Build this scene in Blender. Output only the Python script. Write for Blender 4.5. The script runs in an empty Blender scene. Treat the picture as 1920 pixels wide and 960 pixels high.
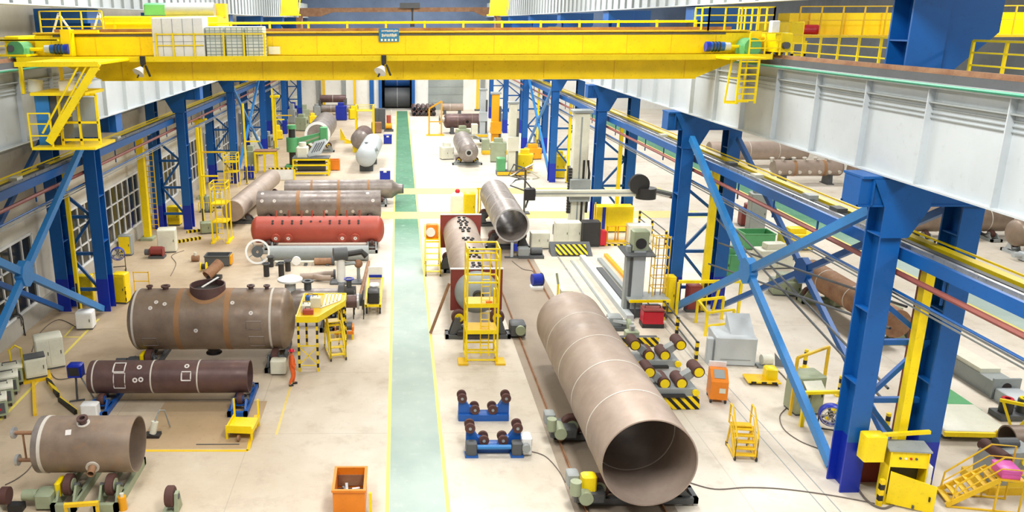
import bpy, math, random
from mathutils import Vector, Matrix
random.seed(7)
PI = math.pi
C = bpy.context.scene.collection
R = math.radians
# ------------------------------------------------------------------ camera
H = 16.0; FPX = 1540.0; PX0 = 749.0; PY0 = 480.0; PITCH = R(15.9); ROLL = 0.004
_X = Vector((1, 0, 0)); _U = Vector((0, math.sin(PITCH), math.cos(PITCH))); _F = Vector((0, math.cos(PITCH), -math.sin(PITCH)))
CR = _X * math.cos(ROLL) - _U * math.sin(ROLL); CU = _X * math.sin(ROLL) + _U * math.cos(ROLL)
CAM = Vector((0, 0, H))
def ray(px, py): return _F + CR * ((px - PX0) / FPX) - CU * ((py - PY0) / FPX)
def fp(px, py, z=0.0):                                   # point of the photograph on the level z
    d = ray(px, py); return CAM + d * ((z - H) / d.z)
def yp(px, py, Y):                                       # on the plane y = Y
    d = ray(px, py); return CAM + d * (Y / d.y)
def xp(px, py, X):
    d = ray(px, py); return CAM + d * (X / d.x)
cam = bpy.data.cameras.new('camera'); camo = bpy.data.objects.new('camera', cam); C.objects.link(camo)
cam.sensor_width = 36; cam.lens = FPX / 1920 * 36; cam.shift_x = (960 - PX0) / 1920; cam.clip_end = 600
M4 = Matrix((CR, CU, -_F)).transposed().to_4x4(); M4.translation = CAM; camo.matrix_world = M4
bpy.context.scene.camera = camo
# ------------------------------------------------------------------ materials
def lin(h):
    h = h.lstrip('#'); o = []
    for i in (0, 2, 4):
        c = int(h[i:i + 2], 16) / 255; o.append(c / 12.92 if c <= .04045 else ((c + .055) / 1.055) ** 2.4)
    return (*o, 1)
def nn(nt, t, **k):
    n = nt.nodes.new(t)
    for a, b in k.items():
        if a == 'op': n.operation = b
        elif a == 'bt': n.blend_type = b
        else: n.inputs[a].default_value = b
    return n
def newmat(name):
    m = bpy.data.materials.new(name); m.use_nodes = True; nt = m.node_tree
    return m, nt, nt.nodes['Principled BSDF']
def coords(nt):
    return nt.nodes.new('ShaderNodeTexCoord').outputs['Object']
def ramp(nt, src, p0, c0, p1, c1, const=False):
    r = nt.nodes.new('ShaderNodeValToRGB'); e = r.color_ramp.elements
    e[0].position = p0; e[0].color = c0; e[1].position = p1; e[1].color = c1
    if const: r.color_ramp.interpolation = 'CONSTANT'
    nt.links.new(src, r.inputs[0]); return r.outputs[0]
def mix(nt, fac, a, b, bt='MIX'):
    n = nt.nodes.new('ShaderNodeMix'); n.data_type = 'RGBA'; n.blend_type = bt
    for s, x in ((n.inputs[0], fac), (n.inputs[6], a), (n.inputs[7], b)):
        if isinstance(x, (int, float, tuple)): s.default_value = x
        else: nt.links.new(x, s)
    return n.outputs[2]
def noise(nt, co, sc, det=4, rough=.6):
    n = nn(nt, 'ShaderNodeTexNoise', Scale=sc, Detail=det, Roughness=rough); nt.links.new(co, n.inputs['Vector']); return n.outputs[0]
def paint(name, col, rough=.45, wear='#6b5a44', amt=.25, sc=1.2, metal=0.0):
    m, nt, b = newmat(name); co = coords(nt); base = lin(col)
    n1 = noise(nt, co, sc); n2 = noise(nt, co, sc * 9, 3)
    dk = tuple(c * .90 for c in base[:3]) + (1,)
    c1 = ramp(nt, n1, .35, dk, .6, base)
    f = ramp(nt, n2, .60, (0, 0, 0, 1), .74, (amt, amt, amt, 1))
    nt.links.new(mix(nt, f, c1, lin(wear)), b.inputs['Base Color'])
    b.inputs['Roughness'].default_value = rough; b.inputs['Metallic'].default_value = metal
    return m
def steel(name, a, b_, spot, rough=.55, sc=.7, amt=.6, metal=.25):
    m, nt, b = newmat(name); co = coords(nt)
    c1 = ramp(nt, noise(nt, co, sc, 6, .65), .35, lin(a), .65, lin(b_))
    f = ramp(nt, noise(nt, co, sc * 5, 5, .7), .54, (0, 0, 0, 1), .72, (amt, amt, amt, 1))
    nt.links.new(mix(nt, f, c1, lin(spot)), b.inputs['Base Color'])
    nt.links.new(ramp(nt, noise(nt, co, sc * 3), .3, (rough - .12,) * 3 + (1,), .7, (rough + .15,) * 3 + (1,)), b.inputs['Roughness'])
    b.inputs['Metallic'].default_value = metal
    bp = nt.nodes.new('ShaderNodeBump'); bp.inputs['Strength'].default_value = .12
    nt.links.new(noise(nt, co, 14, 3), bp.inputs['Height']); nt.links.new(bp.outputs[0], b.inputs['Normal'])
    return m
def stripes(name, vec, freq, c0='#f2d000', c1='#17150f'):
    m, nt, b = newmat(name); co = coords(nt)
    d = nt.nodes.new('ShaderNodeVectorMath'); d.operation = 'DOT_PRODUCT'; d.inputs[1].default_value = vec
    nt.links.new(co, d.inputs[0])
    k = nn(nt, 'ShaderNodeMath', op='MULTIPLY'); k.inputs[1].default_value = freq; nt.links.new(d.outputs['Value'], k.inputs[0])
    fr = nt.nodes.new('ShaderNodeMath'); fr.operation = 'FRACT'; nt.links.new(k.outputs[0], fr.inputs[0])
    nt.links.new(ramp(nt, fr.outputs[0], 0, lin(c0), .5, lin(c1), True), b.inputs['Base Color'])
    b.inputs['Roughness'].default_value = .5
    return m
YEL = paint('yellow_paint', '#ffe000', .4, '#a87f10', .35)
YELD = paint('worn_yellow_paint', '#eec21c', .5, '#6f5716', .5, 2.0)
ORG = paint('orange_paint', '#f08a1c', .45, '#8a4a12', .3)
AMB = paint('amber_paint', '#f3aa10', .45, '#8a5a12', .3)
BLUE = paint('blue_paint', '#0b5aa4', .42, '#0a3a6a', .35, .5)
BLUEL = paint('light_blue_paint', '#2f80c4', .42, '#1d4f80', .35, .8)
NAVY = paint('deep_blue_paint', '#0a2ca8', .4, '#061a60', .3)
DBLUE = paint('machine_blue_paint', '#1d5cae', .4, '#0d2d5a', .4, 2)
GREY = paint('pale_grey_paint', '#c2c9cc', .5, '#a2a6a4', .35, .35)
GREYM = paint('mid_grey_paint', '#9aa09f', .5, '#5c605e', .35, .8)
GREYD = paint('dark_grey_paint', '#55585a', .55, '#2c2c2c', .4)
DARK = paint('black_steel', '#2b2a2a', .5, '#4a3f36', .4)
CREAM = paint('cream_enamel', '#e3e2cf', .45, '#a9a68e', .3)
SAGE = paint('sage_machine_paint', '#9fa98b', .5, '#5d6350', .4, 2)
GRNG = paint('green_machine_paint', '#5aa56c', .45, '#2f5c3a', .4, 2)
WHITE = paint('white_enamel', '#f1f2f0', .45, '#bcbcb6', .25)
REDP = paint('red_primer', '#b4503f', .5, '#7c2c22', .4, 1.5)
REDB = paint('bright_red_paint', '#c8152c', .4, '#6d0c18', .3)
MAROON = paint('maroon_primer', '#8a3a34', .55, '#5a2320', .4)
PINK = paint('pink_plastic', '#f06ac8', .4, '#c0489c', .2)
GREENP = paint('green_pipe_paint', '#2f9a78', .45, '#1f5c48', .3)
REDPIPE = paint('dull_red_pipe_paint', '#99544a', .5, '#5d2d28', .4)
RUBBER = paint('dark_rubber', '#5a3a34', .75, '#2c2322', .5, 3)
CABLE = paint('cable_rubber', '#6b625a', .7, '#8d8378', .4, 3)
CHROME = steel('bright_steel', '#b5b7b8', '#d2d2d0', '#8c8780', .35, 1.5, .4, .6)
PIPE = steel('tan_brown_steel', '#978679', '#b09e90', '#bba998', .5, .35, .35, .15)
PIPEB = steel('brown_steel', '#7d6c5e', '#9a8877', '#a37c56', .42, .6, .4, .2)
PIPED = steel('dark_brown_steel', '#553f3e', '#6d5450', '#7d5a48', .42, .6, .45, .25)
PIPEG = steel('grey_brown_steel', '#7d736d', '#9c938d', '#7c6656', .38, .7, .45, .3)
RUST = steel('rusty_steel', '#8a6248', '#a5805f', '#7d4a2c', .7, 1.2, .6, .1)
SEAM = paint('weld_seam_steel', '#d6cfc4', .5, '#a59a8c', .4, 3)
RUSTBAND = paint('orange_rust_band', '#a37a54', .6, '#80583a', .4, 3)
CHALK = paint('white_chalk_mark', '#e6e0da', .8, '#b5a9a2', .3, 5)
BORE = paint('dark_bore', '#2c2422', .7, '#191412', .4)
HAZ = stripes('hazard_diagonal', (1, 0, 1), 2.6)
HAZP = stripes('hazard_post', (0, 0, 1), 2.4)
HAZX = stripes('hazard_bar', (1, 1, 0), 2.2)
CONC = paint('concrete_plinth', '#b9b5aa', .8, '#8a8478', .4, .8)
LAMPG = paint('lamp_lens', '#f5f5f0', .2, '#d0d0d0', .1)
# ------------------------------------------------------------------ mesh builder
class MB:
    def __init__(s): s.v = []; s.f = []
    def add(s, vs, fs):
        o = len(s.v); s.v += [tuple(x) for x in vs]; s.f += [tuple(i + o for i in f) for f in fs]; return s
    def bb(s, x0, y0, z0, x1, y1, z1):
        return s.add([(x0, y0, z0), (x1, y0, z0), (x1, y1, z0), (x0, y1, z0), (x0, y0, z1), (x1, y0, z1), (x1, y1, z1), (x0, y1, z1)],
                     [(3, 2, 1, 0), (4, 5, 6, 7), (0, 1, 5, 4), (1, 2, 6, 5), (2, 3, 7, 6), (3, 0, 4, 7)])
    def box(s, cx, cy, cz, sx, sy, sz): return s.bb(cx - sx / 2, cy - sy / 2, cz - sz / 2, cx + sx / 2, cy + sy / 2, cz + sz / 2)
    def rbox(s, x0, y0, z0, x1, y1, z1, r=.04):          # box with chamfered upright and top edges
        def ring(i, z): return [(x0 + i, y0 + i + r, z), (x0 + i + r, y0 + i, z), (x1 - i - r, y0 + i, z), (x1 - i, y0 + i + r, z), (x1 - i, y1 - i - r, z), (x1 - i - r, y1 - i, z), (x0 + i + r, y1 - i, z), (x0 + i, y1 - i - r, z)]
        vs = ring(0, z0) + ring(0, z1 - r) + ring(r, z1)
        fs = [tuple(range(7, -1, -1)), tuple(range(16, 24))]
        for k in (0, 8):
            for i in range(8): fs.append((k + i, k + (i + 1) % 8, k + 8 + (i + 1) % 8, k + 8 + i))
        return s.add(vs, fs)
    def lathe(s, o, ax, prof, n=24):                     # prof: (distance along ax, radius)
        o = Vector(o); ax = Vector(ax).normalized(); u = ax.orthogonal().normalized(); w = ax.cross(u)
        vs = []; fs = []; rings = []
        for d, r in prof:
            if r <= 1e-6: rings.append([len(vs)]); vs.append(o + ax * d)
            else:
                rings.append(list(range(len(vs), len(vs) + n)))
                for i in range(n):
                    a = 2 * PI * i / n; vs.append(o + ax * d + (u * math.cos(a) + w * math.sin(a)) * r)
        for A, B in zip(rings, rings[1:]):
            for i in range(n):
                j = (i + 1) % n
                if len(A) == 1 and len(B) == 1: continue
                if len(A) == 1: fs.append((A[0], B[j], B[i])) 
                elif len(B) == 1: fs.append((A[i], A[j], B[0]))
                else: fs.append((A[i], A[j], B[j], B[i]))
        return s.add(vs, fs)
    def cyl(s, p0, p1, r0, r1=None, n=14):
        p0 = Vector(p0); p1 = Vector(p1); r1 = r0 if r1 is None else r1; L = (p1 - p0).length
        return s.lathe(p0, p1 - p0, [(0, 0), (0, r0), (L, r1), (L, 0)], n)
    def shell(s, p0, p1, r, th=.05, n=48):               # open pipe with wall thickness
        p0 = Vector(p0); p1 = Vector(p1); L = (p1 - p0).length
        return s.lathe(p0, p1 - p0, [(0, r - th), (0, r), (L, r), (L, r - th), (0, r - th)], n)
    def ring(s, p, ax, r0, r1, w, n=40):                 # flat ring from radius r0 to r1, width w along ax, centred
        return s.lathe(Vector(p) - Vector(ax).normalized() * w / 2, ax, [(0, r0), (0, r1), (w, r1), (w, r0), (0, r0)], n)
    def bar(s, p0, p1, w, h=None, up=(0, 0, 1)):
        h = h or w; p0 = Vector(p0); p1 = Vector(p1); d = (p1 - p0).normalized(); up = Vector(up)
        if abs(d.dot(up)) > .98: up = Vector((0, 1, 0))
        a = d.cross(up).normalized(); b = a.cross(d); vs = []
        for p in (p0, p1):
            for i, j in ((-1, -1), (1, -1), (1, 1), (-1, 1)): vs.append(p + a * i * w / 2 + b * j * h / 2)
        return s.add(vs, [(0, 1, 2, 3), (7, 6, 5, 4), (0, 4, 5, 1), (1, 5, 6, 2), (2, 6, 7, 3), (3, 7, 4, 0)])
    def tube(s, pts, r, n=6):
        P = [Vector(p) for p in pts]; vs = []; fs = []
        for i, p in enumerate(P):
            d = (P[min(i + 1, len(P) - 1)] - P[max(i - 1, 0)]).normalized(); u = d.cross(Vector((0, 0, 1)))
            if u.length < .05: u = d.cross(Vector((0, 1, 0)))
            u.normalize(); w = u.cross(d)
            for k in range(n): a = 2 * PI * k / n; vs.append(p + (u * math.cos(a) + w * math.sin(a)) * r)
        for i in range(len(P) - 1):
            for k in range(n): j = (k + 1) % n; fs.append((i * n + k, (i + 1) * n + k, (i + 1) * n + j, i * n + j))
        fs.append(tuple(range(n))); fs.append(tuple(range(len(P) * n - 1, len(P) * n - n - 1, -1)))
        return s.add(vs, fs)
    def prism(s, pts, vec):
        n = len(pts); P = [Vector(p) for p in pts]; v = Vector(vec)
        return s.add(P + [p + v for p in P], [tuple(range(n - 1, -1, -1)), tuple(range(n, 2 * n))] + [(i, (i + 1) % n, n + (i + 1) % n, n + i) for i in range(n)])
    def ball(s, c, r, n=16, sz=1.0):
        m = n // 2; return s.lathe(Vector(c) - Vector((0, 0, r * sz)), (0, 0, 1), [(r * sz * (1 - math.cos(PI * k / m)), r * math.sin(PI * k / m) if 0 < k < m else 0) for k in range(m + 1)], n)
def raw(name, mb, mat, parent=None):
    me = bpy.data.meshes.new(name); me.from_pydata(mb.v, [], mb.f); me.update()
    import bmesh
    bm = bmesh.new(); bm.from_mesh(me); bmesh.ops.recalc_face_normals(bm, faces=bm.faces); bm.to_mesh(me); bm.free()
    me.shade_smooth(); me.set_sharp_from_angle(angle=R(38)); me.materials.append(mat)
    o = bpy.data.objects.new(name, me); C.objects.link(o)
    if parent is not None: o.parent = parent
    return o
def part(parent, name, mb, mat, label=None):
    o = raw(name, mb, mat, parent)
    if label: o['label'] = label
    return o
def struct(name, mb, mat, parent=None):
    o = raw(name, mb, mat, parent)
    if parent is None: o['kind'] = 'structure'
    return o
def tag(o, label, cat, group=None):
    o['label'] = label; o['category'] = cat; o['kind'] = 'thing'
    if group: o['group'] = group
    return o
def thing(name, label, cat, loc=(0, 0, 0), rz=0.0, group=None):
    o = bpy.data.objects.new(name, None); C.objects.link(o); o.empty_display_size = .2
    o.location = loc; o.rotation_euler = (0, 0, rz); return tag(o, label, cat, group)
def single(name, mb, mat, label, cat, loc=(0, 0, 0), rz=0.0, group=None):
    o = raw(name, mb, mat); o.location = loc; o.rotation_euler = (0, 0, rz); return tag(o, label, cat, group)
def dup(root, loc, label=None, rz=None):
    def cp(o, par):
        c = o.copy(); C.objects.link(c); c.parent = par
        for ch in list(o.children): cp(ch, c)
        return c
    r = cp(root, None); r.location = loc
    if rz is not None: r.rotation_euler = (0, 0, rz)
    if label: r['label'] = label
    return r
def V(*a): return Vector(a)
# ------------------------------------------------------------------ setting
COLY = [26.0, 45.2, 64.7, 84.2, 103.7, 123.2, 142.7]
YEND = 157.0
def floor_mat():
    m, nt, b = newmat('worn_concrete'); co = coords(nt)
    sx = nt.nodes.new('ShaderNodeSeparateXYZ'); nt.links.new(co, sx.inputs[0])
    n1 = noise(nt, co, .12, 6, .65); n2 = noise(nt, co, .9, 6, .7); n3 = noise(nt, co, 5, 4, .7)
    light = ramp(nt, n1, .35, lin('#cbc0ae'), .62, lin('#ddd5c7'))
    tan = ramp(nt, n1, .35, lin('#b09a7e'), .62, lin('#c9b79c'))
    # left bay turns tan: its warm, weaker light is put into the colour
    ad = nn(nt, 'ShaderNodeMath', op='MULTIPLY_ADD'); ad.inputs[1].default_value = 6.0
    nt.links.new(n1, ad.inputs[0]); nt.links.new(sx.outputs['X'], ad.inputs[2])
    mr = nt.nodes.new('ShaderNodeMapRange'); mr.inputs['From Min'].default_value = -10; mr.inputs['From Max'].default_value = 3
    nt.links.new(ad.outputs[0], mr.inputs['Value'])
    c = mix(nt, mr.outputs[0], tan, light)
    st = ramp(nt, n2, .52, (0, 0, 0, 1), .75, (.34, .34, .34, 1))
    c = mix(nt, st, c, lin('#8d7660'))
    c = mix(nt, ramp(nt, n3, .58, (0, 0, 0, 1), .75, (.16, .16, .16, 1)), c, lin('#6f6358'))
    br = nt.nodes.new('ShaderNodeTexBrick'); nt.links.new(co, br.inputs['Vector'])
    for k, v in (('Scale', .2), ('Mortar Size', .004), ('Brick Width', 1.2), ('Row Height', 1.2)): br.inputs[k].default_value = v
    br.offset = 0
    c = mix(nt, mix(nt, br.outputs['Fac'], (0, 0, 0, 1), (.3, .3, .3, 1)), c, lin('#8f8272'))
    nt.links.new(c, b.inputs['Base Color']); b.inputs['Roughness'].default_value = .6; b.inputs['Specular IOR Level'].default_value = .2
    return m
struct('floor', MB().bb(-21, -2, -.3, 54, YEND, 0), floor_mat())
def aisle_mat():
    m, nt, b = newmat('green_aisle_paint'); co = coords(nt)
    sx = nt.nodes.new('ShaderNodeSeparateXYZ'); nt.links.new(co, sx.inputs[0])
    near = ramp(nt, noise(nt, co, .3, 6), .35, lin('#a3b5ae'), .65, lin('#b4c4bc'))
    far = ramp(nt, noise(nt, co, .3, 6), .35, lin('#4c7f62'), .65, lin('#5b8e70'))
    mr = nt.nodes.new('ShaderNodeMapRange'); mr.inputs['From Min'].default_value = 52; mr.inputs['From Max'].default_value = 66   # the near stretch is paler
    nt.links.new(sx.outputs['Y'], mr.inputs['Value'])
    c = mix(nt, mr.outputs[0], near, far)
    c = mix(nt, ramp(nt, noise(nt, co, 2, 6, .7), .55, (0, 0, 0, 1), .75, (.35, .35, .35, 1)), c, lin('#d6dcd2'))
    nt.links.new(c, b.inputs['Base Color']); b.inputs['Roughness'].default_value = .6; b.inputs['Specular IOR Level'].default_value = .2
    return m
LINE = paint('yellow_line_paint', '#f2e06a', .5, '#d8cfae', .5, 2.5)
LINEW = paint('worn_yellow_line_paint', '#e8cf78', .55, '#d6c49c', .7, 2.5)
G = aisle_mat()
AX0, AX1 = -.38, 1.56
def strip(name, x0, y0, x1, y1, mat, z=.004): struct(name, MB().bb(x0, y0, 0, x1, y1, z), mat)
strip('floor_aisle_marking', AX0, 5, AX1, 155, G)
strip('floor_line_marking', AX0 - .14, 5, AX0, 155, LINE, .005)
strip('floor_line_marking', AX1, 5, AX1 + .14, 155, LINE, .005)
ya, yb = fp(850, 364).y, fp(850, 353).y
strip('floor_line_marking', AX1 + .14, ya, 26, yb, LINEW, .0045)
strip('floor_line_marking', AX0 - .14, ya, AX1 + .14, yb, LINEW, .0062)
ya, yb = fp(850, 410).y, fp(850, 397).y
strip('floor_line_marking', AX1 + .14, ya, 26, yb, LINEW, .0045)
strip('floor_line_marking', -3, ya, AX1 + .14, yb, LINEW, .0062)
strip('floor_aisle_marking', 33.4, 10, 35.8, 150, G)
strip('floor_line_marking', 33.25, 10, 33.4, 150, LINE, .005); strip('floor_line_marking', 35.8, 10, 35.95, 150, LINE, .005)
strip('floor_line_marking', -5.05, fp(548, 815).y, -4.95, fp(557, 715).y, LINEW, .005)
def lineseg(a, b, w, mat, z=.005):
    a = Vector(a); b = Vector(b); a.z = b.z = z / 2; struct('floor_line_marking', MB().bar(a, b, w, z), mat)
lineseg(fp(0, 788), fp(185, 598), .14, LINE)
lineseg(fp(120, 632), fp(150, 632), .1, LINE); lineseg(fp(120, 632), fp(140, 610), .1, LINE)
lineseg(fp(270, 845), fp(465, 845), .16, YELD); lineseg(fp(465, 845), fp(480, 778), .14, YELD)
WORN = paint('worn_track_concrete', '#a39482', .7, '#7d6f60', .5, .6); WORN_SHADOW = paint('worn_shadow_concrete', '#b59b78', .7, '#8f7452', .5, .6)
struct('floor_track_marking', MB().bb(5.9, 14, 0, 9.4, 61, .003), WORN)
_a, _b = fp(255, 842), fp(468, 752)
struct('floor_worn_shadow_marking', MB().bb(_a.x, _a.y, 0, fp(470, 842).x, _b.y, .003), WORN_SHADOW)  # dirty floor patch, with some shadow painted into its brown
# walls
def wall_mat(name, a, b_, dirty, sc=.25):
    m, nt, b = newmat(name); co = coords(nt)
    c = ramp(nt, noise(nt, co, sc, 6, .6), .35, lin(a), .65, lin(b_))
    f = ramp(nt, noise(nt, co, sc * 6, 5, .7), .55, (0, 0, 0, 1), .75, (.4, .4, .4, 1))
    nt.links.new(mix(nt, f, c, lin(dirty)), b.inputs['Base Color']); b.inputs['Roughness'].default_value = .8
    return m
WALLL = wall_mat('beige_wall', '#cfc8b8', '#e0dccf', '#a79c88')
WALLU = wall_mat('dim_cladding', '#44484a', '#54585a', '#303234')
WALLF = wall_mat('pale_panel', '#e4e4de', '#efefe9', '#c4c2b8')
WALLD = wall_mat('slate_cladding', '#4f5f78', '#5d6d86', '#45505f')
DOORG = wall_mat('grey_door_panel', '#8f9794', '#a0a7a2', '#7c8480')
WX = -20.4
struct('wall_left', MB().bb(WX - .3, 0, 0, WX, YEND, 26), WALLL)
struct('wall_right', MB().bb(53, 0, 0, 53.3, YEND, 26), WALLU)
b = MB(); b.bb(-20.7, YEND, 13.5, 53.3, YEND + .3, 30)
struct('wall_far_upper', b, WALLD)
_dx0, _dx1 = yp(716, 180, YEND).x, yp(772, 180, YEND).x
struct('wall_far', MB().bb(-20.7, YEND, 0, _dx0, YEND + .3, 13.5).bb(_dx1, YEND, 0, 53.3, YEND + .3, 13.5).bb(_dx0, YEND, 12.5, _dx1, YEND + .3, 13.5), WALLF)
struct('wall_back_room', MB().bb(_dx0 - 6, 182, 0, _dx1 + 6, 182.3, 14).bb(_dx0 - 6.3, YEND + .3, 0, _dx0 - 6, 182, 14).bb(_dx1 + 6, YEND + .3, 0, _dx1 + 6.3, 182, 14), WALLD)
struct('ceiling_back_room', MB().bb(_dx0 - 6.3, YEND + .3, 14, _dx1 + 6.3, 182.3, 14.2), WALLU)
struct('floor_back_room', MB().bb(_dx0 - 6.3, YEND, -.3, _dx1 + 6.3, 182.3, 0), CONC)
struct('trim_1', MB().bb(WX, 0, 0, WX + .25, YEND, .95), CONC)
struct('trim_2', MB().bb(WX, 0, 9.2, WX + .2, YEND, 9.6), WALLL)
m, nt, b = newmat('dark_window_glass'); b.inputs['Base Color'].default_value = lin('#2c2f2c'); b.inputs['Roughness'].default_value = .12; GLASS = m
nwin = 0
for i, y in enumerate([6.2] + COLY[:-1]):
    for y0, y1 in ((y + 1.6, y + 9.2), (y + 10.3, y + 17.9)):
        nwin += 1; z0, z1 = 1.0, 4.9
        f = MB()
        for yy in (y0, y1): f.box(WX + .06, yy, (z0 + z1) / 2, .14, .16, z1 - z0)
        for zz in (z0, z1): f.box(WX + .06, (y0 + y1) / 2, zz, .14, y1 - y0, .14)
        o = struct('window_%d' % nwin, f, WHITE)
        g = MB().bb(WX + .003, y0 + .08, z0 + .07, WX + .03, y1 - .08, z1 - .07); raw('pane', g, GLASS, o)
        mm = MB()
        for k in range(1, 6): mm.box(WX + .07, y0 + (y1 - y0) * k / 6, (z0 + z1) / 2, .08, .1, z1 - z0)
        for k in (1, 2): mm.box(WX + .07, (y0 + y1) / 2, z0 + (z1 - z0) * k / 3, .08, y1 - y0, .09)
        raw('muntin_frame', mm, WHITE, o)
# far wall doors and pilasters
def farx(px): return yp(px, 180, YEND - .3).x
b = MB().bb(farx(803), YEND - .12, 0, farx(868), YEND, 11.5); o = struct('door_1', b, DOORG)
r_ = MB()
for k in range(1, 8): r_.bb(farx(803), YEND - .16, 11.5 * k / 8 - .04, farx(868), YEND - .12, 11.5 * k / 8 + .04)
raw('panel_groove', r_, GREYM, o)
fr = MB()
for p in (713, 775): fr.box(farx(p), YEND - .25, 6.3, .6, .5, 12.6)
fr.box((farx(713) + farx(775)) / 2, YEND - .25, 12.8, farx(775) - farx(713) + .6, .5, .5); struct('door_2', fr, BLUE)
tn = 3
for p in (598, 645, 697, 905): 
    struct('trim_%d' % tn, MB().box(farx(p), YEND - .2, 6.75, .8, .4, 13.5), BLUE if p in (697,) else GREYM); tn += 1
# ------------------------------------------------------------------ crane runways
def runway(side, x, label):
    t = thing('crane_runway_beam', label, 'crane beam', (x, 0, 0)); s = side
    y0, y1 = 3.0, YEND - .4
    z0, z1 = 11.35, 14.15
    def X(a, b, *q):                                     # mirrored box: a..b outwards from the web face
        lo, hi = sorted((s * a, s * b)); return (lo, q[0], q[1], hi, q[2], q[3])
    part(t, 'web', MB().bb(*X(0, .03, y0, z0, y1, z1)), GREY)
    part(t, 'bottom_flange', MB().bb(*X(-.22, .35, y0, z0 - .05, y1, z0)), GREY)
    part(t, 'top_flange', MB().bb(*X(-.34, 1.3, y0, z1, y1, z1 + .05)), GREY)
    part(t, 'outer_web', MB().bb(*X(1.0, 1.03, y0, z0, y1, z1)), GREY)
    y = 7.6; n = 0
    while y < y1 - 2:
        part(t, 'stiffener', MB().bb(*X(-.2, 0, y - .02, z0, y + .02, z1)), GREY); y += 3.25; n += 1
    y = y0; st = MB()
    for zz in (13.28, 13.42, 13.56): part(t, 'rib', MB().bb(*X(-.05, 0, y0, zz, y1, zz + .025)), GREYM)
    part(t, 'upper_ledge', MB().bb(*X(-.16, 0, y0, 13.72, y1, 13.76)), GREYM)
    part(t, 'service_pipe', MB().tube([(-s * .36, y0, z1 + .09), (-s * .36, y1, z1 + .09)], .05), GREENP, 'green service pipe')
    part(t, 'edge_strip', MB().tube([(-s * .26, y0, z1 + .09), (-s * .26, y1, z1 + .09)], .04), ORG, 'thin orange conduit')
    part(t, 'rail_girder', MB().bb(*X(.62, 1.0, y0, z1 + .05, y1, z1 + .3)), GREYD)
    part(t, 'rail', MB().bb(*X(.75, .87, y0, z1 + .3, y1, z1 + .45)).bb(*X(.70, .92, y0, z1 + .3, y1, z1 + .34)), RUST, 'rusty brown crane rail')
    part(t, 'deck', MB().bb(*X(1.3, 3.3, y0, z1 - .05, y1, z1 + .05)), GREYM)
    return t
runway(1, 15.35, 'pale grey crane runway girder running along the right column row')
runway(-1, -15.4, 'pale grey crane runway girder running along the left column row under the cab')
def upper_runway(side, x, label):
    t = thing('upper_runway_beam', label, 'crane beam', (x, 0, 0)); s = side; y0, y1 = 8, YEND - .4; z0, z1 = 16.85, 19.2
    lo, hi = sorted((0, s * .05)); part(t, 'web', MB().bb(lo, y0, z0, hi, y1, z1), GREY)
    lo, hi = sorted((-s * .2, s * .35)); part(t, 'bottom_flange', MB().bb(lo, y0, z0 - .06, hi, y1, z0), GREY)
    y = 9.0
    while y < y1 - 1:
        lo, hi = sorted((-s * .14, 0)); part(t, 'stiffener', MB().bb(lo, y - .03, z0, hi, y + .03, z1), GREYM); y += 1.85
    return t
upper_runway(1, 16.15, 'upper grey ribbed girder high above the right column row')
upper_runway(-1, -16.6, 'upper grey ribbed girder high above the left column row')
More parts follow.
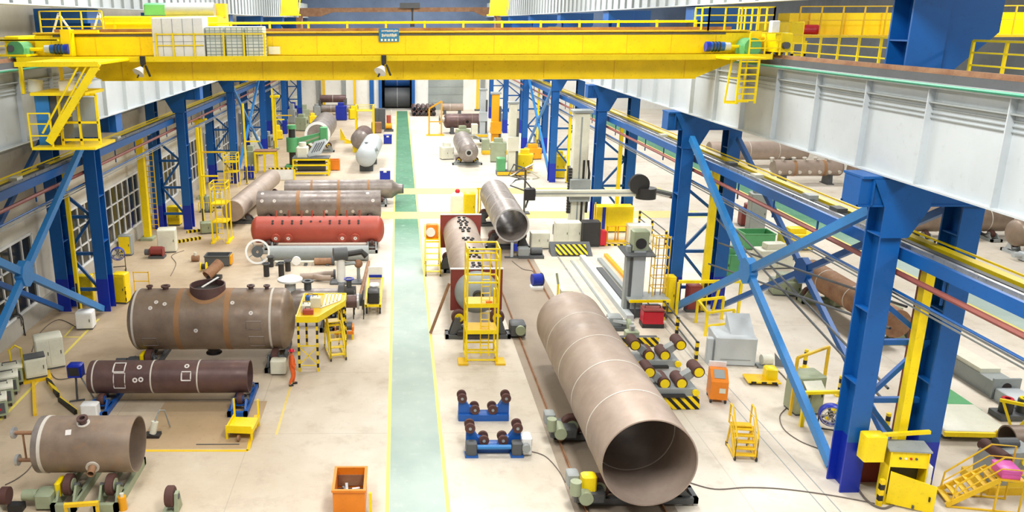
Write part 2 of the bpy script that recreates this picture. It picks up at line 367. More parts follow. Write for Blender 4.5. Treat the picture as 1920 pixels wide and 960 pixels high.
# ------------------------------------------------------------------ columns
def ibeam(x, y, w, d, z0, z1, tf=.07, tw=.05):           # flanges face +-y
    return MB().bb(x - w / 2, y - d / 2, z0, x + w / 2, y - d / 2 + tf, z1).bb(x - w / 2, y + d / 2 - tf, z0, x + w / 2, y + d / 2, z1).bb(x - tw, y - d / 2 + tf, z0, x + tw, y + d / 2 - tf, z1)
ORD = ['first', 'second', 'third', 'fourth', 'fifth', 'sixth', 'seventh']
def column(side, i, y):
    s = side; xf, xb = (15.8, 18.3) if s > 0 else (-17.0, -19.3)
    where = 'right' if s > 0 else 'left'
    lab = 'blue lattice steel column with deep blue feet, %s in the %s row' % (ORD[i], where)
    if s > 0 and i == 0: lab = 'largest blue lattice column, nearest on the right, beside open yellow cabinet'
    if s > 0 and i == 1: lab = 'blue lattice column on the right beside the yellow frame and red box'
    if s < 0 and i == 1: lab = 'blue lattice column on the left wall between two yellow cabinets'
    t = thing('steel_column', lab, 'column', ((xf + xb) / 2, y, 0)); ox = (xf + xb) / 2
    ztop = 10.35
    for x in (xf, xb):
        w, d = (.66, .95) if x == xf else (.7, .95)
        leg = part(t, 'leg', ibeam(x - ox, 0, w, d, 1.95, ztop), BLUE)
        part(leg, 'painted_foot', ibeam(x - ox, 0, w + .01, d + .01, 0, 1.95), NAVY, 'deep blue foot')
        st = 4.1
        while st < 10:
            part(leg, 'stiffener_plate', MB().box(x - ox - .19, 0, st, .24, d - .16, .05).box(x - ox + .19, 0, st, .24, d - .16, .05), BLUE); st += 2.6
    a = min(xf, xb) - ox + .34; b = max(xf, xb) - ox - .34
    zz = 1.2; fl = 0
    while zz < 5.6:
        part(t, 'strut', MB().bar((a, 0, zz), (b, 0, zz), .16, .18), BLUE)
        z2 = min(zz + 2.15, 6.95)
        part(t, 'diagonal', MB().bar((a, .05, zz) if fl else (b, .05, zz), (b, .05, z2) if fl else (a, .05, z2), .14, .16), BLUE)
        zz += 2.15; fl = 1 - fl
    x0, x1 = (14.55 - ox, 18.75 - ox) if s > 0 else (-19.8 - ox, -15.3 - ox)
    hd = part(t, 'head_beam', MB().bb(x0, -.5, 10.3, x1, -.42, 11.21).bb(x0, .42, 10.3, x1, .5, 11.21).bb(x0, -.6, 11.21, x1, .6, 11.29).bb(x0, -.55, 10.3, x1, .55, 10.36), BLUE)
    ex = x0 if s > 0 else x1 - .06
    part(hd, 'end_stiffener', MB().bb(ex, -.42, 10.36, ex + .06, .42, 11.22), BLUE); ex2 = ex + s * .35
    part(hd, 'end_stiffener', MB().bb(ex2, -.6, 10.36, ex2 + .06, .6, 11.22), BLUE)
    gx = xf - ox
    part(t, 'gusset', MB().prism([(gx - .45, -.6, 9.3), (gx + .45, -.6, 9.3), (gx + 1.0, -.6, 10.3), (gx + 1.0, -.6, 11.2), (gx - .9, -.6, 11.2), (gx - .45, -.6, 10.3)] if s > 0 else [(gx - .45, -.6, 9.3), (gx + .45, -.6, 9.3), (gx + .45, -.6, 10.3), (gx + .9, -.6, 11.2), (gx - 1.0, -.6, 11.2), (gx - 1.0, -.6, 10.3)], (0, -.03, 0)), BLUE)
    # upper shaft that carries the upper runway
    ux = (17.2 if s > 0 else -17.9) - ox; sy = 2.2; hh = 1.9 if s > 0 else 1.6
    zt = 16.78 if i else 20.5
    part(t, 'upper_shaft', MB().bb(ux - .6, sy - .6, 14.21, ux + .6, sy - .52, zt).bb(ux - .6, sy + .52, 14.21, ux + .6, sy + .6, zt).bb(ux - .06, sy - .52, 14.21, ux + .06, sy + .52, zt).box(ux - .33, sy, 15.35, .52, 1.04, .05), BLUE)
    part(t, 'haunch', MB().prism([(ux + s * .6, sy - .45, 14.21), (ux + s * .9, sy - .45, 14.21), (ux + s * (hh + .5), sy - .45, 15.6), (ux + s * (hh + .5), sy - .45, zt), (ux + s * .6, sy - .45, zt)], (0, .9, 0)), BLUE)
    if i: part(t, 'upper_head', MB().rbox(ux - 1.0, sy - .9, 16.0, ux + 1.0, sy + .9, 16.775, .03), BLUE)
    return t
for i, y in enumerate(COLY):
    column(1, i, y); column(-1, i, y)
# ------------------------------------------------------------------ cross braces between columns
def brace(x, ya, yb, label, za=.3, zb=9.9, mat=BLUE, w=.34, grp=None):
    ym = (ya + yb) / 2; zm = (za + zb) / 2
    t = thing('cross_brace', label, 'brace', (x, ym, 0), group=grp)
    for (yy, zz) in ((ya, za), (ya, zb), (yb, za), (yb, zb)):
        part(t, 'arm', MB().bar((0, 0, zm), (0, yy - ym, zz), w, w * .75, up=(1, 0, 0)), mat)
    part(t, 'gusset_plate', MB().cyl((-w * .55, 0, zm), (w * .55, 0, zm), .62, n=8), mat)
    return t
for s, xa, xb, nm in ((1, 15.8, 18.3, 'right'), (-1, -17.0, -19.3, 'left')):
    brace(xa, COLY[0] + .85, COLY[1] - .85, 'big light blue X-brace on the aisle face of the %s column row' % nm, mat=BLUEL)
    brace(xb, COLY[0] + .85, COLY[1] - .85, 'blue X-brace on the outer legs, behind the big X-brace of the %s row' % nm, mat=BLUE, w=.26)
    brace(xa, COLY[3] + .9, COLY[4] - .9, 'distant pale blue X-brace between the fourth and fifth %s columns' % nm, mat=BLUEL, w=.3)
# thin tie rods in the near right bay
tr = thing('tie_rod_frame', 'thin grey tie rods strung behind the big blue X-brace on the right', 'tie rod', (17.2, 35.4, 0))
for a, b_ in (((0, -8.4, 5.6), (0, 8.4, 3.0)), ((.15, -8.4, 2.9), (.15, 8.4, 5.6)), ((.3, -8.4, 3.3), (.3, 8.4, 5.9)), ((.45, -8.4, 6.4), (.45, 8.4, 4.2))):
    part(tr, 'rod', MB().tube([a, b_], .05), GREYD)
# ------------------------------------------------------------------ service tracks through the columns
def track(s, label):
    xi, xo = (16.3, 17.7) if s > 0 else (-17.5, -18.62)
    t = thing('service_track', label, 'track', (xi, 0, 8.8)); y0, y1 = 5, YEND - 1; w = abs(xo - xi)
    def X(a, b, z0, z1, mat, name, lab=None):
        lo, hi = sorted((s * a, s * b)); part(t, name, MB().bb(lo, y0, z0, hi, y1, z1), mat, lab)
    X(0, .14, -.32, .08, BLUE, 'side_beam', 'blue side beam')
    X(.14, w, -.06, 0, GREYM, 'deck')
    X(.32, .44, 0, .14, CHROME, 'rail'); X(.62, .82, 0, .1, GREYD, 'cable_tray')
    X(w - .34, w - .02, 0, .12, YEL, 'edge_beam', 'yellow edge beam')
    X(w + .01, w + .17, -.05, .02, GREY, 'outer_plank')
    X(w + .18, w + .24, .1, .16, YEL, 'outer_conduit')
    k = 8.0
    while k < 112:
        part(t, 'hanger', MB().bar((s * .155, k, -.06), (s * .155, k, -1.15), .06), BLUE); k += 3.9
    for k, yy in enumerate((29.2, 31.0, 33.5, 38.2, 41.6, 48.0, 52.5)): part(t, 'clamp_box', MB().box(s * (.55 + .12 * (k % 3)), yy, .14, .4, .6, .24), (CREAM, GREYD, GREY)[k % 3])
    return t
track(1, 'grey and yellow service track threading the right column row above the floor'); track(-1, 'grey and yellow service track threading the left column row')
for s, nm in ((1, 'right'), (-1, 'left')):
    xx = 16.85 if s > 0 else -18.05
    for dz, dx, r, mt, nme, lb in ((8.05, 0, .09, REDPIPE, 'overhead_pipe', 'dull red overhead pipe, upper of the pair, along the %s columns' % nm), (7.9, .3, .08, REDPIPE, 'overhead_pipe', 'dull red overhead pipe, lower of the pair, along the %s columns' % nm),
                                   (7.45, 0, .045, BLUE, 'cable_conduit', 'thin blue conduit under the red pipes along the %s columns' % nm), (7.3, .1, .035, GREYM, 'cable_conduit', 'thin grey conduit, higher of two under the red pipes, %s columns' % nm), (7.12, .2, .03, GREYM, 'cable_conduit', 'lowest thin grey conduit along the %s columns' % nm)):
        single(nme, MB().tube([(0, 4, 0), (0, 150, 0)], r), mt, lb, 'pipe', (xx + s * (dx - .55), 0, dz))
# ------------------------------------------------------------------ railings on the runway decks
def railing(x, y0, y1, z, label, cat='railing', mat=YEL, sp=1.55, h=1.15, grp=None, along='y'):
    L = y1 - y0; t = thing('guard_railing', label, cat, (x, y0, z) if along == 'y' else (y0, x, z), 0 if along == 'y' else -PI / 2, group=grp)
    n = max(2, round(L / sp))
    for k in range(n + 1): part(t, 'post', MB().box(0, L * k / n, h / 2, .08, .08, h), mat)
    part(t, 'top_rail', MB().bar((0, 0, h), (0, L, h), .07), mat)
    for k in (.34, .68): part(t, 'mid_rail', MB().bar((0, 0, h * k), (0, L, h * k), .05), mat)
    return t
for s, nm in ((1, 'right'), (-1, 'left')):
    ys = [12.0] + COLY[:5]
    for k in range(5):
        a, b_ = ys[k] + (3.3 if k else 0), ys[k + 1] + 1.2
        railing(18.45 * s if s > 0 else -18.55, a, b_, 14.207, 'yellow walkway railing on the %s runway, %s stretch from the near end' % (nm, ORD[k]))
# ------------------------------------------------------------------ the big yellow bridge crane
CYF = 36.0
cr = thing('overhead_crane', 'big yellow bridge crane spanning the whole hall with cab and ladders', 'crane', (0, CYF, 14.3))
def cz(z): return z - 14.3
def gird(y0, y1, ztop, nm):
    prof = [(-12.9, cz(13.62)), (12.9, cz(13.62)), (14.9, cz(14.45)), (15.6, cz(14.6)), (15.6, cz(ztop)), (-15.6, cz(ztop)), (-15.6, cz(14.6)), (-15.1, cz(14.45))]
    g = part(cr, nm, MB().prism([(x, y0, z) for x, z in prof], (0, y1 - y0, 0)), YEL)
    return g
g1 = gird(.5, 1.9, 15.56, 'main_girder'); g2 = gird(4.4, 5.6, 15.56, 'main_girder')
part(g1, 'girder_flange', MB().bb(-12.9, .4, cz(13.58), 12.9, 2.0, cz(13.62)), YEL)
for x in [-12 + 3.05 * k for k in range(9)]: part(g1, 'web_seam', MB().box(x, .492, cz(14.1), .03, .016, .9), YELD)
for x in (-11.4, -11.0): pass
# walkway box hung on the front of the girder
wk = part(cr, 'walkway', MB().bb(-15.95, -.75, cz(14.5), 15.6, .5, cz(14.6)).bb(-15.95, -.8, cz(14.44), 15.6, -.74, cz(14.66)).bb(-17.0, -.8, cz(14.68), -15.5, .5, cz(14.76)), YEL)
part(cr, 'walkway_panel', MB().bb(-15.6, .40, cz(14.66), 15.2, .46, cz(15.5)), YEL)
for k in range(17): part(wk, 'panel_seam', MB().box(-14.9 + k * 1.9, .395, cz(15.08), .025, .02, .84), YELD)
part(cr, 'top_slot', MB().bb(-14.8, .38, cz(15.44), 14.0, .42, cz(15.52)), GREYD, 'dark slot under the top flange')
part(cr, 'top_flange', MB().bb(-15.6, .3, cz(15.56), 15.0, 2.0, cz(15.62)), YELD)
part(cr, 'crab_rail', MB().bb(-15, 1.1, cz(15.62), 14.5, 1.2, cz(15.75)), RUST)
fr_ = part(cr, 'festoon_rail', MB().tube([(-13, 1.9, cz(15.98)), (13.2, 1.9, cz(15.98))], .06), YEL)
for k in range(16): part(fr_, 'festoon_post', MB().box(-12.6 + k * 1.72, 1.9, cz(15.82), .09, .09, .45), YEL)
# crab (trolley) parked at the left end
tb = part(cr, 'crab', MB().rbox(-13.2, 2.2, cz(15.75), -8.1, 4.8, cz(16.3), .05), YEL)
part(tb, 'hoist_drum', MB().cyl((-10.6, 3.2, cz(16.55)), (-8.4, 3.2, cz(16.55)), .34, n=20), GREYM)
part(tb, 'drive_guard', MB().box(-8.3, 3.9, cz(16.55), .6, .7, .6), YELD)
part(tb, 'green_gearbox', MB().rbox(-11.9, 4.0, cz(16.35), -10.7, 4.7, cz(16.9), .08), GRNG)
# electrical cabinets on the walkway
def crx(px): return yp(px, 80, CYF - .1).x
cab = part(cr, 'control_cabinet', MB().rbox(crx(293), -.62, cz(14.62), crx(388), .36, cz(16.22), .03), WHITE, 'large white control cabinet')
for k in range(1, 5):
    x = crx(293) + (crx(388) - crx(293)) * k / 5; part(cab, 'door_groove', MB().box(x, -.625, cz(15.42), .02, .015, 1.5), GREYM)
part(cab, 'shelf_groove', MB().box((crx(293) + crx(388)) / 2, -.625, cz(15.25), crx(388) - crx(293), .015, .02), GREYM)
m, nt, b = newmat('resistor_grid'); co = coords(nt); br = nt.nodes.new('ShaderNodeTexBrick'); nt.links.new(co, br.inputs['Vector'])
mp = nt.nodes.new('ShaderNodeMapping'); mp.inputs['Rotation'].default_value = (PI / 2, 0, 0); nt.links.new(co, mp.inputs[0]); nt.links.new(mp.outputs[0], br.inputs['Vector'])
for k, v in (('Scale', 4.0), ('Mortar Size', .06), ('Brick Width', .9), ('Row Height', .55)): br.inputs[k].default_value = v
br.inputs['Color1'].default_value = lin('#dfe3dd'); br.inputs['Color2'].default_value = lin('#cfd6d0'); br.inputs['Mortar'].default_value = lin('#7f938c'); br.offset = 0
nt.links.new(br.outputs[0], b.inputs['Base Color']); RESG = m
for p0, p1 in ((391, 423), (427, 461), (464, 497)):
    rb = part(cr, 'resistor_bank', MB().rbox(crx(p0), -.55, cz(14.62), crx(p1), .34, cz(15.85), .03), RESG, 'grey louvred resistor bank')
    for zz in (15.0, 15.35, 15.6): part(rb, 'shelf_band', MB().box((crx(p0) + crx(p1)) / 2, -.555, cz(zz), crx(p1) - crx(p0), .015, .03), GREYM)
for p in (301, 332, 371, 425, 462, 500): part(wk, 'cabinet_post', MB().box(crx(p), -.7, cz(15.1), .07, .07, 1.0), YEL)
part(wk, 'front_rail', MB().bar((crx(301), -.7, cz(15.55)), (crx(500), -.7, cz(15.55)), .05), YEL); part(wk, 'front_rail', MB().bar((crx(301), -.7, cz(15.1)), (crx(388), -.7, cz(15.1)), .04), YEL)
part(cr, 'notice_plate', MB().box(crx(511), -.3 + .65, cz(14.85), .5, .03, .32), WHITE)
# end carriages
for s in (1, -1):
    ec = part(cr, 'end_carriage', MB().rbox(s * 16.15 - .33, -.55, cz(14.72), s * 16.15 + .33, 7.2, cz(15.5), .05), YEL)
    for yy in (0.0, 1.1, 5.4, 6.7): part(ec, 'wheel', MB().cyl((s * 16.2 - .1, yy, cz(14.9)), (s * 16.2 + .1, yy, cz(14.9)), .3, n=18), RUST)
    part(ec, 'buffer', MB().cyl((s * 16.15, -.55, cz(15.0)), (s * 16.15, -.8, cz(15.0)), .14), GREYD)
# travel drives: motor, shaft, gearbox
def drive(xg, xm, lab):
    d = 1 if xm > xg else -1
    gb = part(cr, 'gearbox', MB().rbox(xg - .42, -.62, cz(14.66), xg + .42, .2, cz(15.1), .1).cyl((xg, -.7, cz(14.95)), (xg, .25, cz(14.95)), .36, n=18), GRNG, 'green gearbox')
    part(gb, 'drive_shaft', MB().cyl((xg, -.2, cz(14.95)), (xm, -.2, cz(14.95)), .07), YEL)
    mz = cz(14.95)
    mo = part(cr, 'travel_motor', MB().cyl((xm - d * .1, -.2, mz), (xm + d * .5, -.2, mz), .19, n=18), DBLUE, 'blue travel motor')
    part(mo, 'fan_cowl', MB().cyl((xm + d * .5, -.2, mz), (xm + d * .68, -.2, mz), .21, n=18), NAVY)
    part(mo, 'brake_drum', MB().cyl((xm - d * .34, -.2, mz), (xm - d * .1, -.2, mz), .17, n=18), GREY)
    part(mo, 'cooling_rib', MB().ring((xm + d * .12, -.2, mz), (1, 0, 0), .18, .215, .05).ring((xm + d * .25, -.2, mz), (1, 0, 0), .18, .215, .05).ring((xm + d * .38, -.2, mz), (1, 0, 0), .18, .215, .05), DARK)
drive(crx(39), crx(100), ''); drive(crx(1402), crx(1352), '')
# end railings on both carriages
def crail(parent, pts, h, posts, mat=YEL, name='railing'):
    m_ = MB()
    for hh in (h, h * .66, h * .33):
        for a, b_ in zip(pts, pts[1:]): m_.bar((a[0], a[1], a[2] + hh), (b_[0], b_[1], b_[2] + hh), .05)
    for a, b_ in zip(pts, pts[1:]):
        n = max(1, round((Vector(b_) - Vector(a)).length / posts))
        for k in range(n + 1):
            p = Vector(a).lerp(Vector(b_), k / n); m_.box(p.x, p.y, p.z + h / 2, .06, .06, h)
    return part(parent, name + '_frame', m_, mat)
crail(cr, [(crx(1330), 1.9, cz(15.6)), (crx(1330), .2, cz(15.6)), (crx(1452), .2, cz(15.6)), (crx(1452), 4, cz(15.6))], .95, .75)
crail(cr, [(crx(1452), -.7, cz(14.6)), (crx(1395), -.7, cz(14.6))], .9, .8)
crail(cr, [(crx(5), -.7, cz(15.3)), (crx(120), -.7, cz(15.3))], .05, 9)
crail(cr, [(crx(0), 4.2, cz(15.5)), (crx(130), 4.2, cz(15.5))], 1.05, .95)
for a_, b_, c_ in ((14, 33, 62), (98, 118, 134)):
    part(cr, 'white_strut', MB().bar((crx(a_), 4.6, cz(15.4)), (crx(b_), 4.6, cz(16.45)), .08), WHITE); part(cr, 'white_strut', MB().bar((crx(b_), 4.6, cz(16.45)), (crx(c_), 4.6, cz(15.4)), .08), WHITE)
part(cr, 'junction_box', MB().rbox(crx(1434), -.6, cz(15.5), crx(1449), -.3, cz(16.0), .03), WHITE)
part(cr, 'bracket', MB().bb(crx(116), -.2, cz(14.66), crx(134), .3, cz(15.75)).bb(crx(134), -.1, cz(15.6), crx(185), .1, cz(15.72)), YEL)
# lamp units below the walkway edge
for px in (720, 275):
    x = crx(px)
    lm = part(cr, 'floodlight', MB().box(x, -.86, cz(14.5), .2, .14, .35).bar((x, -.86, cz(14.35)), (x - .1, -.95, cz(14.15)), .08), DARK, 'hanging floodlight')
    part(lm, 'reflector', MB().lathe((x - .05, -.92, cz(14.2)), (-.4, -.6, -.7), [(0, 0), (0, .1), (.18, .2), (.28, .26), (.28, 0)], 16), LAMPG)
    part(lm, 'yoke', MB().bar((x + .1, -.9, cz(14.3)), (x + .28, -.95, cz(13.85)), .07).bar((x - .12, -.95, cz(14.05)), (x - .25, -1.0, cz(13.8)), .06), DARK)
# stairs ladder on the right end
def ladder(parent, x, y, z0, z1, w, mat, n, dy=0.0, name='access_ladder'):
    l = part(parent, name, MB().bar((x - w / 2, y, z0), (x - w / 2, y + dy, z1), .08).bar((x + w / 2, y, z0), (x + w / 2, y + dy, z1), .08), mat)
    for k in range(n):
        f = (k + .5) / n; part(l, 'rung', MB().bar((x - w / 2, y + dy * f, z0 + (z1 - z0) * f), (x + w / 2, y + dy * f, z0 + (z1 - z0) * f), .06), mat)
    return l
LY = -2.2
def lx(px): return yp(px, 150, CYF + LY).x
zl0 = yp(1390, 194, CYF + LY).z - 14.3
part(cr, 'ladder_landing', MB().bb(lx(1362), LY - .1, cz(14.5), lx(1432), -.7, cz(14.58)), YEL)
ll = ladder(cr, lx(1402), LY, zl0, cz(14.55), .74, YEL, 7)
part(ll, 'cage_frame', MB().bar((lx(1370), LY + .4, zl0), (lx(1376), LY + .4, cz(14.5)), .06).bar((lx(1404), LY + .45, zl0), (lx(1406), LY + .45, cz(14.5)), .06).bar((lx(1370), LY + .4, zl0), (lx(1388), LY, zl0), .06).bar((lx(1370), LY + .4, zl0 + .04), (lx(1416), LY + .45, zl0 + .04), .07).bar((lx(1372), LY + .4, zl0 + 1.0), (lx(1388), LY, zl0 + 1.0), .05), YEL)
# operator cab on the left
OY = -2.7
def cp(px, py, dy=-1.0): p = yp(px, py, CYF + OY + dy); return (p.x, dy + OY, p.z - 14.3)
cabp = part(cr, 'cab_platform', MB().bb(cp(40, 0)[0], OY - 1.7, cp(0, 272)[2] - .1, cp(163, 0)[0], OY + .6, cp(0, 272)[2]), YEL)
xL, xR = cp(40, 0)[0], cp(163, 0)[0]; zF = cp(0, 272)[2]; zT = cp(0, 178)[2]
cabr = part(cr, 'operator_cab', MB().bb(cp(62, 0)[0], OY - 1.0, zF, cp(84, 0)[0], OY + .4, zT), GREYD)
part(cabr, 'blue_door', MB().box((cp(43, 0)[0] + cp(70, 0)[0]) / 2, OY - 1.05, (zF + zT) / 2, cp(70, 0)[0] - cp(43, 0)[0], .06, zT - zF), BLUEL, 'light blue cab door')
m, nt, b = newmat('cab_glass'); b.inputs['Base Color'].default_value = lin('#b9bdb4'); b.inputs['Roughness'].default_value = .1; b.inputs['Transmission Weight'].default_value = .75; CGL = m
part(cabr, 'side_glass', MB().bb(cp(92, 0)[0], OY - 1.0, zF + .3, cp(160, 0)[0], OY - .97, zT - .1), CGL)
fm = MB()
for px in (88, 125, 161): fm.box(cp(px, 0)[0], OY - 1.02, (zF + zT) / 2, .09, .09, zT - zF)
for zz in (zF + .2, zF + (zT - zF) * .45, zT): fm.box((cp(88, 0)[0] + cp(161, 0)[0]) / 2, OY - 1.02, zz, cp(161, 0)[0] - cp(88, 0)[0], .09, .09)
part(cabr, 'window_frame', fm, YEL)
part(cabr, 'roof', MB().bb(cp(45, 0)[0], OY - 1.5, zT, cp(150, 0)[0], OY + .6, zT + .12), YEL)
for px, pt in ((37, 118), (112, 118)):
    part(cr, 'hanger_leg', MB().bar(cp(px + 8, 176, -.5), cp(px, pt, -.5), .12), YEL)
sg = part(cr, 'cab_stair', MB().bar(cp(92, 268, -1.75), cp(183, 118, -1.75), .28, .07, up=(0, 1, 0)).bar(cp(92, 268, -1.15), cp(183, 118, -1.15), .28, .07, up=(0, 1, 0)), YEL)
for k in range(12):
    p = Vector(cp(92, 268, -1.75)).lerp(Vector(cp(183, 118, -1.75)), (k + .5) / 12); part(sg, 'tread', MB().box(p.x, OY - 1.45, p.z + .1, .24, .6, .05), YEL)
part(sg, 'handrail', MB().tube([cp(80, 250, -1.75), cp(150, 118, -1.75)], .04).tube([cp(90, 258, -1.75), cp(163, 122, -1.75)], .035), YEL)
rl = MB()
for zz in (.45, .9, 1.3): rl.bar((xL, OY - 1.7, zF + zz), (cp(82, 0)[0], OY - 1.7, zF + zz), .05)
for px in (41, 82): rl.box(cp(px, 0)[0], OY - 1.7, zF + .65, .06, .06, 1.3)
part(cabp, 'railing_frame', rl, YEL)
part(cr, 'cab_equipment', MB().cyl(cp(66, 172, -.3), cp(66, 150, -.3), .28, n=16), CREAM)
part(cr, 'cab_equipment', MB().rbox(cp(82, 0)[0], OY - .6, cp(0, 172)[2], cp(104, 0)[0], OY, cp(0, 152)[2], .05), WHITE)
part(cr, 'cab_landing', MB().bb(cp(30, 0)[0], OY - 1.8, cz(14.5), cp(186, 0)[0], -.7, cz(14.58)).bb(cp(30, 0)[0], OY - 1.85, cz(14.44), cp(186, 0)[0], OY - 1.78, cz(14.62)), YEL)
# name sign hung on the girder
sx, sz = crx(729), yp(729, 66, CYF).z - 14.3
sn = part(cr, 'sign', MB().box(sx, .28, sz, .86, .03, .56), BLUEL, 'small blue sign with white lettering')
wl = MB(); random.seed(3)
for row, (zz, hh, x0, x1) in enumerate(((.17, .09, -.31, .36), (-.01, .13, -.3, .3))):
    x = x0
    while x < x1:
        w = random.uniform(.035, .06); wl.box(sx + x + w / 2, .262, sz + zz + random.uniform(-.012, .012), w, .008, hh * random.uniform(.6, 1)); wl.box(sx + x + w, .262, sz + zz, .05, .008, .022); x += w + .02
for k in range(5): wl.box(sx - .3 + k * .15, .262, sz - .2, .085, .008, .085)
part(sn, 'lettering', wl, WHITE)
# ------------------------------------------------------------------ crane in the next bay, far crane
nc = thing('bridge_crane', 'yellow bridge crane in the neighbouring bay behind the right railing', 'crane', (32.45, 42.5, 15.2))
part(nc, 'main_girder', MB().bb(-13.0, 0, .1, 16, 1.3, 1.15), YEL)
part(nc, 'lower_ledge', MB().bb(-13.2, -.9, -.02, 16, .0, .1), YELD)
for k in range(10): part(nc, 'web_stiffener', MB().box(-12 + k * 1.8, -.01, .62, .05, .04, 1.04), YELD)
for k in range(18): part(nc, 'railing_post', MB().box(-12.9 + k * 1.05, -.85, .75, .06, .06, 1.4), YELD)
for zz in (.8, 1.45): part(nc, 'handrail', MB().bar((-12.9, -.85, zz), (16, -.85, zz), .05), YELD)
part(nc, 'end_carriage', MB().rbox(-13.6, -1.5, -.3, -12.9, 2.2, .75, .05), YEL)
part(nc, 'motor', MB().cyl((-12.6, -.5, .35), (-11.8, -.5, .35), .25), REDB, 'red motor cover')
part(nc, 'lower_ladder', MB().box(-13.4, -1.56, -.5, .1, .1, .7).box(-12.8, -1.56, -.5, .1, .1, .7).box(-13.1, -1.56, -.8, .7, .1, .1), YEL)
part(nc, 'hoist_block', MB().rbox(-6.6, -1.3, .1, -5.2, -.2, 1.6, .06), YEL)
fc = thing('far_bridge_crane', 'dull brown bridge crane high at the far end of the hall', 'crane', (0, 136, 17.2))
part(fc, 'main_girder', MB().prism([(-15.8, 0, -.3), (-12.5, 0, -.3), (-10.5, 0, .35), (12, 0, .35), (13.5, 0, -.3), (15.8, 0, -.3), (15.8, 0, 1.0), (-15.8, 0, 1.0)], (0, 1.5, 0)), RUST)
for s in (1, -1): part(fc, 'end_carriage', MB().box(s * 15.6, .75, -.4, .35, 3.0, .3).bb(s * 15.85 - .3, -1.2, -2.58, s * 15.85 + .32, 2.7, -.5), RUST)
part(fc, 'hoist', MB().box(1.8, 0, 1.3, 3.2, 1.4, .8), GREYD); part(fc, 'hoist_rope', MB().tube([(2.2, -.2, .9), (2.2, -.2, -1.4)], .12), DARK)
part(fc, 'hook_block', MB().box(2.2, -.2, -1.6, .7, .5, .7), DARK)
for px, nm in ((547, 'left'), (936, 'right')):
    p = yp(px, 12, 96); t = thing('hanging_platform', 'small yellow service platform high under the %s upper girder' % nm, 'platform', (p.x, 96, p.z))
    part(t, 'deck', MB().bb(-1.3, -.8, -1.0, .9, .8, -.85), YEL); part(t, 'side_panel', MB().prism([(-1.2, -.7, -.85), (.7, -.7, -.85), (.9, -.7, 1.6), (-1.0, -.7, 1.6)], (0, .06, 0)), YELD); part(t, 'post', MB().bar((.8, -.7, -.9), (1.2, -.7, 1.8), .12), YEL)
# ------------------------------------------------------------------ vessels, pipes and the rollers under them
def xcyl(px0, px1, yt, yb, c):
    pm = (px0 + px1) / 2
    a = ray(pm, yt); b_ = ray(pm, yb); ea = math.atan2(-a.z, a.y); eb = math.atan2(-b_.z, b_.y)
    ec = (ea + eb) / 2; h = (eb - ea) / 2; D = (H - c) / (math.sin(ec) + math.sin(h)); r = D * math.sin(h)
    Y = D * math.cos(ec); z = H - D * math.sin(ec); ym = (yt + yb) / 2
    return yp(px0, ym, Y - r * .35).x, yp(px1, ym, Y - r * .35).x, Y, z, r
def pipe_thing(name, label, cat, p0, p1, r, mat, ends=('open', 'open'), seams=(), seam_mat=None, th=.05, group=None, n=56, bulge=.5, sw=.06):
    p0 = Vector(p0); p1 = Vector(p1); ax = (p1 - p0).normalized(); L = (p1 - p0).length; mid = (p0 + p1) / 2
    base = Vector((mid.x, mid.y, mid.z - r)); t = thing(name, label, cat, base, group=group); a = p0 - base; b = p1 - base
    part(t, 'shell', MB().shell(a, b, r, th, n), mat)
    for e, p, d in ((ends[0], a, -ax), (ends[1], b, ax)):
        if e == 'dome':
            part(t, 'domed_head', MB().lathe(p, d, [(0, r)] + [(r * bulge * math.sin(k * PI / 16), r * math.cos(k * PI / 16)) for k in range(1, 8)] + [(r * bulge, 0)], n), mat)
        elif e == 'cap': part(t, 'end_cap', MB().cyl(p - d * .02, p + d * .04, r * .985, n=n), mat)
        elif e == 'flange': part(t, 'end_flange', MB().ring(p, d, r * .6, r * 1.22, .14, n), mat); part(t, 'end_cover', MB().cyl(p - d * .1, p, r * .97, n=n), BORE)
        elif e == 'cone': part(t, 'end_cone', MB().lathe(p, d, [(0, r), (r * .6, r * .55), (r * 1.1, r * .5), (r * 1.1, 0)], n), mat)
    for f in seams: part(t, 'weld_seam', MB().ring(a + ax * (L * f), ax, r - .01, r + .012, sw, n), seam_mat or SEAM, 'pale weld seam')
    return t, a, b, ax, L
def nozzle(t, p, d, r, h, mat, flange=True, capped=False, name='nozzle'):
    p = Vector(p); d = Vector(d).normalized()
    nz = part(t, name, MB().shell(p - d * .1, p + d * h, r, r * .16, 18), mat)
    if flange: part(nz, 'flange', MB().ring(p + d * (h - .03), d, r * .8, r * 1.6, .07, 20), mat)
    part(nz, 'bore', MB().cyl(p, p + d * (h * .5), r * .8, n=16), BORE) if not capped else part(nz, 'cap', MB().cyl(p + d * h, p + d * (h + .04), r * 1.3, n=18), mat)
    return nz
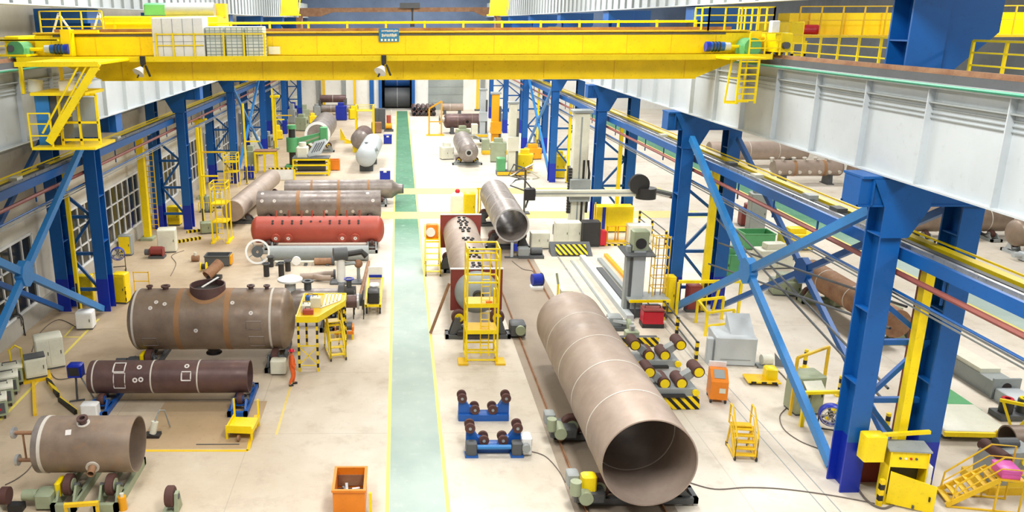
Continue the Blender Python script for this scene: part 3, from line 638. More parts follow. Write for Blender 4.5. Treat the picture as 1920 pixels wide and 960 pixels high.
def rotator(label, x, y, ang, Rr, zc, rw=.35, a=36, mat=SAGE, hub=None, ww=.28, motor=True, cat='pipe roller', blen=None, base_h=.22):
    """pipe rotator: base beam across the pipe axis (local y), a wheel on each side"""
    t = thing('pipe_rotator', label, cat, (x, y, 0), ang)
    sa, ca = math.sin(R(a)), math.cos(R(a)); yy = (Rr + rw + .03) * sa; zz = zc - (Rr + rw + .03) * ca; zz = max(zz, rw + .05); yy = math.sqrt(max((Rr + rw + .03) ** 2 - (zc - zz) ** 2, .04))
    bl = blen or yy + .75
    part(t, 'base', MB().bb(-.42, -bl, 0, -.26, bl, base_h).bb(.26, -bl, 0, .42, bl, base_h).bb(-.42, -bl, .02, .42, -bl + .16, base_h).bb(-.42, bl - .16, .02, .42, bl, base_h), mat)
    for s in (-1, 1):
        br = MB()
        for xx in (-.33, .25): br.prism([(xx, s * (yy - .22), base_h), (xx, s * (yy + .5), base_h), (xx, s * (yy + .2), zz + .08), (xx, s * (yy + .0), zz + .02)], (.08, 0, 0))
        br.bb(-.33, s * yy - .2, base_h, .33, s * yy + .2, base_h + .06)
        bk = part(t, 'bracket', br, mat)
        w = part(t, 'wheel', MB().lathe((-ww / 2, s * yy, zz), (1, 0, 0), [(0, rw * .55), (0, rw * .92), (.03, rw), (ww - .03, rw), (ww, rw * .92), (ww, rw * .55), (0, rw * .55)], 28), RUBBER, 'reddish worn roller')
        part(w, 'hub', MB().cyl((-ww / 2 - .03, s * yy, zz), (ww / 2 + .03, s * yy, zz), rw * .58, n=20), hub or mat)
        part(w, 'axle', MB().cyl((-.38, s * yy, zz), (.38, s * yy, zz), .07), GREYD)
    if motor:
        mo = part(t, 'gear_motor', MB().rbox(-1.0, -bl + .1, base_h * .3, -.42, -bl + .75, .62, .06), mat)
        part(mo, 'motor_body', MB().cyl((-1.5, -bl + .45, .42), (-1.0, -bl + .45, .42), .2, n=16), mat)
        part(mo, 'wheel_guard', MB().rbox(-.42, -yy - .3, zz - .3, -.22, -yy + .3, zz + .22, .05), YEL, 'yellow wheel guard')
    return t
# --- nearest vessel on the left, open at one end
x0, x1, Y, z, r = xcyl(82, 252, 779, 886, .75)
t, a, b, ax, L = pipe_thing('pressure_vessel', 'short wide brown vessel with open end on green rollers', 'vessel', (x0, Y, z), (x1, Y, z), r, PIPEB, ('dome', 'open'), (), th=.04, bulge=.28)
part(t, 'knuckle_band', MB().ring(a + ax * .05, ax, r - .01, r + .02, .12), SEAM, 'bright weld band'); part(t, 'head_rim', MB().ring(a - ax * .12, ax, r * .9, r + .012, .2), PIPEG)
n1 = nozzle(t, V(-.15, -.25, 2 * r - .06), (0, -.25, 1), .12, .25, PIPED); part(n1, 'ground_patch', MB().ring(V(-.15, -.25, 2 * r - .04), (0, -.25, 1), .13, .22, .03), SEAM)
n2 = nozzle(t, V(.28, -r * .96, r * .62), (.1, -1, -.25), .13, .34, RUST, False); part(n2, 'ground_patch', MB().ring(V(.28, -r * .965, r * .62), (.1, -1, -.25), .14, .23, .05), SEAM)
part(t, 'chalk_patch', MB().box(-.45, -r * .60, r + r * .80, .34, .26, .03).__class__().lathe(V(-.55, -r * .63, r + r * .785), (0, -.63, .78), [(0, .0), (0, .14), (.012, .14), (.012, 0)], 4), CHALK)
for zz in (.72, -.35): 
    nh = part(t, 'head_nozzle', MB().cyl(a + V(-.25, -.5, zz * r), a + V(-.85, -.5, zz * r), .07), RUST); part(nh, 'flange', MB().cyl(a + V(-.85, -.5, zz * r), a + V(-.95, -.5, zz * r), .2, n=18), CHROME)
part(t, 'head_pipe', MB().tube([a + V(-.6, -.5, .72 * r), a + V(-.6, -.5, -.35 * r)], .04), RUST)
part(t, 'inner_seam', MB().ring(b - ax * .7, ax, r - .055, r - .039, .04), SEAM)
V3 = (x0, x1, Y, z, r)
rotator('green pipe rotator with motor, under the domed end of the short vessel', x0 + .95, Y, 0, r, z, .38, 38, SAGE, None, .26, True, base_h=.3)
rotator('green idler rotator under the open end of the short vessel', x1 - .75, Y, 0, r, z, .38, 38, SAGE, None, .26, False, base_h=.3)
# --- long dark pipe on blue rollers
x0, x1, Y, z, r = xcyl(170, 467, 675, 737, .5)
t, a, b, ax, L = pipe_thing('steel_pipe', 'dark purple-brown pipe with white chalk marks on blue rollers', 'pipe', (x0, Y, z), (x1, Y, z), r, PIPED, ('cap', 'open'), (.03, .395, .685), th=.05)
def loop_on(t, r, zc, x_a, x_b, t0, t1, mat, w=.03, name='chalk_mark'):     # rectangle drawn on the shell between polar angles t0..t1 (0 = towards -y, 90 = up)
    def P(x, th): return V(x, -math.cos(R(th)) * (r + .006), zc + math.sin(R(th)) * (r + .006))
    pts = [P(x_a, t0 + (t1 - t0) * k / 5) for k in range(6)] + [P(x_b, t1 - (t1 - t0) * k / 5) for k in range(6)]; pts.append(pts[0])
    return part(t, name, MB().tube(pts, w, 5), mat, 'white chalk outline')
def xl(px): return x0 + (x1 - x0) * (px - 170) / (467 - 170) - (x0 + x1) / 2
loop_on(t, r, r, xl(217), xl(238), 40, 78, CHALK); loop_on(t, r, r, xl(219), xl(240), -18, 36, CHALK, .02); loop_on(t, r, r, xl(345), xl(362), 10, 40, CHALK)
for px, th in ((265, 58), (259, 12), (270, 14), (353, 62)):
    d = V(0, -math.cos(R(th)), math.sin(R(th))); part(t, 'chalk_ring', MB().ring(V(xl(px), 0, r) + d * (r + .004), d, .05, .11, .012, 14), CHALK)
V2 = (x0, x1, Y, z, r)
ra = rotator('blue pipe rotator with cream motor box under the chalk-marked pipe', x0 + .55, Y, 0, r, z, .26, 42, DBLUE, None, .24, False, blen=1.5)
part(ra, 'motor_box', MB().rbox(-.55, -1.75, .1, .15, -1.3, .72, .05), WHITE, 'cream motor box')
rotator('blue idler rotator under the open end of the chalk-marked pipe', x1 - .35, Y, 0, r, z, .26, 42, DBLUE, None, .24, False, blen=1.5)
# --- large brown vessel with big top opening
x0, x1, Y, z, r = xcyl(258, 530, 540, 655, .6)
t, a, b, ax, L = pipe_thing('pressure_vessel', 'largest brown vessel on the left with wide round top opening', 'vessel', (x0, Y, z), (x1, Y, z), r, PIPEB, ('dome', 'dome'), (), th=.05, bulge=.34)
for f, mt in ((.0, SEAM), (.93, SEAM)): part(t, 'weld_seam', MB().ring(a + ax * (L * f), ax, r - .01, r + .012, .1), mt, 'pale weld seam')
for f in (.3, .635): part(t, 'rust_band', MB().ring(a + ax * (L * f), ax, r - .01, r + .008, .26), RUSTBAND, 'orange rust band')
xn = yp(390, 545, Y).x - (x0 + x1) / 2
# saddle-cut opening standing on the top
vs = []; fs = []; N = 40; rn = .85
for i in range(N):
    th = 2 * PI * i / N; X_, Y_ = rn * math.cos(th), rn * math.sin(th)
    vs += [(xn + X_, Y_, 2 * r + .28), (xn + X_, Y_, r + math.sqrt(max(r * r - Y_ * Y_, 0)) - .04), (xn + X_ * .93, Y_ * .93, 2 * r + .28), (xn + X_ * .93, Y_ * .93, r + .6)]
for i in range(N):
    j = (i + 1) % N; fs += [(4 * i, 4 * j, 4 * j + 1, 4 * i + 1), (4 * i, 4 * i + 2, 4 * j + 2, 4 * j), (4 * i + 2, 4 * i + 3, 4 * j + 3, 4 * j + 2)]
on = part(t, 'top_opening', MB().add(vs, fs), PIPED, 'wide round opening'); part(on, 'dark_inside', MB().cyl((xn, 0, 2 * r + .015), (xn, 0, 2 * r + .03), rn * .92, n=36), BORE)
part(on, 'plank', MB().bar((xn - .12, -.6, 2 * r + .32), (xn + .35, .85, 2 * r + .36), .09, .04), WHITE, 'pale batten lying across the opening')
vs = []; fs = []                                             # ground rust collar on the shell round the opening
for i in range(N):
    for q in (rn * .99, rn * 1.2):
        th = 2 * PI * i / N; X_, Y_ = q * math.cos(th), q * math.sin(th); vs.append((xn + X_, Y_, r + math.sqrt(max((r + .008) ** 2 - Y_ * Y_, 0))))
for i in range(N): j = (i + 1) % N; fs.append((2 * i, 2 * j, 2 * j + 1, 2 * i + 1))
part(on, 'collar', MB().add(vs, fs), RUSTBAND, 'orange ground collar')
for px, rr in ((280, .1), (310, .14), (470, .12), (500, .1)): nozzle(t, V(yp(px, 545, Y).x - (x0 + x1) / 2, .1, 2 * r - .02), (0, 0, 1), rr, .2, PIPED, True)
for px, th in ((297, 40), (306, 52), (322, 48), (380, -2), (445, 50), (480, 30)):
    d = V(0, -math.cos(R(th)), math.sin(R(th))); part(t, 'chalk_ring', MB().ring(V(yp(px, 590, Y).x - (x0 + x1) / 2, 0, r) + d * (r + .004), d, .03, .1, .012, 12), CHALK)
for xa_, xb_, ta, tb in ((-3.1, -2.4, -38, -18), (2.0, 2.7, -40, -15), (1.9, 2.6, 0, 15)): loop_on(t, r, r, xa_, xb_, ta, tb, PIPEG, .018)
nozzle(t, V(0, -.2, .03), (0, 0, -1), .3, .2, DARK, False, True)
rotator('dark pipe rotator with yellow guard under the large brown vessel', x0 + .6, Y, 0, r, z, .36, 36, GREYD, None, .3, True)
rb = rotator('dark pipe rotator with cream box under the large brown vessel', x1 - .35, Y, 0, r, z, .36, 36, GREYD, None, .3, False)
part(rb, 'motor_box', MB().rbox(-.1, -2.15, .1, .62, -1.6, .75, .05), CREAM, 'cream motor box')
V1 = (x0, x1, Y, z, r)
# --- second pipe assembly behind it
x0, x1, Y, z, r = xcyl(440, 640, 541, 590, .6)
t, a, b, ax, L = pipe_thing('pressure_vessel', 'brown pipe with black end flange behind the yellow work platform', 'vessel', (x0, Y, z), (x1, Y, z), r, PIPEG, ('cap', 'open'), (), th=.05)
part(t, 'end_flange', MB().ring(b, ax, r * .5, r * 1.42, .3), DARK, 'black bolted end flange'); part(t, 'end_stub', MB().shell(b, b + ax * .9, r * .5, .04), PIPED)
part(t, 'end_rim', MB().ring(b + ax * .9, ax, r * .38, r * .62, .1), CHROME)
part(t, 'white_band', MB().ring(V(yp(545, 560, Y).x - (x0 + x1) / 2, 0, r), ax, r, r + .06, .16), WHITE, 'white stiffening band')
xd = yp(544, 530, Y).x - (x0 + x1) / 2
nd = part(t, 'manhole', MB().cyl((xd, 0, 2 * r - .05), (xd, 0, 2 * r + .5), .3, n=20), GREY); part(nd, 'dished_cover', MB().lathe((xd, 0, 2 * r + .5), (0, 0, 1), [(0, 0), (0, .68), (.1, .68), (.22, .4), (.26, 0)], 28), WHITE, 'white dished cover')
nozzle(t, V(xd + .95, 0, 2 * r - .02), (0, 0, 1), .2, .5, GREYD)
for xx in (x0 + 2.0, x1 - .7): rotator('small dark rotator under the black-flanged pipe, %s end' % ('manhole' if xx < x0 + 3 else 'flanged'), xx, Y, 0, r, z, .25, 36, GREYD, None, .2, False)
# --- red vessel and its neighbours
x0, x1, Y, z, r = xcyl(482, 708, 405, 455, .35)
t, a, b, ax, L = pipe_thing('pressure_vessel', 'long red-primed vessel with rows of black holes and red nozzles', 'vessel', (x0, Y, z), (x1, Y, z), r, REDP, ('dome', 'dome'), (), bulge=.5)
for k, px in enumerate((514, 532, 550, 567, 585, 602, 620, 638, 656, 673)):
    xx = yp(px, 418, Y).x - (x0 + x1) / 2
    for th in (52, 40) if k not in (4, 5) else (50,):
        d = V(0, -math.cos(R(th)), math.sin(R(th))); part(t, 'port', MB().cyl(V(xx, 0, r) + d * (r - .02), V(xx, 0, r) + d * (r + .02), .09, n=12), BORE, 'black port hole')
for px in (517, 542, 565, 585, 607, 630, 650, 674):
    xx = yp(px, 402, Y).x - (x0 + x1) / 2; nozzle(t, V(xx, .1, 2 * r - .02), (0, .1, 1), .06, .45, REDP, False)
for px in (522, 545, 644, 668):
    xx = yp(px, 450, Y).x - (x0 + x1) / 2; d = V(0, -.96, -.28); nz = nozzle(t, V(xx, 0, r) + d * (r - .02), d, .2, .3, REDP, True, True); part(nz, 'bolt_circle', MB().ring(V(xx, 0, r) + d * (r + .33), d, .05, .13, .03, 14), WHITE)
for xx in (x0 + .9, x1 - .4): rotator('grey roller stand under the red vessel, %s end' % ('wall' if xx < x0 + 2 else 'aisle'), xx, Y, 0, r, z, .2, 52, GREYM, None, .2, False, blen=1.9)
x0, x1, Y, z, r = xcyl(484, 714, 357, 407, .4)
t, a, b, ax, L = pipe_thing('steel_pipe', 'thick brown pipe directly behind the red vessel with drilled row', 'pipe', (x0, Y, z), (x1, Y, z), r, PIPEG, ('cap', 'open'), (), th=.06)
for f in (.33, .66): part(t, 'rust_band', MB().ring(a + ax * (L * f), ax, r - .01, r + .008, .3), RUSTBAND)
for px in (530, 578, 614, 663):
    d = V(0, -.93, -.37); xx = yp(px, 390, Y).x - (x0 + x1) / 2; part(t, 'stub', MB().cyl(V(xx, 0, r) + d * (r - .02), V(xx, 0, r) + d * (r + .06), .13, n=14), SEAM)
for k in range(8):
    d = V(0, -.72, -.69); part(t, 'port', MB().cyl(V(-4 + k * 1.15, 0, r) + d * (r - .02), V(-4 + k * 1.15, 0, r) + d * (r + .015), .13, n=12), BORE)
for px, th in ((495, 62), (690, 62), (495, 25), (518, 25), (700, 25)):
    d = V(0, -math.cos(R(th)), math.sin(R(th))); part(t, 'chalk_ring', MB().ring(V(yp(px, 380, Y).x - (x0 + x1) / 2, 0, r) + d * (r + .004), d, .04, .14, .012, 12), CHALK)
for xx in (x0 + .9, x1 - .9): rotator('grey roller stand under the thick brown pipe, %s end' % ('wall' if xx < x0 + 1 else 'aisle'), xx, Y, 0, r, z, .22, 50, GREYM, None, .2, False, blen=1.9)
x0, x1, Y, z, r = xcyl(535, 735, 337, 372, .5)
t, a, b, ax, L = pipe_thing('steel_pipe', 'slimmer grey-brown pipe with conical end, rearmost of the pipe rows', 'pipe', (x0, Y, z), (x1, Y, z), r, PIPEG, ('cap', 'cone'), (.25, .5, .78), RUSTBAND, sw=.2)
part(t, 'nose_flange', MB().ring(b + ax * (r * 1.15), ax, .1, .42, .16), GREYD)
for xx in (x0 + 1.2, x1 - .9): rotator('grey roller stand under the conical-ended pipe, %s end' % ('wall' if xx < x0 + 2 else 'aisle'), xx, Y, 0, r, z, .25, 46, GREYM, None, .2, False)
# grey cylinder lying in front of the red vessel
yg = 55.2; rg = .52
x0 = yp(505, 468, yg).x; x1 = yp(690, 468, yg).x
t, a, b, ax, L = pipe_thing('grey_cylinder', 'long grey cylinder lying on the floor in front of the red vessel', 'pipe', (x0, yg, rg), (x1, yg, rg), rg, GREYM, ('open', 'cap'))
part(t, 'end_flange', MB().ring(a, ax, rg * .8, rg + .0, .1), WHITE)
p = fp(483, 496); t = thing('flange_ring', 'white flange ring leaning beside the grey cylinder end', 'flange', (p.x, p.y, 0))
part(t, 'rim', MB().ring((0, .2, .86), (.35, -1, .25), .72, .86, .12, 40), WHITE); part(t, 'hub_plate', MB().ring((0, .2, .86), (.35, -1, .25), .1, .4, .1), GREYD)
for k in range(4):
    u = V(1, .35, 0).normalized(); w_ = V(0, .24, .97); d = u * math.cos(k * PI / 2 + .5) + w_ * math.sin(k * PI / 2 + .5); part(t, 'spoke', MB().bar(V(0, .2, .86) + d * .35, V(0, .2, .86) + d * .75, .06), GREYM)
# slanted pipe by the left columns
p0 = V(fp(452, 412).x, 64.4, 1.45); p1 = V(-12.4, 79, 1.45)
t, a, b, ax, L = pipe_thing('steel_pipe', 'grey-brown pipe lying along the bay beside the yellow scaffold', 'pipe', p0, p1, .85, PIPE, ('cap', 'cap'), (.02, .5), SEAM)
sl_rz = math.atan2(p1.y - p0.y, p1.x - p0.x)
rotator('small rotator under the pipe beside the scaffold', p0.x + (p1.x - p0.x) * 2.1 / 14.6, 66.5, sl_rz, .85, 1.45, .25, 36, GREYD, None, .2, False)
rotator('small rotator under the rear end of the pipe by the scaffold', p1.x - (p1.x - p0.x) * 2 / 14.6, 77, sl_rz, .85, 1.45, .25, 36, GREYD, None, .2, False)
# --- the big pipe on the right
X_, zc, Rb = 8.13, 2.12, 1.58
yA = yp(1212, 868, 24).y; 
p0 = V(X_, 23.9, zc); p1 = V(X_, 36.9, zc)
t, a, b, ax, L = pipe_thing('steel_pipe', 'huge tan pipe with open mouth on rail rollers, largest pipe here', 'pipe', p0, p1, Rb, PIPE, ('open', 'open'), (.17, .37, .57, .78), SEAM, th=.045, n=80, sw=.055)
part(t, 'inner_seam', MB().ring(a + ax * (L * .17), ax, Rb - .058, Rb - .044, .05, 80), SEAM, 'bright inner weld')
for i, y in enumerate((25.1, 29.6)):
    rt = rotator('dark motor roller on rails under the %s of the huge tan pipe' % ('mouth' if i == 0 else 'middle'), X_, y, PI / 2, Rb, zc - .105, .42, 38, GREYD, SAGE, .34, False, blen=2.05); rt.location.z = .105
    # local +y points to -x of the hall
    mo = part(rt, 'drive_gearbox', MB().rbox(-.7, 1.2, .24, .3, 2.25, .62, .06), GREYD)
    part(mo, 'motor_body', MB().cyl((-.9, 1.9, .5), (-.2, 1.9, .5), .24, n=16), SAGE); part(mo, 'motor_body', MB().cyl((-.75, 2.25, .62), (-.75, 2.25, 1.1), .19, n=16), SAGE)
    part(mo, 'brake_box', MB().rbox(-.2, 2.0, .55, .3, 2.4, 1.0, .04), GREYM)
    if i == 0: part(rt, 'wheel_guard', MB().rbox(-.62, 1.5, .42, -.2, 2.0, 1.18, .06), YEL, 'yellow wheel guard')
    part(rt, 'rail_wheel', MB().cyl((-.6, 1.83, .2), (-.4, 1.83, .2), .16, n=16), RUST); part(rt, 'rail_wheel', MB().cyl((.4, 1.83, .2), (.6, 1.83, .2), .16, n=16), RUST)
for xr, nm in ((6.3, 'left'), (8.98, 'right')):
    single('floor_rail', MB().bb(-.06, 0, 0, .06, 41, .03).bb(-.025, 0, .03, .025, 41, .1), RUST, 'rusty floor rail under the huge tan pipe, on its %s side' % nm, 'rail', (xr, 14, 0))
# --- vessel with square plates behind the yellow tower
zc, Rv = 2.2, 1.17
t, a, b, ax, L = pipe_thing('pressure_vessel', 'tan vessel with square maroon end plates and rows of ports', 'vessel', (4.08, 41.5, zc), (4.15, 54.2, zc), Rv, PIPE, ('open', 'open'), (.25, .5, .75), SEAM, n=56, sw=.03)
part(t, 'domed_head', MB().lathe(a, -ax, [(0, Rv)] + [(Rv * .85 * math.sin(k * PI / 18), Rv * math.cos(k * PI / 18)) for k in range(1, 9)] + [(Rv * .85, 0)], 48), GREYM, 'grey domed head')
part(t, 'head_nozzle', MB().shell(a + V(0, -.9, .1), a + V(0, -1.25, .1), .28, .05, 20), DARK)
for p in (a, b):
    pl = part(t, 'square_plate', MB().box(p.x, p.y, Rv + .1, 2.75, .07, 2.3), MAROON, 'square maroon plate'); part(pl, 'top_edge', MB().box(p.x, p.y, Rv + 1.27, 2.8, .14, .06), WHITE)
random.seed(11)
for k, yy in enumerate((.5, .9, 1.3, 2.6, 3.0, 3.4, 3.8, 4.4, 6.3, 6.7, 8.4, 8.8, 9.3, 10.0, 10.5, 11.0, 11.4, 12.1)):
    for th in ((82, 98) if k % 3 else (76, 90, 103)):
        d = V(math.cos(R(th - 4)), 0, math.sin(R(th - 4))); p = V(a.x, a.y + yy, Rv); part(t, 'port', MB().cyl(p + d * (Rv - .02), p + d * (Rv + .09), .1, n=12), DARK)
rv = rotator('dark rotator with slanted yellow wheels under the domed vessel', 4.1, 40.6, PI / 2, Rv - .12, zc, .4, 42, GREYD, YEL, .3, False, blen=1.7)
part(rv, 'drive_gearbox', MB().rbox(-.4, -2.5, .15, .5, -1.7, .8, .06), GREYD); part(rv, 'motor_body', MB().cyl((-.55, -2.2, .5), (.5, -2.2, .5), .26, n=16), SAGE)
part(rv, 'drive_gearbox', MB().rbox(-.5, -1.1, .22, .5, 1.1, .5, .05), DARK)
rotator('dark rotator under the rear plate of the domed vessel', 4.14, 52.4, PI / 2, Rv, zc, .35, 38, GREYD, None, .3, False, blen=1.2)
# --- grey open-mouthed pipe on the right of it
t, a, b, ax, L = pipe_thing('steel_pipe', 'grey pipe with dark open mouth facing the camera by the welding boom', 'pipe', (7.9, 56, 2.25), (7.9, 67, 2.25), 1.2, PIPEG, ('open', 'open'), (.3, .6), SEAM, th=.07, n=56)
part(t, 'mouth_rim', MB().ring(a, ax, 1.1, 1.215, .05, 56), CHROME)
rotator('dark rotator under the mouth of the grey pipe', 7.9, 58.2, PI / 2, 1.2, 2.25, .4, 38, GREYD, None, .35, False, blen=1.6)
rotator('dark rotator under the far end of the grey pipe', 7.9, 65.2, PI / 2, 1.2, 2.25, .4, 38, GREYD, None, .35, False, blen=2.2)
t = thing('pipe_prop', 'pale T-foot prop under the mouth of the grey pipe', 'prop', (7.9, 55.6, 0))
part(t, 'post', MB().box(0, 0, .55, .18, .18, 1.1), GREY); part(t, 'foot', MB().box(0, 0, .04, 1.0, .3, .08), GREYD); part(t, 'jack', MB().box(.25, 0, .75, .22, .2, .5), NAVY)
# --- right bay pipes
x0, x1, Y, z, r = xcyl(1395, 1478, 270, 305, .8)
pipe_thing('steel_pipe', 'pale brown pipe far in the right bay, rear one of two', 'pipe', (x0 - 3, Y + 2, z), (x1 + 3, Y + 2, z), r, PIPE, ('cap', 'cap'), (.4, .7))
x0, x1, Y, z, r = xcyl(1452, 1575, 300, 330, .8)
t, a, b, ax, L = pipe_thing('pressure_vessel', 'brown vessel studded with pale nozzles far in the right bay', 'vessel', (x0, Y, z), (x1, Y, z), r, PIPE, ('cap', 'dome'), (.3, .75), RUSTBAND, sw=.3)
for k in range(7): nozzle(t, V(-3.6 + k * 1.1, -.1, 2 * r - .02), (0, -.1, 1), .14, .3, SEAM, True, True)
for k in range(8):
    d = V(0, -.96, -.28); nozzle(t, V(-4 + k * 1.0, 0, r) + d * (r - .02), d, .13, .2, SEAM, False, True)
x0, x1, Y, z, r = xcyl(1560, 1680, 302, 338, .8)
pipe_thing('steel_pipe', 'dark brown pipe in the right bay beyond the nozzle vessel', 'pipe', (x0 + 2.4, Y + .5, z), (x1 + 1.5, Y + .5, z), r, PIPEB, ('cap', 'cap'), (.5,))
x0, x1, Y, z, r = xcyl(1722, 1905, 392, 440, .5)
pipe_thing('steel_pipe', 'brown pipe seen under the near right girder', 'pipe', (x0, Y + 1, z), (x1, Y + 1, z), r, PIPEB, ('open', 'dome'), (.3, .62, .8), SEAM)
for xx, nm in ((x0 + 1, 'left'), (x1 - 1.3, 'right')): rotator('grey roller stand under the pipe below the right girder, %s one' % nm, xx, Y + 1, 0, r, z, .3, 40, GREYM, None, .3, False)
p = fp(1905, 480); pipe_thing('steel_pipe', 'brown pipe end at the edge of the right bay on grey roller', 'pipe', (p.x - .3, p.y, 1.7), (p.x + 5, p.y, 1.7), .95, PIPEB, ('dome', 'cap'), (.2,))
rotator('pale grey roller at the edge of the right bay', p.x + .4, p.y, 0, .95, 1.7, .3, 40, GREY, None, .3, True)
t, a, b, ax, L = pipe_thing('steel_pipe', 'rusty pipe behind the big X-brace pointing away down the right bay', 'pipe', (24.75, 38.4, 1.45), (24.75, 47.8, 1.45), .74, RUST, ('cap', 'open'), (.12, .4, .72), SEAM)
part(t, 'end_band', MB().ring(b - ax * .3, ax, .73, .76, .5), SEAM)
for y, nm in ((39.2, 'near'), (45.6, 'far')): rotator('sage rotator under the rusty right-bay pipe, %s end' % nm, 24.75, y + .3, PI / 2, .74, 1.45, .3, 40, SAGE, None, .3, y > 40, blen=1.15)
# --- far vessels in the middle
t, a, b, ax, L = pipe_thing('pressure_vessel', 'small brown vessel with round nose hole far down the right of the aisle', 'vessel', (fp(874, 305).x, 93.5, 1.7), (fp(874, 305).x, 103, 1.7), 1.15, PIPEG, ('dome', 'cap'), (.3, .6), SEAM, bulge=.6)
part(t, 'nose_ring', MB().ring(a + V(0, -.66, 0), (0, 1, 0), .25, .4, .3, 20), CHROME); part(t, 'nose_hole', MB().cyl(a + V(0, -.75, 0), a + V(0, -.5, 0), .26, n=18), BORE)
rotator('rotator with yellow wheels under the round-nosed vessel', fp(874, 305).x, 95, PI / 2, 1.15, 1.7, .35, 40, GREYM, YEL, .3, False)
x0, x1, Y, z, r = xcyl(838, 905, 213, 240, .8)
t, a, b, ax, L = pipe_thing('pressure_vessel', 'dark brown vessel lying crosswise far right of the green aisle', 'vessel', (x0, Y, z), (x1, Y, z), r, PIPED, ('dome', 'dome'), (.3, .7), PIPEB)
nozzle(t, a + V(-.3, -.3, .2), (-1, -.2, 0), .4, .8, CHROME); nozzle(t, V(.3, -r + .02, r), (0, -1, 0), .3, .3, PIPED, True)
x0, x1, Y, z, r = xcyl(600, 648, 178, 192, 2.2)
pipe_thing('steel_pipe', 'dark pipe stacked on another near the far wall, upper one', 'pipe', (x0, Y, z), (x1, Y, z), r, PIPED, ('cap', 'cap'), (.5,))
xq0, xq1 = x0, x1
pipe_thing('steel_pipe', 'dark grey pipe near the far wall, lower one of two', 'pipe', (xq0, Y - .3, r + .5), (xq1 + 2, Y - .3, r + .5), r, PIPEG, ('cap', 'dome'), (.3, .6))
t = thing('pipe_rack', 'dark rack between the two stacked pipes at the far wall', 'rack', ((xq0 + xq1) / 2, Y, 0))
for k in (-2.2, 2.2): part(t, 'post', MB().box(k, -.2, .25, .4, 2.4, .5).box(k, 1.5, 1.4, .4, .3, 2.8).box(k, -2.0, 1.4, .4, .3, 2.8), GREYD); part(t, 'crossbar', MB().box(k, -.2, r * 2 + .62, .4, 3.8, .22), GREYD)
t, a, b, ax, L = pipe_thing('pressure_vessel', 'white-rimmed pipe end facing the camera left of the far yellow frame', 'vessel', (fp(618, 253).x, 103.5, 2.4), (fp(618, 253).x, 116, 2.4), 1.55, PIPEG, ('cap', 'cap'), (.4,), SEAM)
part(t, 'end_rim', MB().ring(a, ax, 1.3, 1.62, .2), WHITE)
rotator('rotator with yellow wheels under the white-rimmed pipe', fp(618, 253).x, 105.2, PI / 2, 1.55, 2.4, .4, 38, GREYM, YEL, .4, False)
t = thing('steel_pipe', 'dark round vessel inside the tall yellow frame, far left of aisle', 'vessel', (fp(683, 262).x, 104, .5))
part(t, 'shell', MB().cyl((0, 0, 1.2), (.3, 5, 1.2), 1.2, n=32), PIPED); part(t, 'end_dome', MB().lathe((0, 0, 1.2), (0, -1, 0), [(0, 1.2), (.3, .9), (.45, .5), (.5, 0)], 32), PIPEG)
part(t, 'cradle', MB().box(0, .8, -.1, 2.0, .6, .8).box(0, 4, -.1, 2.0, .6, .8), YEL)
# white tank standing on end cradle
pb = fp(686, 326); tc = V(fp(686, 326).x, pb.y + 1.0, 1.75)
t = thing('white_tank', 'white domed tank lying on a dark cradle left of the green aisle', 'tank', (tc.x, tc.y, 0))
part(t, 'shell', MB().cyl((0, 0, 1.75), (.5, 9.0, 1.95), 1.15, n=40), GREY); part(t, 'domed_head', MB().lathe((0, 0, 1.75), (-.05, -1, -.03), [(0, 1.15), (.35, 1.05), (.65, .75), (.82, .35), (.86, 0)], 40), GREY)
part(t, 'cradle', MB().box(0, .8, .35, 1.5, .5, .7).box(.3, 5.5, .35, 1.5, .5, .7), GREYD)
nozzle(t, V(.95, .6, 2.35), (1, 0, .4), .18, .35, GREYM); nozzle(t, V(0, 1.8, 2.85), (0, 0, 1), .14, .25, GREYM)
# vessels in the dark doorway
for k, (px, py, rr, mt) in enumerate(((744, 190, 1.9, GREYD), (744, 170, 2.0, DBLUE))):
    pipe_thing('steel_pipe', ('dark' if k == 0 else 'slate-blue') + ' pipe stacked in the open doorway of the far wall', 'pipe', (yp(722, py, 161).x, 161 + k * .5, 2.0 + k * 4.05), (yp(768, py, 161).x, 161 + k * .5, 2.0 + k * 4.05), rr, mt, ('cap', 'cap'), (.5,))
# bundle of dark pipes right of the aisle end
for k in range(10):
    o = single('steel_pipe', MB().shell((0, 0, 0), (0, 6, 0), .42, .08, 20), PIPED, 'dark pipe end in the low stack at the far right of the aisle', 'pipe', (fp(775, 210).x + (k % 5) * .86, 146, .425 + (k // 5) * .845), group='pipe ends stacked by the far end of the aisle')
x0, x1, Y, z, r = xcyl(828, 868, 194, 208, .6)
pipe_thing('steel_pipe', 'pale pipe lying before the grey far door', 'pipe', (x0, Y, z), (x1, Y, z), r, PIPE, ('cap', 'cap'), (.4,))

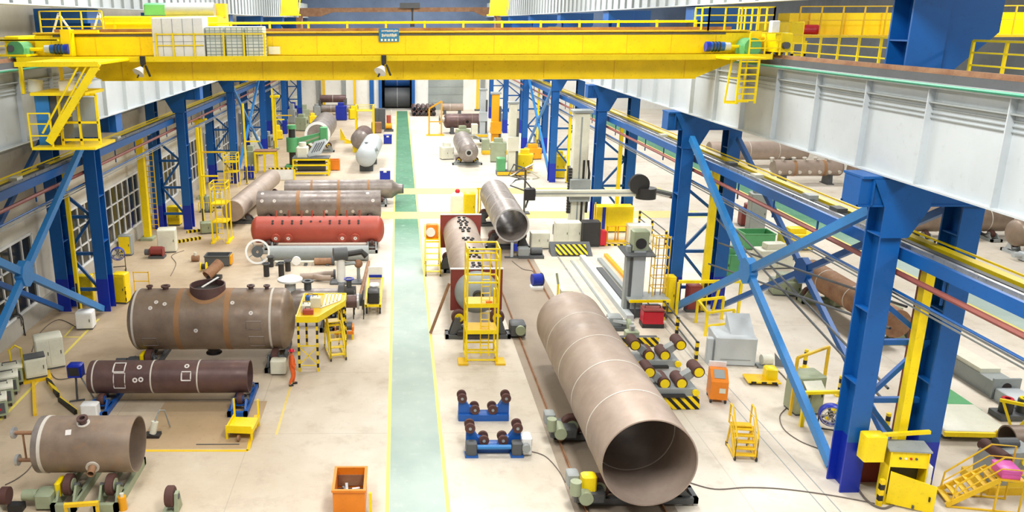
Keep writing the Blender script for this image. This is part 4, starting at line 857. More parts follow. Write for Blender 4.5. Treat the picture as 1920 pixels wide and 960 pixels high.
def saddle(label, x, y, r, zc, ang=0.0, w=.5, mat=GREYD):
    t = thing('pipe_saddle', label, 'saddle', (x, y, 0), ang); n = 12; a0 = R(40)
    arc = [(0, r * 1.004 * math.sin(-a0 + 2 * a0 * k / n), zc - r * 1.004 * math.cos(-a0 + 2 * a0 * k / n)) for k in range(n + 1)]
    part(t, 'cradle', MB().prism([(-w / 2, p[1], p[2]) for p in arc] + [(-w / 2, r * .8, .1), (-w / 2, -r * .8, .1)], (w, 0, 0)), mat); part(t, 'foot', MB().box(0, 0, .05, w + .2, r * 2.0, .1), mat)
for o in [q for q in list(C.objects) if q.parent is None and q.get('category') in ('pipe', 'vessel') and q.name.split('.')[0] in ('steel_pipe', 'pressure_vessel')]:
    lb = o['label']
    key = [k for k in ('rear one of two', 'studded with pale', 'beyond the nozzle vessel', 'crosswise far right', 'before the grey far door') if k in lb]
    if not key: continue
    sh = [c for c in o.children if c.name.startswith('shell')][0]; bb = [Vector(c) for c in sh.bound_box]; xa = min(b.x for b in bb); xb = max(b.x for b in bb); rr = (max(b.z for b in bb) - min(b.z for b in bb)) / 2
    for nm, xx in (('left', xa + (xb - xa) * .15), ('right', xb - (xb - xa) * .15)):
        saddle('dark saddle under the %s, %s one' % ({'rear one of two': 'rear pale brown right-bay pipe', 'studded with pale': 'nozzle-studded right-bay vessel', 'beyond the nozzle vessel': 'dark brown right-bay pipe', 'crosswise far right': 'dark crosswise far vessel', 'before the grey far door': 'pale pipe before the grey door'}[key[0]], nm), o.location.x + xx, o.location.y, rr, o.location.z + rr)
# ------------------------------------------------------------------ builders for shop-floor equipment
def cabinet(name, label, cat, p, w, d, h, mat, rz=0.0, doors=2, vents=True, plinth=True, trim=None, top=None, group=None):
    t = thing(name, label, cat, (p[0], p[1], 0), rz, group)
    z0 = .1 if plinth else 0
    if plinth: part(t, 'plinth', MB().bb(-w / 2 + .04, -d / 2 + .04, 0, w / 2 - .04, d / 2 - .04, .1), GREYD)
    part(t, 'body', MB().rbox(-w / 2, -d / 2, z0, w / 2, d / 2, h, min(.05, w * .06)), mat)
    for k in range(doors):
        a = -w / 2 + .05 + (w - .1) * k / doors; b = a + (w - .1) / doors - .03
        dr = part(t, 'door', MB().bb(a, -d / 2 - .025, z0 + .08, b, -d / 2, h - .1), trim or mat)
        part(dr, 'handle', MB().box(b - .07, -d / 2 - .045, (z0 + h) / 2, .03, .04, .16), DARK)
    if vents: part(t, 'vent_grille', MB().bb(w / 2, -d / 4, h * .55, w / 2 + .02, d / 4, h * .8), GREYD)
    if top: part(t, 'top_box', MB().rbox(-w * .3, -d * .3, h, w * .25, d * .3, h + top, .04), mat)
    return t
def tower(name, label, cat, p, w, d, h, decks, mat, rz=0.0, rungs=0, base=0.0, rail=1.0, deckmat=None, hand=True, pw=.1):
    t = thing(name, label, cat, (p[0], p[1], 0), rz)
    for x in (-w / 2, w / 2):
        for y in (-d / 2, d / 2): part(t, 'post', MB().bar((x, y, 0), (x, y, h), pw), mat)
    for z in decks: part(t, 'deck', MB().bb(-w / 2, -d / 2, z - .04, w / 2, d / 2, z + .03), deckmat or mat)
    fr = MB()
    for z in [h - .04] + ([h - .5] if hand else []) + list(decks):
        for y in (-d / 2, d / 2): fr.bar((-w / 2, y, z), (w / 2, y, z), .06)
        for x in (-w / 2, w / 2): fr.bar((x, -d / 2, z), (x, d / 2, z), .06)
    fr.bar((-w / 2, -d / 2, 0.02), (-w / 2, -d / 2, h), .06)
    part(t, 'frame', fr, mat)
    if rungs:
        l = part(t, 'ladder', MB().bar((-.22, -d / 2 + .12, .1), (-.22, -d / 2 + .12, h - .2), .05).bar((.22, -d / 2 + .12, .1), (.22, -d / 2 + .12, h - .2), .05), mat)
        for k in range(rungs): part(l, 'rung', MB().bar((-.22, -d / 2 + .12, .3 + k * (h - .7) / rungs), (.22, -d / 2 + .12, .3 + k * (h - .7) / rungs), .045), mat)
    if base:
        for s in (-1, 1): part(t, 'outrigger', MB().bb(s * w / 2 - .12 if s < 0 else s * w / 2 - .12, -d / 2 - .25, 0, s * w / 2 + .12, d / 2 + base, .12) if s else None, mat)
    return t
def steps(name, label, p, w, d, h, mat, rz=0.0, n=5, rail=.9):
    """rolling steps: climbs along local +y to a landing"""
    t = thing(name, label, 'steps', (p[0], p[1], 0), rz)
    for s in (-1, 1):
        part(t, 'stringer', MB().bar((s * w / 2, -d / 2, .1), (s * w / 2, d * .25, h), .07, .14), mat)
        part(t, 'rear_leg', MB().bar((s * w / 2, d / 2, .08), (s * w / 2, d * .3, h), .06), mat)
        hr = part(t, 'handrail', MB().tube([(s * w / 2, -d / 2, .15), (s * w / 2, -d / 2 - .05, .15 + rail), (s * w / 2, d * .22, h + rail), (s * w / 2, d / 2, h + rail), (s * w / 2, d / 2, h)], .035), mat)
        part(hr, 'mid_rail', MB().tube([(s * w / 2, -d / 2, .15 + rail * .5), (s * w / 2, d * .22, h + rail * .5), (s * w / 2, d / 2, h + rail * .5)], .025), mat)
        part(t, 'base_bar', MB().bar((s * w / 2, -d / 2, .1), (s * w / 2, d / 2, .1), .06), mat)
        for yy in (-d / 2, d / 2): part(t, 'wheel', MB().cyl((s * w / 2 - .03, yy, .09), (s * w / 2 + .03, yy, .09), .09, n=14), DARK)
    for k in range(n):
        f = (k + .6) / n; part(t, 'tread', MB().box(0, -d / 2 + d * .75 * f, .1 + (h - .1) * f, w, .24, .04), mat)
    part(t, 'landing', MB().bb(-w / 2, d * .22, h - .02, w / 2, d / 2, h + .03), mat)
    return t
def fan(label, p, rz, mat, r=.42, zc=.9):
    t = thing('drum_fan', label, 'fan', (p[0], p[1], 0), rz)
    part(t, 'shroud', MB().lathe((0, -.2, zc), (0, 1, 0), [(0, r - .02), (0, r), (.06, r + .03), (.34, r + .03), (.4, r), (.4, r - .02), (0, r - .02)], 28), mat)
    g = MB()
    for q in (.3, .6, .9): g.ring((0, -.2, zc), (0, 1, 0), r * q - .012, r * q + .012, .02, 24)
    for k in range(6): g.bar((0, -.2, zc), (r * math.cos(k * PI / 3), -.2, zc + r * math.sin(k * PI / 3)), .018)
    part(t, 'guard_grille', g, CHROME); part(t, 'hub', MB().cyl((0, -.1, zc), (0, .2, zc), .1, n=14), DARK)
    for k in range(4):
        a = k * PI / 2 + .4; part(t, 'blade', MB().prism([(.08 * math.cos(a), 0, zc + .08 * math.sin(a)), (r * .9 * math.cos(a - .3), -.05, zc + r * .9 * math.sin(a - .3)), (r * .9 * math.cos(a + .3), .06, zc + r * .9 * math.sin(a + .3))], (0, .015, 0)), GREYM)
    part(t, 'stand', MB().bar((-r, .0, zc), (-r, .0, .1), .05).bar((r, 0, zc), (r, 0, .1), .05).bar((-r, 0, .3), (r, 0, .3), .05).bar((-r, -.35, .04), (-r, .35, .04), .06).bar((r, -.35, .04), (r, .35, .04), .06).bar((-r, 0, .04), (-r, 0, .2), .06).bar((r, 0, .04), (r, 0, .2), .06), DARK)
    return t
def bin_(name, label, p, w, d, h, mat, rz=0.0, fill=None, cat='bin', th=.05):
    t = thing(name, label, cat, (p[0], p[1], 0), rz)
    part(t, 'body', MB().bb(-w / 2, -d / 2, .08, w / 2, d / 2, .14).bb(-w / 2, -d / 2, .14, w / 2, -d / 2 + th, h).bb(-w / 2, d / 2 - th, .14, w / 2, d / 2, h).bb(-w / 2, -d / 2 + th, .14, -w / 2 + th, d / 2 - th, h).bb(w / 2 - th, -d / 2 + th, .14, w / 2, d / 2 - th, h), mat)
    part(t, 'rim_frame', MB().bb(-w / 2 - .04, -d / 2 - .04, h - .08, w / 2 + .04, -d / 2, h).bb(-w / 2 - .04, d / 2, h - .08, w / 2 + .04, d / 2 + .04, h).bb(-w / 2 - .04, -d / 2, h - .08, -w / 2, d / 2, h).bb(w / 2, -d / 2, h - .08, w / 2 + .04, d / 2, h), mat)
    for x in (-w * .35, w * .35): part(t, 'skid', MB().box(x, 0, .04, .12, d * .9, .08), mat)
    return t
def hazpost(parent, x, y, z0, z1, w=.1, mat=None): return part(parent, 'leg', MB().box(x, y, (z0 + z1) / 2, w, w, z1 - z0), mat or HAZP, 'yellow and black striped leg')
# ------------------------------------------------------------------ left bay
# striped work platform
fl, frr = fp(560, 697), fp(597, 707)
zt = 2.75; px0 = fl.x; y0 = fl.y
t = thing('work_platform', 'yellow work platform on striped legs beside the largest vessel', 'platform', (px0, y0, 0))
deck = [(0, 0), (.98, 0), (2.1, 2.3), (2.1, 3.4), (0, 3.4)]
part(t, 'deck', MB().prism([(x, y, zt - .05) for x, y in deck], (0, 0, .05)), YELD)
ed = MB()
for a_, b_ in zip(deck, deck[1:] + deck[:1]): ed.bar((*a_, zt - .1), (*b_, zt - .1), .07, .3)
part(t, 'edge_beam', ed, YEL)
for x, y in ((.05, .05), (.93, .05), (2.05, 2.4), (2.05, 3.3), (.05, 3.3)): hazpost(t, x, y, .0, zt - .2)
part(t, 'brace', MB().bar((.05, .05, 1.3), (.93, .05, 1.3), .05), YEL); part(t, 'brace', MB().bar((.05, .05, .35), (.93, .05, 1.25), .04), YEL); part(t, 'brace', MB().bar((.05, .05, 1.25), (.93, .05, .35), .04), YEL); part(t, 'brace', MB().bar((.05, .05, .3), (.93, .05, .3), .04), YEL)
part(t, 'ribbed_panel', MB().prism([(1.0, 1.2, zt + .01), (1.9, 2.3, zt + .01), (1.9, 3.3, zt + .01), (1.0, 3.3, zt + .01)], (0, 0, .03)), CREAM, 'pale ribbed deck panel')
for k in range(5): part(t, 'deck_batten', MB().bar((1.05 + k * .17, 1.4 + k * .2, zt + .07), (1.05 + k * .17, 3.25, zt + .07), .05), YELD)
for i, (x, y, w_, d_, h_, mt, nm, lb) in enumerate(((.35, .9, .45, .5, .35, CREAM, 'tool_box', 'cream tool box on the yellow work platform'), (.5, .45, .5, .25, .25, REDP, 'welding_feeder', 'red wire feeder on the front of the work platform'), (.75, 1.5, .5, .4, .5, CREAM, 'control_box', 'cream control box on the work platform behind the tool box'), (.4, 2.5, .5, .3, .22, DBLUE, 'tool_case', 'blue tool case on the rear of the work platform'))):
    q = thing(nm, lb, 'tool box', (px0 + x, y0 + y, zt + .006)); part(q, 'body', MB().rbox(-w_ / 2, -d_ / 2, 0, w_ / 2, d_ / 2, h_, .03), mt); part(q, 'handle', MB().tube([(-.12, 0, h_), (-.12, 0, h_ + .1), (.12, 0, h_ + .1), (.12, 0, h_)], .018), DARK)
p = fp(626, 676)
t = steps('rolling_stairs', 'small yellow pipe stairs tucked against the striped work platform', (p.x, p.y + .9), .75, 1.9, 1.5, YEL, .25, 5)
p = fp(632, 640)
t = thing('roller_cart', 'orange and yellow roller cart beside the work platform', 'cart', (p.x + .35, p.y + .6, 0))
part(t, 'frame', MB().bb(-.5, -.4, .3, .5, -.3, .45).bb(-.5, .3, .3, .5, .4, .45).bb(-.5, -.3, .3, -.4, .3, .45).bb(.4, -.3, .3, .5, .3, .45), ORG)
part(t, 'roller', MB().cyl((-.4, -.1, .6), (.4, -.1, .6), .15), GREYD); part(t, 'roller', MB().cyl((-.4, .25, .6), (.4, .25, .6), .15), GREYD)
for x in (-.45, .45):
    for y in (-.35, .35): part(t, 'leg', MB().box(x, y, .15, .08, .08, .3), YEL)
    part(t, 'bearing', MB().box(x, .05, .55, .08, .6, .2), ORG)
# small fittings on the floor between the red vessel and the platform
for px, py, h_ in ((500, 518, .9), (508, 500, .75), (528, 518, .95), (540, 508, .75)):
    p = fp(px, py); q = thing('pipe_stub', 'short black pipe stub standing on the floor behind the largest vessel', 'pipe stub', (p.x, p.y, 0), group='black pipe stubs standing on the left bay floor')
    part(q, 'body', MB().cyl((0, 0, 0), (0, 0, h_), .19, n=18), DARK); part(q, 'flange', MB().ring((0, 0, h_ - .04), (0, 0, 1), .1, .26, .08, 18), GREYD)
p0, p1 = fp(515, 497), fp(632, 497)
t = thing('boom_pipe', 'thin pipe assembly with brown sleeve lying before the grey cylinder', 'pipe', (p0.x, p0.y, 0))
Lb = p1.x - p0.x
part(t, 'tube', MB().cyl((0, 0, .22), (Lb, 0, .22), .1), CREAM); part(t, 'sleeve', MB().cyl((Lb * .64, 0, .25), (Lb * .92, 0, .25), .24, n=20), RUST); part(t, 'disc', MB().cyl((Lb * .35, -.1, .3), (Lb * .35, .1, .3), .3, n=20), WHITE); part(t, 'end_flange', MB().cyl((Lb * .92, 0, .3), (Lb * .96, 0, .3), .3, n=18), GREYD)
for k in (.05, .5, .85): part(t, 'rest', MB().box(Lb * k, 0, .06, .2, .5, .12), GREYD)
p = fp(592, 527); t = thing('pipe_elbow', 'tan forked pipe elbow lying behind the black-flanged pipe', 'pipe', (p.x, p.y, 0))
part(t, 'body', MB().tube([(-1.0, 0, .3), (-.2, .1, .3), (.6, .5, .3), (1.1, .55, .3)], .22, 12), PIPE); part(t, 'branch', MB().tube([(-.2, .1, .3), (.5, -.3, .3), (1.0, -.3, .3)], .18, 12), PIPE); part(t, 'collar', MB().cyl((1.1, .55, .31), (1.25, .56, .31), .3, n=16), GREYD)
p = fp(640, 530); t = thing('pipe_manifold', 'tangled dark and white pipe manifold standing near the long yellow cart', 'pipe', (p.x, p.y, 0))
part(t, 'riser', MB().cyl((0, 0, 0), (0, 0, 1.7), .28, n=18), WHITE); part(t, 'head', MB().cyl((-.45, -.1, 1.9), (.4, .1, 1.9), .42, n=20), GREYD); part(t, 'branch', MB().tube([(0, 0, 1.2), (.7, 0, 1.3), (1.1, .2, 1.2), (1.1, .2, .2)], .13, 8), GREYM)
part(t, 'branch', MB().tube([(.3, .3, 1.8), (1.3, .5, 1.9), (1.6, .5, 1.6)], .2, 8), DARK); part(t, 'valve', MB().ball((1.1, .2, 1.2), .28), RUST); part(t, 'foot', MB().box(.3, 0, .05, 2.0, .9, .1), GREYD)
p = fp(655, 560); t = thing('pipe_valve', 'black valve body with blue wheel near the pipe manifold', 'valve', (p.x, p.y, 0))
part(t, 'body', MB().cyl((-.4, 0, .4), (.4, 0, .4), .4, n=20), DARK); part(t, 'bonnet', MB().cyl((0, 0, .7), (0, 0, 1.2), .16), GREYD); part(t, 'hand_wheel', MB().ring((0, 0, 1.25), (0, 0, 1), .2, .3, .06, 20), NAVY)
a_, b_ = fp(676, 560), fp(691, 494)
single('round_bar', MB().tube([(0, 0, .12), (b_.x - a_.x, b_.y - a_.y, .12)], .11, 8), RUST, 'long rusty bar lying along the bay beside the yellow cart', 'bar', (a_.x, a_.y, 0))
# long yellow frame cart
p = fp(703, 592); L = 5.2
t = thing('frame_cart', 'long yellow frame cart with white panel beside the green aisle', 'cart', (p.x - .1, p.y, 0))
fr = MB()
for x in (-.42, .42): fr.bb(x - .06, 0, .5, x + .06, L, .68)
for k in range(6): fr.bb(-.42, k * L / 5.2, .52, .42, k * L / 5.2 + .1, .64)
part(t, 'frame', fr, YEL)
for x in (-.38, .38):
    for y in (.4, L - .4): part(t, 'wheel', MB().cyl((x - .05, y, .2), (x + .05, y, .2), .2, n=18), DARK); part(t, 'fork', MB().box(x, y, .38, .08, .16, .28), YEL)
part(t, 'deck', MB().bb(-.36, 1.4, .6, .36, L - .3, .66), PIPE); part(t, 'end_panel', MB().bb(-.45, L - .1, .6, .45, L, 1.35), WHITE, 'white end panel'); part(t, 'end_stripe', MB().bb(-.4, L - .13, .68, .4, L - .1, .85), NAVY, 'blue stripe')
part(t, 'control_box', MB().rbox(-.25, 1.6, .66, .3, 2.2, 1.3, .05), CREAM); part(t, 'drive_unit', MB().rbox(-.32, .2, .66, .34, 1.2, 1.35, .08), DARK); part(t, 'gauge', MB().cyl((0, 1.25, 1.3), (0, 1.25, 1.42), .2), WHITE)
p = fp(673, 594); t = thing('hose_reel', 'black hose reel on stand next to the long yellow cart', 'reel', (p.x, p.y, 0))
part(t, 'drum', MB().cyl((-.2, 0, 1.0), (.2, 0, 1.0), .34, n=20), GREYD)
for s in (-1, 1): part(t, 'side_disc', MB().cyl((s * .2, 0, 1.0), (s * .24, 0, 1.0), .55, n=28), DARK); part(t, 'leg', MB().bar((s * .28, -.4, 0), (s * .28, 0, 1.0), .06), DARK); part(t, 'leg', MB().bar((s * .28, .4, 0), (s * .28, 0, 1.0), .06), DARK)
# person
def person(label, p, rz):
    t = thing('person', label, 'person', (p.x, p.y, 0), rz)
    J = dict(pel=(0, 0, .93), sp=(0, .01, 1.15), ch=(0, .0, 1.36), nk=(0, .02, 1.5), hd0=(0, .03, 1.56), hd1=(0, .02, 1.69),
             sl=(-.19, 0, 1.43), el=(-.25, .02, 1.16), wl=(-.24, .16, .96), sr=(.19, 0, 1.43), er=(.26, -.03, 1.16), wr=(.27, .1, .93),
             hl=(-.09, 0, .88), kl=(-.1, .1, .5), al=(-.1, .04, .09), tl=(-.1, .2, .04), hr=(.09, 0, .88), kr=(.1, .02, .5), ar=(.1, -.16, .11), tr=(.1, -.02, .04))
    E = [('pel', 'sp'), ('sp', 'ch'), ('ch', 'nk'), ('nk', 'hd0'), ('hd0', 'hd1'), ('ch', 'sl'), ('sl', 'el'), ('el', 'wl'), ('ch', 'sr'), ('sr', 'er'), ('er', 'wr'), ('pel', 'hl'), ('hl', 'kl'), ('kl', 'al'), ('al', 'tl'), ('pel', 'hr'), ('hr', 'kr'), ('kr', 'ar'), ('ar', 'tr')]
    Rr = dict(pel=.14, sp=.13, ch=.15, nk=.055, hd0=.075, hd1=.085, sl=.062, el=.046, wl=.03, sr=.062, er=.046, wr=.03, hl=.085, kl=.06, al=.04, tl=.035, hr=.085, kr=.06, ar=.04, tr=.035)
    for s, w in (('l', 'wl'), ('r', 'wr')):
        x, y, z = J[w]; J['p' + s] = (x, y + .04, z - .06); E.append((w, 'p' + s)); Rr['p' + s] = .033
        for k in range(4):
            a = 'f%s%d' % (s, k); ln = (.07, .08, .075, .06)[k]; dx = (k - 1.5) * .021
            J[a] = (x + dx, y + .07, z - .1); J[a + 'b'] = (x + dx, y + .07 + ln * .5, z - .1 - ln * .4); E += [('p' + s, a), (a, a + 'b')]; Rr[a] = .0095; Rr[a + 'b'] = .008
        q = 1 if s == 'l' else -1; J['t' + s + 'h'] = (x + q * .045, y + .07, z - .06); E.append(('p' + s, 't' + s + 'h')); Rr['t' + s + 'h'] = .0095
    def skin(name, names, scale, mat, par, sub=2):
        ids = {n: i for i, n in enumerate(names)}; me = bpy.data.meshes.new(name)
        me.from_pydata([J[n] for n in names], [(ids[a], ids[b]) for a, b in E if a in ids and b in ids], [])
        o = bpy.data.objects.new(name, me); C.objects.link(o); o.parent = par; me.materials.append(mat)
        o.modifiers.new('skin', 'SKIN'); sv = me.skin_vertices[0].data if me.skin_vertices else None
        if sv is None: return o
        for n, i in ids.items():
            r = Rr[n] * scale(n); sv[i].radius = (r, r * (.78 if n in ('pel', 'sp', 'ch') else 1)); sv[i].use_root = (n == names[0])
        s = o.modifiers.new('sub', 'SUBSURF'); s.levels = 1; s.render_levels = sub
        return o
    SKINM = paint('skin_tone', '#c98f6b', .5, '#b07a58', .1); ORC = paint('orange_cloth', '#f06a2a', .8, '#c9531c', .2)
    body = skin('body', list(J), lambda n: 1.0, SKINM, t)
    keep = [n for n in J if n in ('pel', 'sp', 'ch', 'nk', 'sl', 'el', 'wl', 'sr', 'er', 'wr', 'hl', 'kl', 'al', 'hr', 'kr', 'ar')]
    skin('coverall', keep, lambda n: 1.0 if n == 'nk' else 1.5, ORC, t)['label'] = 'orange coverall'
    for s, x in (('al', 'tl'), ('ar', 'tr')): part(t, 'boot', MB().ball((J[s][0], (J[s][1] + J[x][1]) / 2 + .02, .055), .065, 14, .84).tube([(J[s][0], J[s][1] - .03, .05), (J[x][0], J[x][1] + .03, .045)], .05, 10), DARK)
    fc = part(t, 'face', MB().ball((0, .035, 1.635), .088, 18, 1.28).prism([(-.015, .115, 1.62), (.015, .115, 1.62), (0, .122, 1.665)], (0, .022, -.01)), SKINM)
    for s in (-1, 1): part(fc, 'eye', MB().ball((s * .033, .112, 1.652), .012, 10), DARK); part(fc, 'ear', MB().ball((s * .088, .02, 1.635), .022, 10, 1.5), SKINM)
    part(fc, 'mouth', MB().box(0, .117, 1.585, .045, .012, .008), REDP); part(t, 'hair', MB().ball((0, .015, 1.66), .094, 16, 1.05), DARK)
    part(t, 'hard_hat', MB().lathe((0, .02, 1.68), (0, 0, 1), [(0, .15), (.012, .15), (.015, .115), (.06, .1), (.1, .06), (.115, 0)], 22), REDB, 'red hard hat')
    return t
person('person in orange coverall and red hard hat standing by striped platform leg', fp(549, 722), -PI / 2 + .3)
# left machines along the wall
p = fp(88, 694); t = cabinet('control_cabinet', 'large cream control cabinet left of the yellow floor line', 'cabinet', (p.x, p.y + .5), 1.25, 1.0, 1.6, CREAM, .5, 2)
p = fp(66, 708) + V(.1, -.35, 0); t = cabinet('welding_machine', 'low cream welding machine with dark top in front of the cream cabinet', 'machine', (p.x, p.y + .3), .95, .7, 1.0, CREAM, .5, 1)
part(t, 'dark_top', MB().bb(-.45, -.33, 1.0, .45, .33, 1.06), GREYD); t.location.z = .102
p = fp(34, 704); t = thing('hand_truck', 'yellow hand truck with loop handle beside the low welding machine', 'hand truck', (p.x, p.y, 0), .4)
part(t, 'base_plate', MB().rbox(-.35, -.3, .1, .35, .3, .5, .04), YEL); part(t, 'loop_handle', MB().tube([(-.25, .25, .5), (-.25, .35, 1.2), (0, .36, 1.38), (.25, .35, 1.2), (.25, .25, .5)], .05), YEL)
for x in (-.38, .38): part(t, 'wheel', MB().cyl((x - .04, 0, .14), (x + .04, 0, .14), .14), DARK)
t = single('pallet', MB().bb(-.62, -.5, 0, .62, .5, .1), YELD, 'flat yellow pallet under the low welding machine', 'pallet', (fp(66, 708).x + .1, fp(66, 708).y - .05, 0), .5)
for i, (px, py) in enumerate(((12, 768), (22, 746), (30, 728), (0, 792))):
    p = fp(px, py); nm = ('closest', 'middle', 'last before the hand truck', 'cut by the frame')[i]
    t = thing('welding_rectifier', 'sage green welding rectifier in the row along the left wall, %s' % ('third', 'second', 'first from the hand truck', 'fourth')[i], 'machine', (p.x - .4, p.y + .5, 0), .45)
    part(t, 'body', MB().rbox(-.5, -.42, .18, .5, .42, .85, .06), SAGE); part(t, 'lid', MB().rbox(-.52, -.44, .85, .52, .44, .95, .03), CREAM); part(t, 'front_panel', MB().bb(-.4, -.45, .3, .4, -.42, .75), GREYD)
    for x in (-.35, .35): part(t, 'wheel', MB().cyl((x - .04, -.3, .12), (x + .04, -.3, .12), .12), DARK); part(t, 'foot', MB().box(x, .3, .09, .08, .1, .18), DARK)
    part(t, 'handle', MB().tube([(-.3, 0, .95), (-.3, 0, 1.08), (.3, 0, 1.08), (.3, 0, .95)], .025), DARK); part(t, 'terminal', MB().cyl((.2, -.45, .5), (.2, -.5, .5), .05), REDB)
single('kerb_beam', MB().bb(-.07, 0, 0, .07, 3.6, .12), YELD, 'yellow kerb beam along the row of sage rectifiers', 'beam', (fp(66, 780).x, fp(66, 780).y, 0), .42)
# blue monitor arm
p = fp(145, 752); t = thing('monitor_stand', 'dark blue screen box on leaning stand by the chalk-marked pipe', 'monitor', (p.x, p.y, 0))
part(t, 'post', MB().bar((0, 0, 0), (.02, .1, 1.1), .07), GREYD); part(t, 'foot', MB().bar((-.3, -.1, .03), (.3, .1, .03), .08, .06), GREYD); part(t, 'brace', MB().bar((.75, .05, .03), (.15, .1, 1.3), .05), GREYM)
sb = part(t, 'screen_box', MB().rbox(-.28, -.1, 1.15, .34, .4, 1.72, .05), NAVY, 'dark blue screen box'); part(sb, 'screen', MB().bb(-.2, -.115, 1.25, .26, -.1, 1.62), DARK)
for i, (a_, b_) in enumerate((((90, 715), (110, 745)), ((112, 752), (143, 777)))):
    a_ = fp(*a_); b_ = fp(*b_)
    single('barrier_bar', MB().bar((0, 0, .1), (b_.x - a_.x, b_.y - a_.y, .1), .16, .2), HAZX, 'yellow and black barrier bar on the floor, %s the pair' % ('upper of' if i == 0 else 'lower of'), 'barrier', (a_.x, a_.y, 0))
p = fp(450, 828); t = thing('yellow_cart', 'yellow open cart with one caster at the corner of the yellow floor track', 'cart', (p.x, p.y + .75, 0), -.08)
part(t, 'tray', MB().bb(-.52, -.6, .3, .52, .6, .38).bb(-.52, -.64, .3, .52, -.6, .62).bb(-.56, -.6, .3, -.52, .6, .5).bb(.52, -.6, .3, .56, .6, .5), YEL)
part(t, 'leg', MB().box(-.5, -.58, .16, .08, .08, .32), YEL); part(t, 'leg', MB().box(.5, -.58, .16, .08, .08, .32), YEL)
for x in (-.5, .5): part(t, 'push_post', MB().box(x, .6, .6, .07, .07, 1.2), YEL)
part(t, 'caster', MB().cyl((-.04, -.72, .13), (.04, -.72, .13), .13), RUST); part(t, 'axle_block', MB().box(0, .4, .15, .9, .2, .3), YELD)
single('steel_rod', MB().tube([(0, 0, .02), (1.7, 0, .02)], .018), GREYD, 'thin dark rod on the floor in front of the yellow open cart', 'rod', (fp(368, 834).x, fp(368, 834).y, 0))
p = fp(280, 818); t = thing('welding_torch_stand', 'small black stand with cream torch at the mouth of the short vessel', 'stand', (p.x + .15, p.y, 0))
part(t, 'foot', MB().box(0, 0, .06, .6, .4, .12), DARK); part(t, 'body', MB().cyl((0, 0, .12), (.1, .1, .6), .14, n=14), CREAM); part(t, 'hose', MB().tube([(.1, .1, .6), (.25, .3, 1.0), (.4, .5, .9), (.5, .7, .05)], .03), GREYM)
# orange scrap bin
p = fp(655, 968); t = bin_('scrap_bin', 'orange open bin of metal scrap at the bottom edge near the aisle', (p.x, p.y + .75), 1.08, 1.5, 1.0, ORG, 0, th=.06)
part(t, 'inner_rust', MB().bb(-.46, .66, .3, .46, .69, .72), RUST, 'rust-stained inner wall')
random.seed(5)
for k in range(16):
    x, y = random.uniform(-.36, .36), random.uniform(-.55, .5); a_ = random.uniform(0, PI); l_ = random.uniform(.12, .3)
    single('scrap_piece', MB().bar((-l_ * math.cos(a_) / 2, -l_ * math.sin(a_) / 2, 0), (l_ * math.cos(a_) / 2, l_ * math.sin(a_) / 2, .03 + .2 * (k % 3) / 3), .09, .03), (CHROME, GREYM, GREYD, WHITE)[k % 4], 'piece of scrap metal in the orange bin', 'scrap', (p.x + x, p.y + .75 + y, .2 + .012 * k), group='scrap pieces inside the orange bin')
single('scrap_pile', MB().bb(-.47, -.68, .145, .47, .68, .2), GREYD, 'dark swarf covering the floor of the orange bin', 'scrap', (p.x, p.y + .75, 0))['kind'] = 'stuff'
single('bin_post', MB().box(0, 0, .42, .1, .1, .84), YEL, 'short yellow post on the right of the orange bin', 'post', (fp(695, 965).x, fp(695, 965).y, 0))
p = fp(156, 975); t = thing('yellow_trestle', 'small yellow trestle between the green rotators at the bottom edge', 'trestle', (p.x, p.y, 0), .12)
part(t, 'top_bar', MB().box(0, 0, .6, 1.1, .14, .12), YELD)
for x in (-.5, .5): part(t, 'leg', MB().bar((x, 0, 0), (x, 0, .56), .1), YELD); part(t, 'foot', MB().box(x, 0, .03, .1, .5, .06), YELD)
p = fp(231, 955); t = thing('gas_bottle', 'small yellow cylinder beside the green idler rotator', 'cylinder', (p.x, p.y, 0)); part(t, 'body', MB().cyl((0, 0, 0), (0, 0, .5), .14, n=18), AMB); part(t, 'neck', MB().cyl((0, 0, .5), (0, 0, .62), .07), CREAM)
p = fp(315, 960); t = thing('roller_unit', 'single brown roller on a grey bracket at the bottom edge', 'roller', (p.x + .1, p.y + .1, 0)); part(t, 'wheel', MB().lathe((-.14, 0, .55), (1, 0, 0), [(0, .15), (0, .32), (.04, .36), (.24, .36), (.28, .32), (.28, .15), (0, .15)], 26), RUBBER); part(t, 'bracket', MB().prism([(.16, -.3, 0), (.16, .35, 0), (.16, .12, .7), (.16, -.12, .7)], (.12, 0, 0)), SAGE); part(t, 'axle', MB().cyl((-.2, 0, .55), (.3, 0, .55), .1), GREYD); part(t, 'base', MB().bb(-.25, -.5, 0, .16, .5, .1), SAGE)
p = fp(8, 962); t = thing('roller_unit', 'dark roller on pale bracket cut off by the bottom corner', 'roller', (p.x, p.y + .1, 0)); part(t, 'wheel', MB().cyl((-.1, .1, .55), (.15, .1, .55), .3, n=24), RUBBER); part(t, 'bracket', MB().prism([(-.25, -.3, 0), (-.25, .4, 0), (-.25, .2, .7), (-.25, -.1, .7)], (.14, 0, 0)), CREAM); part(t, 'clamp', MB().box(.35, .1, .12, .5, .3, .24), DARK)
